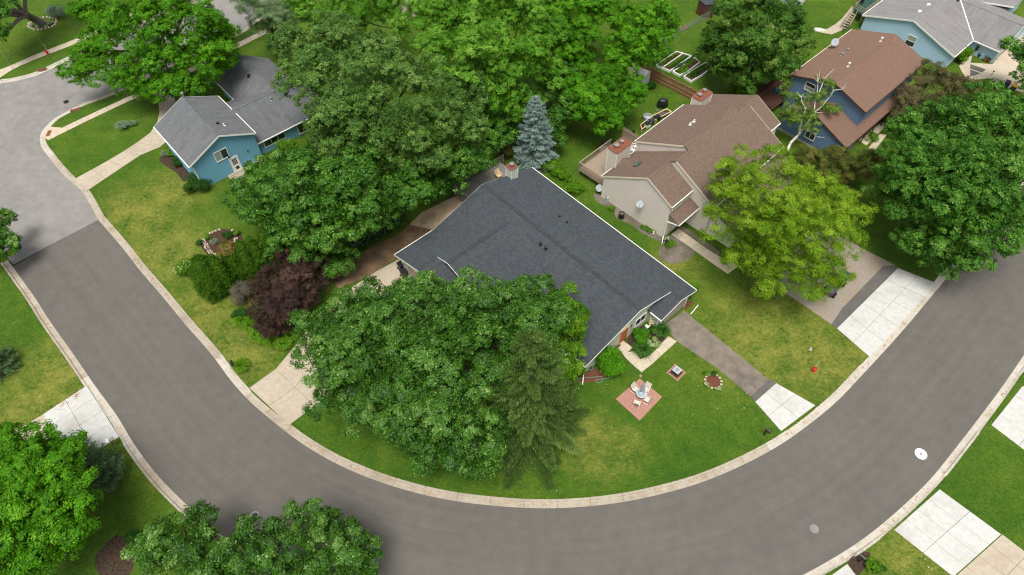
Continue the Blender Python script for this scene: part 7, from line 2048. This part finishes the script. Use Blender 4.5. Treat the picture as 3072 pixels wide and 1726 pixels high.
# wheelie bins
def bin_(c, a, label, body, lid, s=1.0):
    t = thing('wheelie_bin', c, label, 'bin')
    Y = yaw(c, a)
    mb = MB()
    b0 = [Y(x * .24 * s, y_ * .28 * s, .06) for x, y_ in ((-1, -1), (1, -1), (1, 1), (-1, 1))]
    b1 = [Y(x * .31 * s, y_ * .36 * s, 1.0 * s) for x, y_ in ((-1, -1), (1, -1), (1, 1), (-1, 1))]
    mb.add(b0 + b1, [(3, 2, 1, 0), (4, 5, 6, 7)] + [(i, (i + 1) % 4, 4 + (i + 1) % 4, 4 + i) for i in range(4)])
    mb.build('body', body, t)
    mb = MB(); mb.obox(Y(0, -.02, 1.05 * s), (Y(.34 * s, 0, 0) - Y(0, 0, 0)), (Y(0, .4 * s, .0) - Y(0, 0, 0)), Vector((0, 0, .045))); mb.build('lid', lid, t)
    for sx in (-1, 1):
        mb = MB(); mb.lathe(Y(sx * .3 * s, .33 * s, .13), [(.13, -.03), (.13, .03)], 12, Y(1, 0, 0) - Y(0, 0, 0)); mb.build('wheel', M['tyre'], t)
    mb = MB(); mb.tube([Y(-.25 * s, .43 * s, .95 * s), Y(.25 * s, .43 * s, .95 * s)], .018, 6); mb.build('handle', body, t)
    return t
bin_((-12.37, 47.73, 0.00), 40, 'black wheelie bin against the left garage of the dark roofed house', M['black'], M['black'])
bin_((-11.98, 46.73, 0.00), 40, 'second dark bin in front of the left garage', M['black'], M['black'])
bin_((69.49, 80.49, 0.00), -30, 'dark bin with grey lid at the right edge', M['green_plastic'], M['dark_metal'])
bin_((70.06, 79.66, 0.00), -30, 'dark bin with yellow lid at the right edge', M['green_plastic'], M['yellow'])
# air conditioner, planter, boxes beside the beige gable
c_ = (13.00, 55.61, 0.00)
t = thing('air_conditioner', c_, 'black barrel shaped air conditioner unit by the beige wall', 'air conditioner')
mb = MB(); mb.lathe((c_[0], c_[1], 0), [(.36, 0), (.36, .08), (.33, .1), (.33, .72), (.37, .74), (.37, .8), (.3, .8), (.28, .76), (.02, .74)], 20); mb.build('casing', M['dark_metal'], t)
mb = MB(); mb.lathe((c_[0], c_[1], .77), [(.12, 0), (.13, .03), (.02, .05)], 10); mb.build('fan_hub', M['rust'], t)
for k in range(4):
    a_ = k * math.pi / 2
    mb = MB(); mb.beam((c_[0] + .1 * math.cos(a_), c_[1] + .1 * math.sin(a_), .785), (c_[0] + .33 * math.cos(a_), c_[1] + .33 * math.sin(a_), .785), .03, .02); mb.build('guard_bar', M['cream'], t)
c_ = (11.63, 58.38, 0.00)
t = thing('meter_box', c_, 'grey electric meters at the foot of the beige gable', 'meter')
MB().box((c_[0], c_[1], .35), (.5, .25, .7), 45).build('box', M['grey_dish'], t)
MB().box((c_[0] - .1, c_[1] + .2, .5), (.3, .2, .5), 45).build('box', M['steel'], t)
c_ = (17.70, 51.42, 0.00)
t = thing('hose_reel', c_, 'black and white hose reel cart by the beige downspout', 'hose reel')
mb = MB(); mb.lathe((c_[0] - .2, c_[1], .42), [(.3, 0), (.3, .04), (.16, .05), (.16, .35), (.3, .36), (.3, .4)], 16, (1, .4, 0)); mb.build('drum', M['black'], t)
mb = MB(); mb.tube([(c_[0] - .3, c_[1] - .3, .03), (c_[0] - .2, c_[1], .5), (c_[0] - .1, c_[1] + .2, 1.0), (c_[0] + .25, c_[1] + .35, 1.0), (c_[0] + .2, c_[1] + .1, .5), (c_[0] + .15, c_[1] - .2, .03)], .022, 6); mb.build('frame', M['white'], t)
for k, q in enumerate(((16.55, 53.14, 0.00), (16.73, 53.43, 0.00))):
    t = thing('garden_figure', q, ('small white garden ornament', 'tiny grey garden ornament')[k] + ' at the foot of the beige wall', 'ornament')
    mb = MB(); mb.lathe((q[0], q[1], 0), [(.1, 0), (.12, .05), (.06, .15), (.1, .28), (.07, .38), (.02, .42)], 10); mb.build('figure', (M['white'], M['stone'])[k], t)
# white drain extension and lawn ornaments
c_ = (30.69, 37.19, 0.00)
t = thing('garden_figure', c_, 'small pale lawn ornament above the hydrant', 'ornament')
mb = MB(); mb.lathe((c_[0], c_[1], 0), [(.16, 0), (.18, .06), (.08, .2), (.12, .32), (.02, .42)], 10); mb.build('figure', M['stone'], t)
p_, q_ = (19.09, 41.59, 0.00), (20.07, 42.81, 0.00)
tag(MB().tube([(p_[0], p_[1], .06), (q_[0], q_[1], .06)], .05, 8).build('drain_pipe', M['white']), 'white drain pipe lying on the lawn by the garage', 'pipe')
p_, q_ = (27.16, 45.14, 0.00), (27.77, 46.24, 0.00)
tag(MB().tube([(p_[0], p_[1], .07), (q_[0], q_[1], .07)], .06, 8).build('drain_pipe', M['white']), 'white drain pipe under the lime locust', 'pipe')

# off-road vehicle parked under the locust
c_ = (35.30, 45.07, 0.00)
V_ = thing('utility_vehicle', c_, 'black utility vehicle half hidden under the lime locust', 'vehicle')
Y = yaw((c_[0], c_[1], .03), -45)
mb = MB(); mb.obox(Y(0, .3, .55), Y(.55, 0, 0) - Y(0, 0, 0), Y(0, 1.1, 0) - Y(0, 0, 0), Vector((0, 0, .18))); mb.build('body', M['black'], V_)
mb = MB(); mb.slab3([Y(-.5, -1.5, .62), Y(.5, -1.5, .62), Y(.56, -.7, .88), Y(-.56, -.7, .88)], .22); mb.build('hood', M['navy'], V_)
mb = MB(); mb.slab3([Y(-.6, .2, 1.78), Y(.6, .2, 1.78), Y(.6, 1.5, 1.8), Y(-.6, 1.5, 1.8)], .06); mb.build('roof', M['navy'], V_)
for sx in (-1, 1):
    for sy in (.25, 1.45):
        mb = MB(); mb.tube([Y(sx * .54, sy, .6), Y(sx * .56, sy, 1.75)], .03, 6); mb.build('roll_bar', M['black'], V_)
    for sy in (-1.05, 1.05):
        w = mb = MB(); mb.lathe(Y(sx * .62, sy, .3), [(.2, -.13), (.31, -.11), (.33, -.04), (.33, .04), (.31, .11), (.2, .13)], 18, Y(1, 0, 0) - Y(0, 0, 0))
        o_ = mb.build('wheel', M['tyre'], V_)
        mb = MB(); mb.lathe(Y(sx * .62, sy, .3), [(.17, -.135), (.17, .135)], 10, Y(1, 0, 0) - Y(0, 0, 0)); mb.build('rim', M['steel'], o_)
    mb = MB(); mb.box(Y(sx * .28, .55, .85), (.42, .5, .2), -45); mb.build('seat', M['dark_metal'], V_)
    mb = MB(); mb.box(Y(sx * .38, -1.42, .58), (.16, .06, .1), -45); mb.build('headlight', M['white'], V_)
mb = MB(); mb.box(Y(0, 1.55, .75), (1.1, .5, .3), -45); mb.build('cargo_box', M['black'], V_)
mb = MB(); mb.box(Y(.35, -1.35, .68), (.2, .12, .08), -45); mb.build('lamp', M['red'], V_)

# ---- back yards: vegetable beds, fence, sheds, chain link
def raised_bed(corners, label, bends=(), divider=None, rows=(), seed=0):
    c = [sum(p[k] for p in corners) / len(corners) for k in (0, 1)]
    t = thing('raised_bed', (c[0], c[1], 0), label, 'raised bed', 'white framed vegetable beds')
    pts = [Vector((p[0], p[1])) for p in corners]
    for i in range(len(pts)):
        p, q = pts[i], pts[(i + 1) % len(pts)]
        MB().beam((p.x, p.y, .2), (q.x, q.y, .2), .12, .36).build('board', M['white'], t)
    if divider:
        p, q = divider
        MB().beam((p[0], p[1], .22), (q[0], q[1], .22), .12, .36).build('board', M['white'], t)
    fill_poly('soil', [(p.x, p.y) for p in pts], .26, M['soil']).parent = t
    t.children[-1].location = (-c[0], -c[1], 0)
    n = 500
    for (p, q, mm, ht, w) in rows:
        f = rng.random(n)[:, None]
        P = np.array(p[:2]) + (np.array(q[:2]) - np.array(p[:2])) * f + rng.normal(0, w, (n, 2))
        P = np.column_stack([P, .28 + rng.random(n) * ht])
        tag(leaf_mesh('crop_row', P, unit(n) * .7 + np.array([0, 0, .7]), .2, .12, rng.normal(.45, .2, n), LF[mm], t), kind='stuff')
    return t
raised_bed([(21.00, 85.43, 0.00), (24.35, 88.73, 0.00), (26.36, 87.64, 0.00), (22.73, 84.00, 0.00)], 'double raised bed with a white divider, farthest left', (), ((21.94, 84.95, 0.00), (25.28, 88.27, 0.00)), [((21.69, 85.65, 0.00), (24.39, 88.23, 0.00), 'shrub', .25, .12), ((22.65, 84.95, 0.00), (25.36, 87.60, 0.00), 'shrub', .2, .1), ((23.18, 84.95, 0.00), (25.87, 87.42, 0.00), 'shrub_dark', .2, .12)])
raised_bed([(23.13, 83.88, 0.00), (24.02, 83.02, 0.00), (25.71, 84.35, 0.00), (27.39, 86.13, 0.00), (26.84, 87.15, 0.00)], 'middle raised bed with tall green onions', (), None, [((23.52, 84.43, 0.00), (26.50, 86.71, 0.00), 'shrub_dark', .55, .14), ((23.75, 83.83, 0.00), (26.73, 86.44, 0.00), 'shrub', .3, .1), ((24.21, 83.41, 0.00), (25.29, 84.35, 0.00), 'bright', .25, .12)])
raised_bed([(24.54, 82.69, 0.00), (25.44, 81.64, 0.00), (27.29, 83.15, 0.00), (28.96, 85.08, 0.00), (28.20, 86.04, 0.00), (25.86, 84.00, 0.00)], 'bent raised bed farthest right with bare soil', (), None, [((25.47, 82.81, 0.00), (26.80, 83.32, 0.00), 'shrub_dark', .3, .18), ((25.08, 82.98, 0.00), (28.06, 85.21, 0.00), 'shrub', .15, .25)])

FN = thing('wooden_fence', (22.75, 79.74, 0.00), 'brown wooden privacy fence between the back yards', 'fence')
fl = [Vector(p) for p in ((19.13, 83.15, 0.00), (20.97, 81.30, 0.00), (22.75, 79.74, 0.00), (24.61, 77.97, 0.00), (26.18, 76.55, 0.00))]
for p_, q_ in zip(fl[:-1], fl[1:]):
    d = (q_ - p_).normalized()
    nrm_ = Vector((d.y, -d.x, 0))
    k_ = int((q_ - p_).length / .145)
    for i in range(k_):
        a_, b_ = p_.lerp(q_, i / k_), p_.lerp(q_, (i + .94) / k_)
        mb = MB(); mb.obox((a_ + b_) / 2 + Vector((0, 0, .93 + random.uniform(-.02, .02))), (b_ - a_) / 2, nrm_ * .011, Vector((0, 0, .9)))
        mb.build('plank', M['wood_fence'], FN)
    for hh in (.4, 1.0, 1.75):
        mb = MB(); mb.beam(p_ + nrm_ * .04 + Vector((0, 0, hh)), q_ + nrm_ * .04 + Vector((0, 0, hh)), .05, .09); mb.build('rail', M['wood_fence'], FN)
for p_ in fl:
    MB().box((p_.x + .05, p_.y - .08, .97), (.11, .11, 1.94), -35).build('post', M['wood_fence'], FN)

c_ = (17.73, 81.73, 0.00)
t = thing('garden_shed', c_, 'small white shed with rusty roof edge by the wooden fence', 'shed')
a_ = -38
Y = yaw(c_, a_)
MB().box(Y(0, .3, 1.0), (2.6, 1.8, 2.0), a_).build('wall', M['white'], t)
mb = MB(); mb.slab3([Y(-1.45, -.75, 2.05), Y(1.45, -.75, 2.05), Y(1.45, .35, 2.35), Y(-1.45, .35, 2.35)], .05); mb.build('roof_slope', M['white'], t)
mb = MB(); mb.slab3([Y(-1.45, .36, 2.35), Y(1.45, .36, 2.35), Y(1.45, 1.4, 2.05), Y(-1.45, 1.4, 2.05)], .05); mb.build('roof_slope', M['rust'], t)
MB().box(Y(0, -.63, .9), (.9, .05, 1.8), a_).build('door', M['grey_dish'], t)
bush('shrub', 'dry orange brown shrub behind the white shed', (18.34, 83.03, 0.00), (1.1, .9), 2.6, LF['dead'], (.18, .1), 160)
bush('shrub', 'weeds at the foot of the wooden fence', (19.61, 80.27, 0.00), (.8, .6), .8, LF['shrub_dark'], (.2, .12), 200)

lm_ = NT('chain_link')
tr_ = lm_.n('BsdfTransparent'); mx_ = lm_.n('MixShader'); mx_.inputs[0].default_value = .38
lm_.b.inputs['Base Color'].default_value = srgb(150, 164, 150)
lm_.l(tr_.outputs[0], mx_.inputs[1]); lm_.l(lm_.b.outputs[0], mx_.inputs[2]); lm_.l(mx_.outputs[0], lm_.out.inputs['Surface'])
CF = thing('chain_link_fence', (27.33, 94.92, 0.00), 'chain link fence across the far lawns', 'fence')
cl = [Vector(p) for p in ((20.52, 89.68, 0.00), (23.38, 91.73, 0.00), (26.10, 94.16, 0.00), (28.65, 96.22, 0.00), (31.20, 98.33, 0.00), (34.70, 101.19, 0.00))]
for p_, q_ in zip(cl[:-1], cl[1:]):
    MB().quad(p_, q_, q_ + Vector((0, 0, 1.25)), p_ + Vector((0, 0, 1.25))).build('mesh', lm_.m, CF)
    mb = MB(); mb.tube([p_ + Vector((0, 0, 1.27)), q_ + Vector((0, 0, 1.27))], .025, 6); mb.build('top_rail', M['steel'], CF)
for p_ in cl:
    MB().tube([p_, p_ + Vector((0, 0, 1.32))], .035, 6).build('post', M['steel'], CF)
tag(fill_poly('dirt_bed', [(25.54, 95.35, 0.00), (26.57, 96.44, 0.00), (27.46, 95.79, 0.00), (26.14, 94.38, 0.00)], .02, M['dirt']), kind='structure')

# covered barbecue, tub, wood piles and boxes behind the beige house
def cover_bbq(c, label, mat, s=1.0):
    t = thing('covered_grill', c, label, 'grill')
    mb = MB(); mb.lathe((c[0], c[1], 0), [(.62 * s, 0), (.66 * s, .2 * s), (.6 * s, .8 * s), (.55 * s, 1.1 * s), (.38 * s, 1.22 * s), (.05, 1.26 * s)], 14)
    mb.v = [(c[0] + (x - c[0]) * 1.15 + rng.normal(0, .02), c[1] + (y_ - c[1]) * .75 + rng.normal(0, .02), z) for x, y_, z in mb.v]
    mb.build('cover', mat, t, smooth=True)
    mb = MB(); mb.lathe((c[0], c[1], 0), [(.55 * s, .0), (.55 * s, .06)], 12); mb.build('base', M['dark_metal'], t)
    return t
cover_bbq((20.61, 76.39, 0.00), 'black covered grill behind the beige house', M['black'])
cover_bbq((11.86, 66.99, 0.00), 'pale grey covered grill beside the wooden deck', M['grey_dish'], .85)
c_ = (11.93, 68.27, 0.00)
t = thing('kettle_grill', c_, 'small black kettle grill behind the grey cover', 'grill')
mb = MB(); mb.lathe((c_[0], c_[1], .45), [(.05, 0), (.25, .1), (.29, .22), (.29, .25), (.24, .4), (.05, .48)], 16); mb.build('bowl', M['black'], t, smooth=True)
for k in range(3):
    a_ = k * 2.09
    MB().tube([(c_[0] + .3 * math.cos(a_), c_[1] + .3 * math.sin(a_), 0), (c_[0] + .12 * math.cos(a_), c_[1] + .12 * math.sin(a_), .52)], .015, 5).build('leg', M['steel'], t)
c_ = (18.27, 73.70, 0.00)
t = thing('stock_tank', c_, 'round grey metal tub on the lawn behind the beige house', 'tub')
mb = MB(); mb.lathe((c_[0], c_[1], 0), [(.55, 0), (.58, .5), (.62, .52), (.62, .56), (.56, .56), (.54, .1), (.02, .08)], 24); mb.build('tub', M['grey_dish'], t)
t = thing('timber_bed', (18.84, 73.13, 0.00), 'low timber framed garden bed behind the beige house', 'raised bed')
gl = [Vector(p) for p in ((17.11, 71.99, 0.00), (18.85, 73.81, 0.00), (21.07, 75.32, 0.00), (21.59, 74.74, 0.00), (19.28, 73.13, 0.00), (17.19, 71.10, 0.00))]
for p_, q_ in zip(gl, gl[1:] + gl[:1]):
    MB().beam(p_ + Vector((0, 0, .45)), q_ + Vector((0, 0, .45)), .1, .08).build('rail', M['wood_pale'], t)
    MB().box((p_.x, p_.y, .25), (.1, .1, .5), 45).build('post', M['wood_pale'], t)
fill_poly('soil', [(p.x, p.y) for p in gl], .06, M['soil']).parent = t
t.children[-1].location = -t.location
WP = thing('woodpile', (20.09, 74.74, 0.00), 'pile of loose grey logs behind the beige house', 'woodpile')
for k in range(7):
    p_ = Vector((20.09, 74.74, 0.00)) + Vector((rng.normal(0, .5), rng.normal(0, .3), .12 + .05 * k))
    a_ = rng.uniform(0, 3)
    mb = MB(); mb.tube([p_ - Vector((math.cos(a_), math.sin(a_), 0)) * .6, p_ + Vector((math.cos(a_), math.sin(a_), .1)) * .6], .06, 6)
    mb.build('log', M['bark_grey'], WP)
for q, m_, lab in (((18.80, 72.78, 0.00), 'navy', 'navy crate behind the beige roof edge'), ((19.11, 72.90, 0.00), 'yellow', 'yellow bucket behind the beige roof edge'), ((19.55, 73.47, 0.00), 'dark_metal', 'dark cooler behind the beige roof edge'), ((18.08, 72.11, 0.00), 'white', 'white storage box behind the beige roof edge')):
    t = thing('storage_box', (q[0], q[1], 0), lab, 'box')
    if m_ == 'yellow':
        mb = MB(); mb.lathe((q[0], q[1], 0), [(.2, 0), (.26, .5), (.27, .52), (.02, .5)], 14); mb.build('bucket', M[m_], t)
    else:
        MB().box((q[0], q[1], .3), (.7, .5, .55), 30).build('body', M[m_], t); MB().box((q[0], q[1], .6), (.74, .54, .06), 30).build('lid', M['dark_metal'] if m_ == 'white' else M[m_], t)
c_ = (15.75, 69.14, 1.15)
t = thing('wall_ornament', c_, 'dark hanging ornament on the privacy screen', 'ornament')
mb = MB(); mb.lathe((c_[0], c_[1], 1.6), [(.05, 0), (.3, .03), (.3, .06), (.05, .09)], 9, (-1, -.5, .3)); mb.build('plate', M['dark_metal'], t)

def plastic_chair(c, a, label, mat, z=0.0, adirondack=False):
    t = thing('garden_chair', (c[0], c[1], z), label, 'chair')
    Y = yaw((c[0], c[1], z), a)
    for sx in (-1, 1):
        for (y0, y1) in ((-.28, -.24), (.3, .22)):
            mb = MB(); mb.beam(Y(sx * .3, y0, 0), Y(sx * .27, y1, .42 if not adirondack else .36), .06, .05, (0, 1, 0)); mb.build('leg', mat, t)
        mb = MB(); mb.beam(Y(sx * .33, -.36, .62), Y(sx * .33, .3, .6), .1, .04); mb.beam(Y(sx * .33, -.3, .38), Y(sx * .33, -.3, .62), .05, .05, (0, 1, 0)); mb.build('armrest', mat, t)
    mb = MB(); mb.slab3([Y(-.3, -.34, .45), Y(.3, -.34, .45), Y(.28, .22, .36), Y(-.28, .22, .36)], .04); mb.build('seat', mat, t)
    for k in range(5):
        x = (k - 2) * .12
        mb = MB(); mb.beam(Y(x, .2, .36), Y(x * 1.15, .5, 1.05 - abs(k - 2) * .05), .1, .03, (0, 1, 0)); mb.build('back_slat', mat, t)
    return t
plastic_chair((36.42, 77.68, 1.20), 150, 'turquoise slatted chair on the dark stained deck', M['teal'], 1.22, True)
plastic_chair((15.29, 65.81, 1.15), 60, 'white plastic chair on the beige house deck', M['white'], 1.17)
plastic_chair((15.71, 66.43, 1.15), 100, 'white round backed chair behind the beige deck chimney', M['white'], 1.17)
plastic_chair((-1.66, 61.40, 1.00), 30, 'tan chair on the grey railed deck', M['wood_pale'], 1.02)
plastic_chair((39.52, 80.26, 1.20), 200, 'white chair at the wall end of the dark stained deck', M['white'], 1.22)
t = thing('garden_bench', (13.07, 66.43, 1.15), 'red bench on the beige house deck', 'bench')
p_ = (13.06, 66.38, 1.15)
MB().box((p_[0], p_[1], 1.45), (1.3, .45, .06), 45).build('seat', M['red'], t)
for k in (-1, 1):
    MB().box((p_[0] + k * .42, p_[1] + k * .42, 1.3), (.06, .4, .26), 45).build('leg', M['red'], t)
# deck grill and folded umbrella of the pale blue house
c_ = (54.45, 99.86, 1.50)
t = thing('barrel_grill', (c_[0], c_[1], 1.5), 'black and white grill on the pale blue house deck', 'grill')
mb = MB(); mb.lathe((c_[0] - .4, c_[1], 2.35), [(.05, 0), (.3, .02), (.3, .8), (.05, .82)], 14, (1, .2, 0)); mb.build('lid', M['white'], t)
MB().box((c_[0], c_[1], 1.9), (.8, .5, .8), 10).build('cabinet', M['black'], t)
c_ = (56.12, 99.65, 1.50)
t = thing('closed_umbrella', (c_[0], c_[1], 1.5), 'folded dark umbrella on the pale blue house deck', 'umbrella')
MB().tube([(c_[0], c_[1], 1.5), (c_[0], c_[1], 3.9)], .03, 6).build('pole', M['steel'], t)
mb = MB(); mb.lathe((c_[0], c_[1], 2.2), [(.05, 0), (.2, .1), (.14, .9), (.03, 1.6)], 10); mb.build('canopy', M['navy'], t)
# porch things of the pale blue house
for q, m_, lab in (((68.86, 87.86, 0.00), 'green_plastic', 'green bin on the pale blue house porch'), ((69.28, 86.77, 0.00), 'terracotta', 'terracotta pot on the pale blue house porch'), ((69.65, 86.50, 0.00), 'rust', 'rust coloured pot beside the porch plant'), ((70.36, 86.77, 0.00), 'hose', 'teal planter at the porch wall')):
    t = thing('flower_pot', (q[0], q[1], 0), lab, 'pot')
    mb = MB(); mb.lathe((q[0], q[1], 0), [(.18, 0), (.26, .4), (.28, .42), (.28, .48), (.22, .46)], 12); mb.build('pot', M[m_], t)
    P = np.array([q[0], q[1], .6]) + rng.normal(0, .16, (90, 3))
    leaf_mesh('leaves', P, unit(90) + np.array([0, 0, .5]), .18, .1, rng.random(90), LF['shrub_dark'], t)
t = thing('climbing_plant', (69.03, 89.34, 0.00), 'ivy strand climbing the pale blue porch wall', 'plant')
q0, q1 = np.array((68.72, 88.86, 0.20)), np.array((68.08, 88.09, 1.70))
P = q0 + (q1 - q0) * rng.random((500, 1)) + rng.normal(0, .09, (500, 3)) + np.array([-.15, -.15, 0])
leaf_mesh('leaves', P, unit(500) + np.array([-.6, -.6, .3]), .16, .12, rng.random(500), LF['shrub_dark'], t)
# bicycle-like rack and small path light
c_ = (68.88, 83.40, 0.00)
t = thing('path_light', c_, 'small dark path light at the walk of the pale blue house', 'lamp post')
MB().tube([c_, (c_[0], c_[1], .6)], .03, 6).build('stake', M['black'], t)
mb = MB(); mb.lathe((c_[0], c_[1], .6), [(.06, 0), (.14, .06), (.12, .12), (.02, .18)], 10); mb.build('head', M['black'], t)
for (q, lab) in (((51.11, 94.43, 0.00), 'grey bicycle parked against the pale blue house stairs'),):
    t = thing('bicycle', q, lab, 'bicycle')
    Y = yaw(q, 40)
    for sx in (-.5, .5):
        mb = MB()
        ring = [Y(sx + .32 * math.cos(a_), 0, .34 + .32 * math.sin(a_)) for a_ in np.linspace(0, 2 * math.pi, 17)]
        mb.tube(ring, .025, 5, False); mb.build('wheel', M['tyre'], t)
    mb = MB(); mb.tube([Y(-.5, 0, .34), Y(-.15, 0, .8), Y(.38, 0, .82), Y(.0, 0, .36), Y(-.15, 0, .8)], .02, 6); mb.tube([Y(.5, 0, .34), Y(.38, 0, .95)], .02, 6); mb.build('frame', M['steel'], t)
    mb = MB(); mb.tube([Y(.38, -.25, .98), Y(.38, .25, .98)], .018, 6); mb.build('handlebar', M['black'], t)
    MB().box(Y(-.18, 0, .88), (.25, .12, .06), 40).build('saddle', M['black'], t)
# concrete drain pad at the garden path end
tag(fill_poly('garden_path', [(46.46, 95.11, 0.00), (46.80, 95.41, 0.00), (47.54, 95.32, 0.00), (48.20, 94.93, 0.00), (47.89, 94.43, 0.00), (46.87, 94.43, 0.00)], .034, M['con_new']), kind='structure')
# tyre planter and orange toy car by the blue house
c_ = (-29.61, 69.35, 0.00)
t = thing('tub_planter', c_, 'round pale planter tub under the blue house eave', 'planter')
mb = MB(); mb.lathe((c_[0], c_[1], 0), [(.5, 0), (.6, .3), (.6, .36), (.42, .36), (.4, .25), (.02, .22)], 20); mb.build('tub', M['stone'], t)
mb = MB(); mb.lathe((c_[0], c_[1], .24), [(.39, 0), (.38, .03), (.02, .05)], 14); mb.build('soil', M['soil'], t)
c_ = (-44.19, 79.86, 0.00)
t = thing('storage_box', c_, 'orange box by the trees beside the blue house', 'box')
MB().box((c_[0], c_[1], .5), (.9, .6, .7), 30).build('body', M['yellow'], t); MB().box((c_[0], c_[1], .88), (.95, .65, .06), 30).build('lid', M['terracotta'], t)
# street sign posts
for (q, h_, lab) in (((-72.39, 84.96, 0.00), 3.0, 'thin sign post on the far pavement corner'), ((-69.51, 89.66, 0.00), 1.8, 'thin marker post beside the far hydrant'), ((-52.36, 76.96, 0.00), 2.4, 'thin post on the corner lawn under the big maple')):
    t = thing('sign_post', q, lab, 'post')
    MB().tube([(q[0], q[1], 0), (q[0] - .1, q[1], h_)], .03, 6).build('post', M['steel'], t)
# stone ring round the old trunk and stones of the corner bed
c_ = (-72.83, 96.50, 0.00)
t = thing('stone_ring', c_, 'ring of pale stones round the old trunk', 'stone edging')
for k in range(24):
    a_ = k * 2 * math.pi / 24
    r_ = 2.1 + rng.normal(0, .08)
    p_ = (c_[0] + r_ * math.cos(a_), c_[1] + .8 * r_ * math.sin(a_), -.02)
    mb = MB(); mb.lathe(p_, [(.16, 0), (.2, .1), (.15, .2), (.03, .25)], 7); mb.build('stone', M['stone'], t)
for k in range(7):
    a_ = 3.4 + k * .5
    bush('hosta', ('first', 'second', 'third', 'fourth', 'fifth', 'sixth', 'seventh')[k] + ' hosta from the left inside the stone ring', (c_[0] + 1.45 * math.cos(a_), c_[1] + 1.2 * math.sin(a_)), .45, .4, LF['yucca' if k % 2 else 'variegated'], (.18, .12), 240, 'plant', lumps=4, stems=False, group='hostas in the stone ring')
t = thing('stone_edging', (-34.04, 50.29, 0.00), 'flat stones edging the corner bed', 'stone edging')
ed = catmull([(-35.82, 52.18, 0.00), (-35.41, 51.47, 0.00), (-34.98, 50.85, 0.00), (-34.53, 50.36, 0.00), (-33.95, 49.95, 0.00), (-33.06, 49.34, 0.00), (-32.10, 48.86, 0.00)], .3)
for p in resample([(q.x, q.y) for q in ed], .34):
    for row in range(2):
        off = .32 * row
        a_ = rng.uniform(0, 60)
        mb = MB(); mb.box((p.x + off * .5 + rng.normal(0, .05), p.y - off + rng.normal(0, .05), .05), (rng.uniform(.22, .34), rng.uniform(.18, .28), .1), a_); mb.build('stone', M['stone'], t)
for q in (((-35.31, 53.10, 0.00), (-35.03, 53.25, 0.00), (-34.76, 53.46, 0.00), (-34.38, 53.65, 0.00), (-32.83, 53.53, 0.00), (-32.18, 52.18, 0.00), (-32.00, 52.32, 0.00), (-32.04, 51.82, 0.00), (-33.34, 50.85, 0.00), (-34.44, 49.61, 0.00))):
    mb = MB(); mb.box((q[0], q[1], .07), (rng.uniform(.22, .32), rng.uniform(.16, .24), .14), rng.uniform(0, 90)); mb.build('stone', M['stone'], t)
# edging of the beige pebble beds
# edging of the side lawn bed is grass; leaves in gutters
t = thing('leaf_litter', (0, 0, 0), kind='stuff')
pts = []
for line, w in ((loop_in, .42), ([p for p in offset(inner, -10.05) if p.y < 49 or p.x > 0], -.42)):
    for p in offset(resample(line, .8), w):
        if rng.random() < .55:
            m_ = rng.integers(3, 22)
            d = rng.normal(0, .16, (m_, 2))
            pts.append(np.column_stack([np.array([p.x, p.y]) + d, np.full(m_, Z_ROAD + .02)]))
for q in ((-43.77, 30.80, 0.00), (-43.55, 31.23, 0.00), (-42.97, 31.74, 0.00), (-42.66, 31.96, 0.00), (44.68, 46.80, 0.00), (44.95, 46.52, 0.00)):
    pts.append(np.array(q) + np.column_stack([rng.normal(0, .25, (26, 2)), np.full(26, .045)]))
pts = np.concatenate(pts)
pts = pts[(pts[:, 1] < 60)]
leaf_mesh('fallen_leaves', pts, unit(len(pts)) * .15 + np.array([0, 0, 1]), .12, .07, rng.random(len(pts)), LF['dead'], t)
grass_tufts()
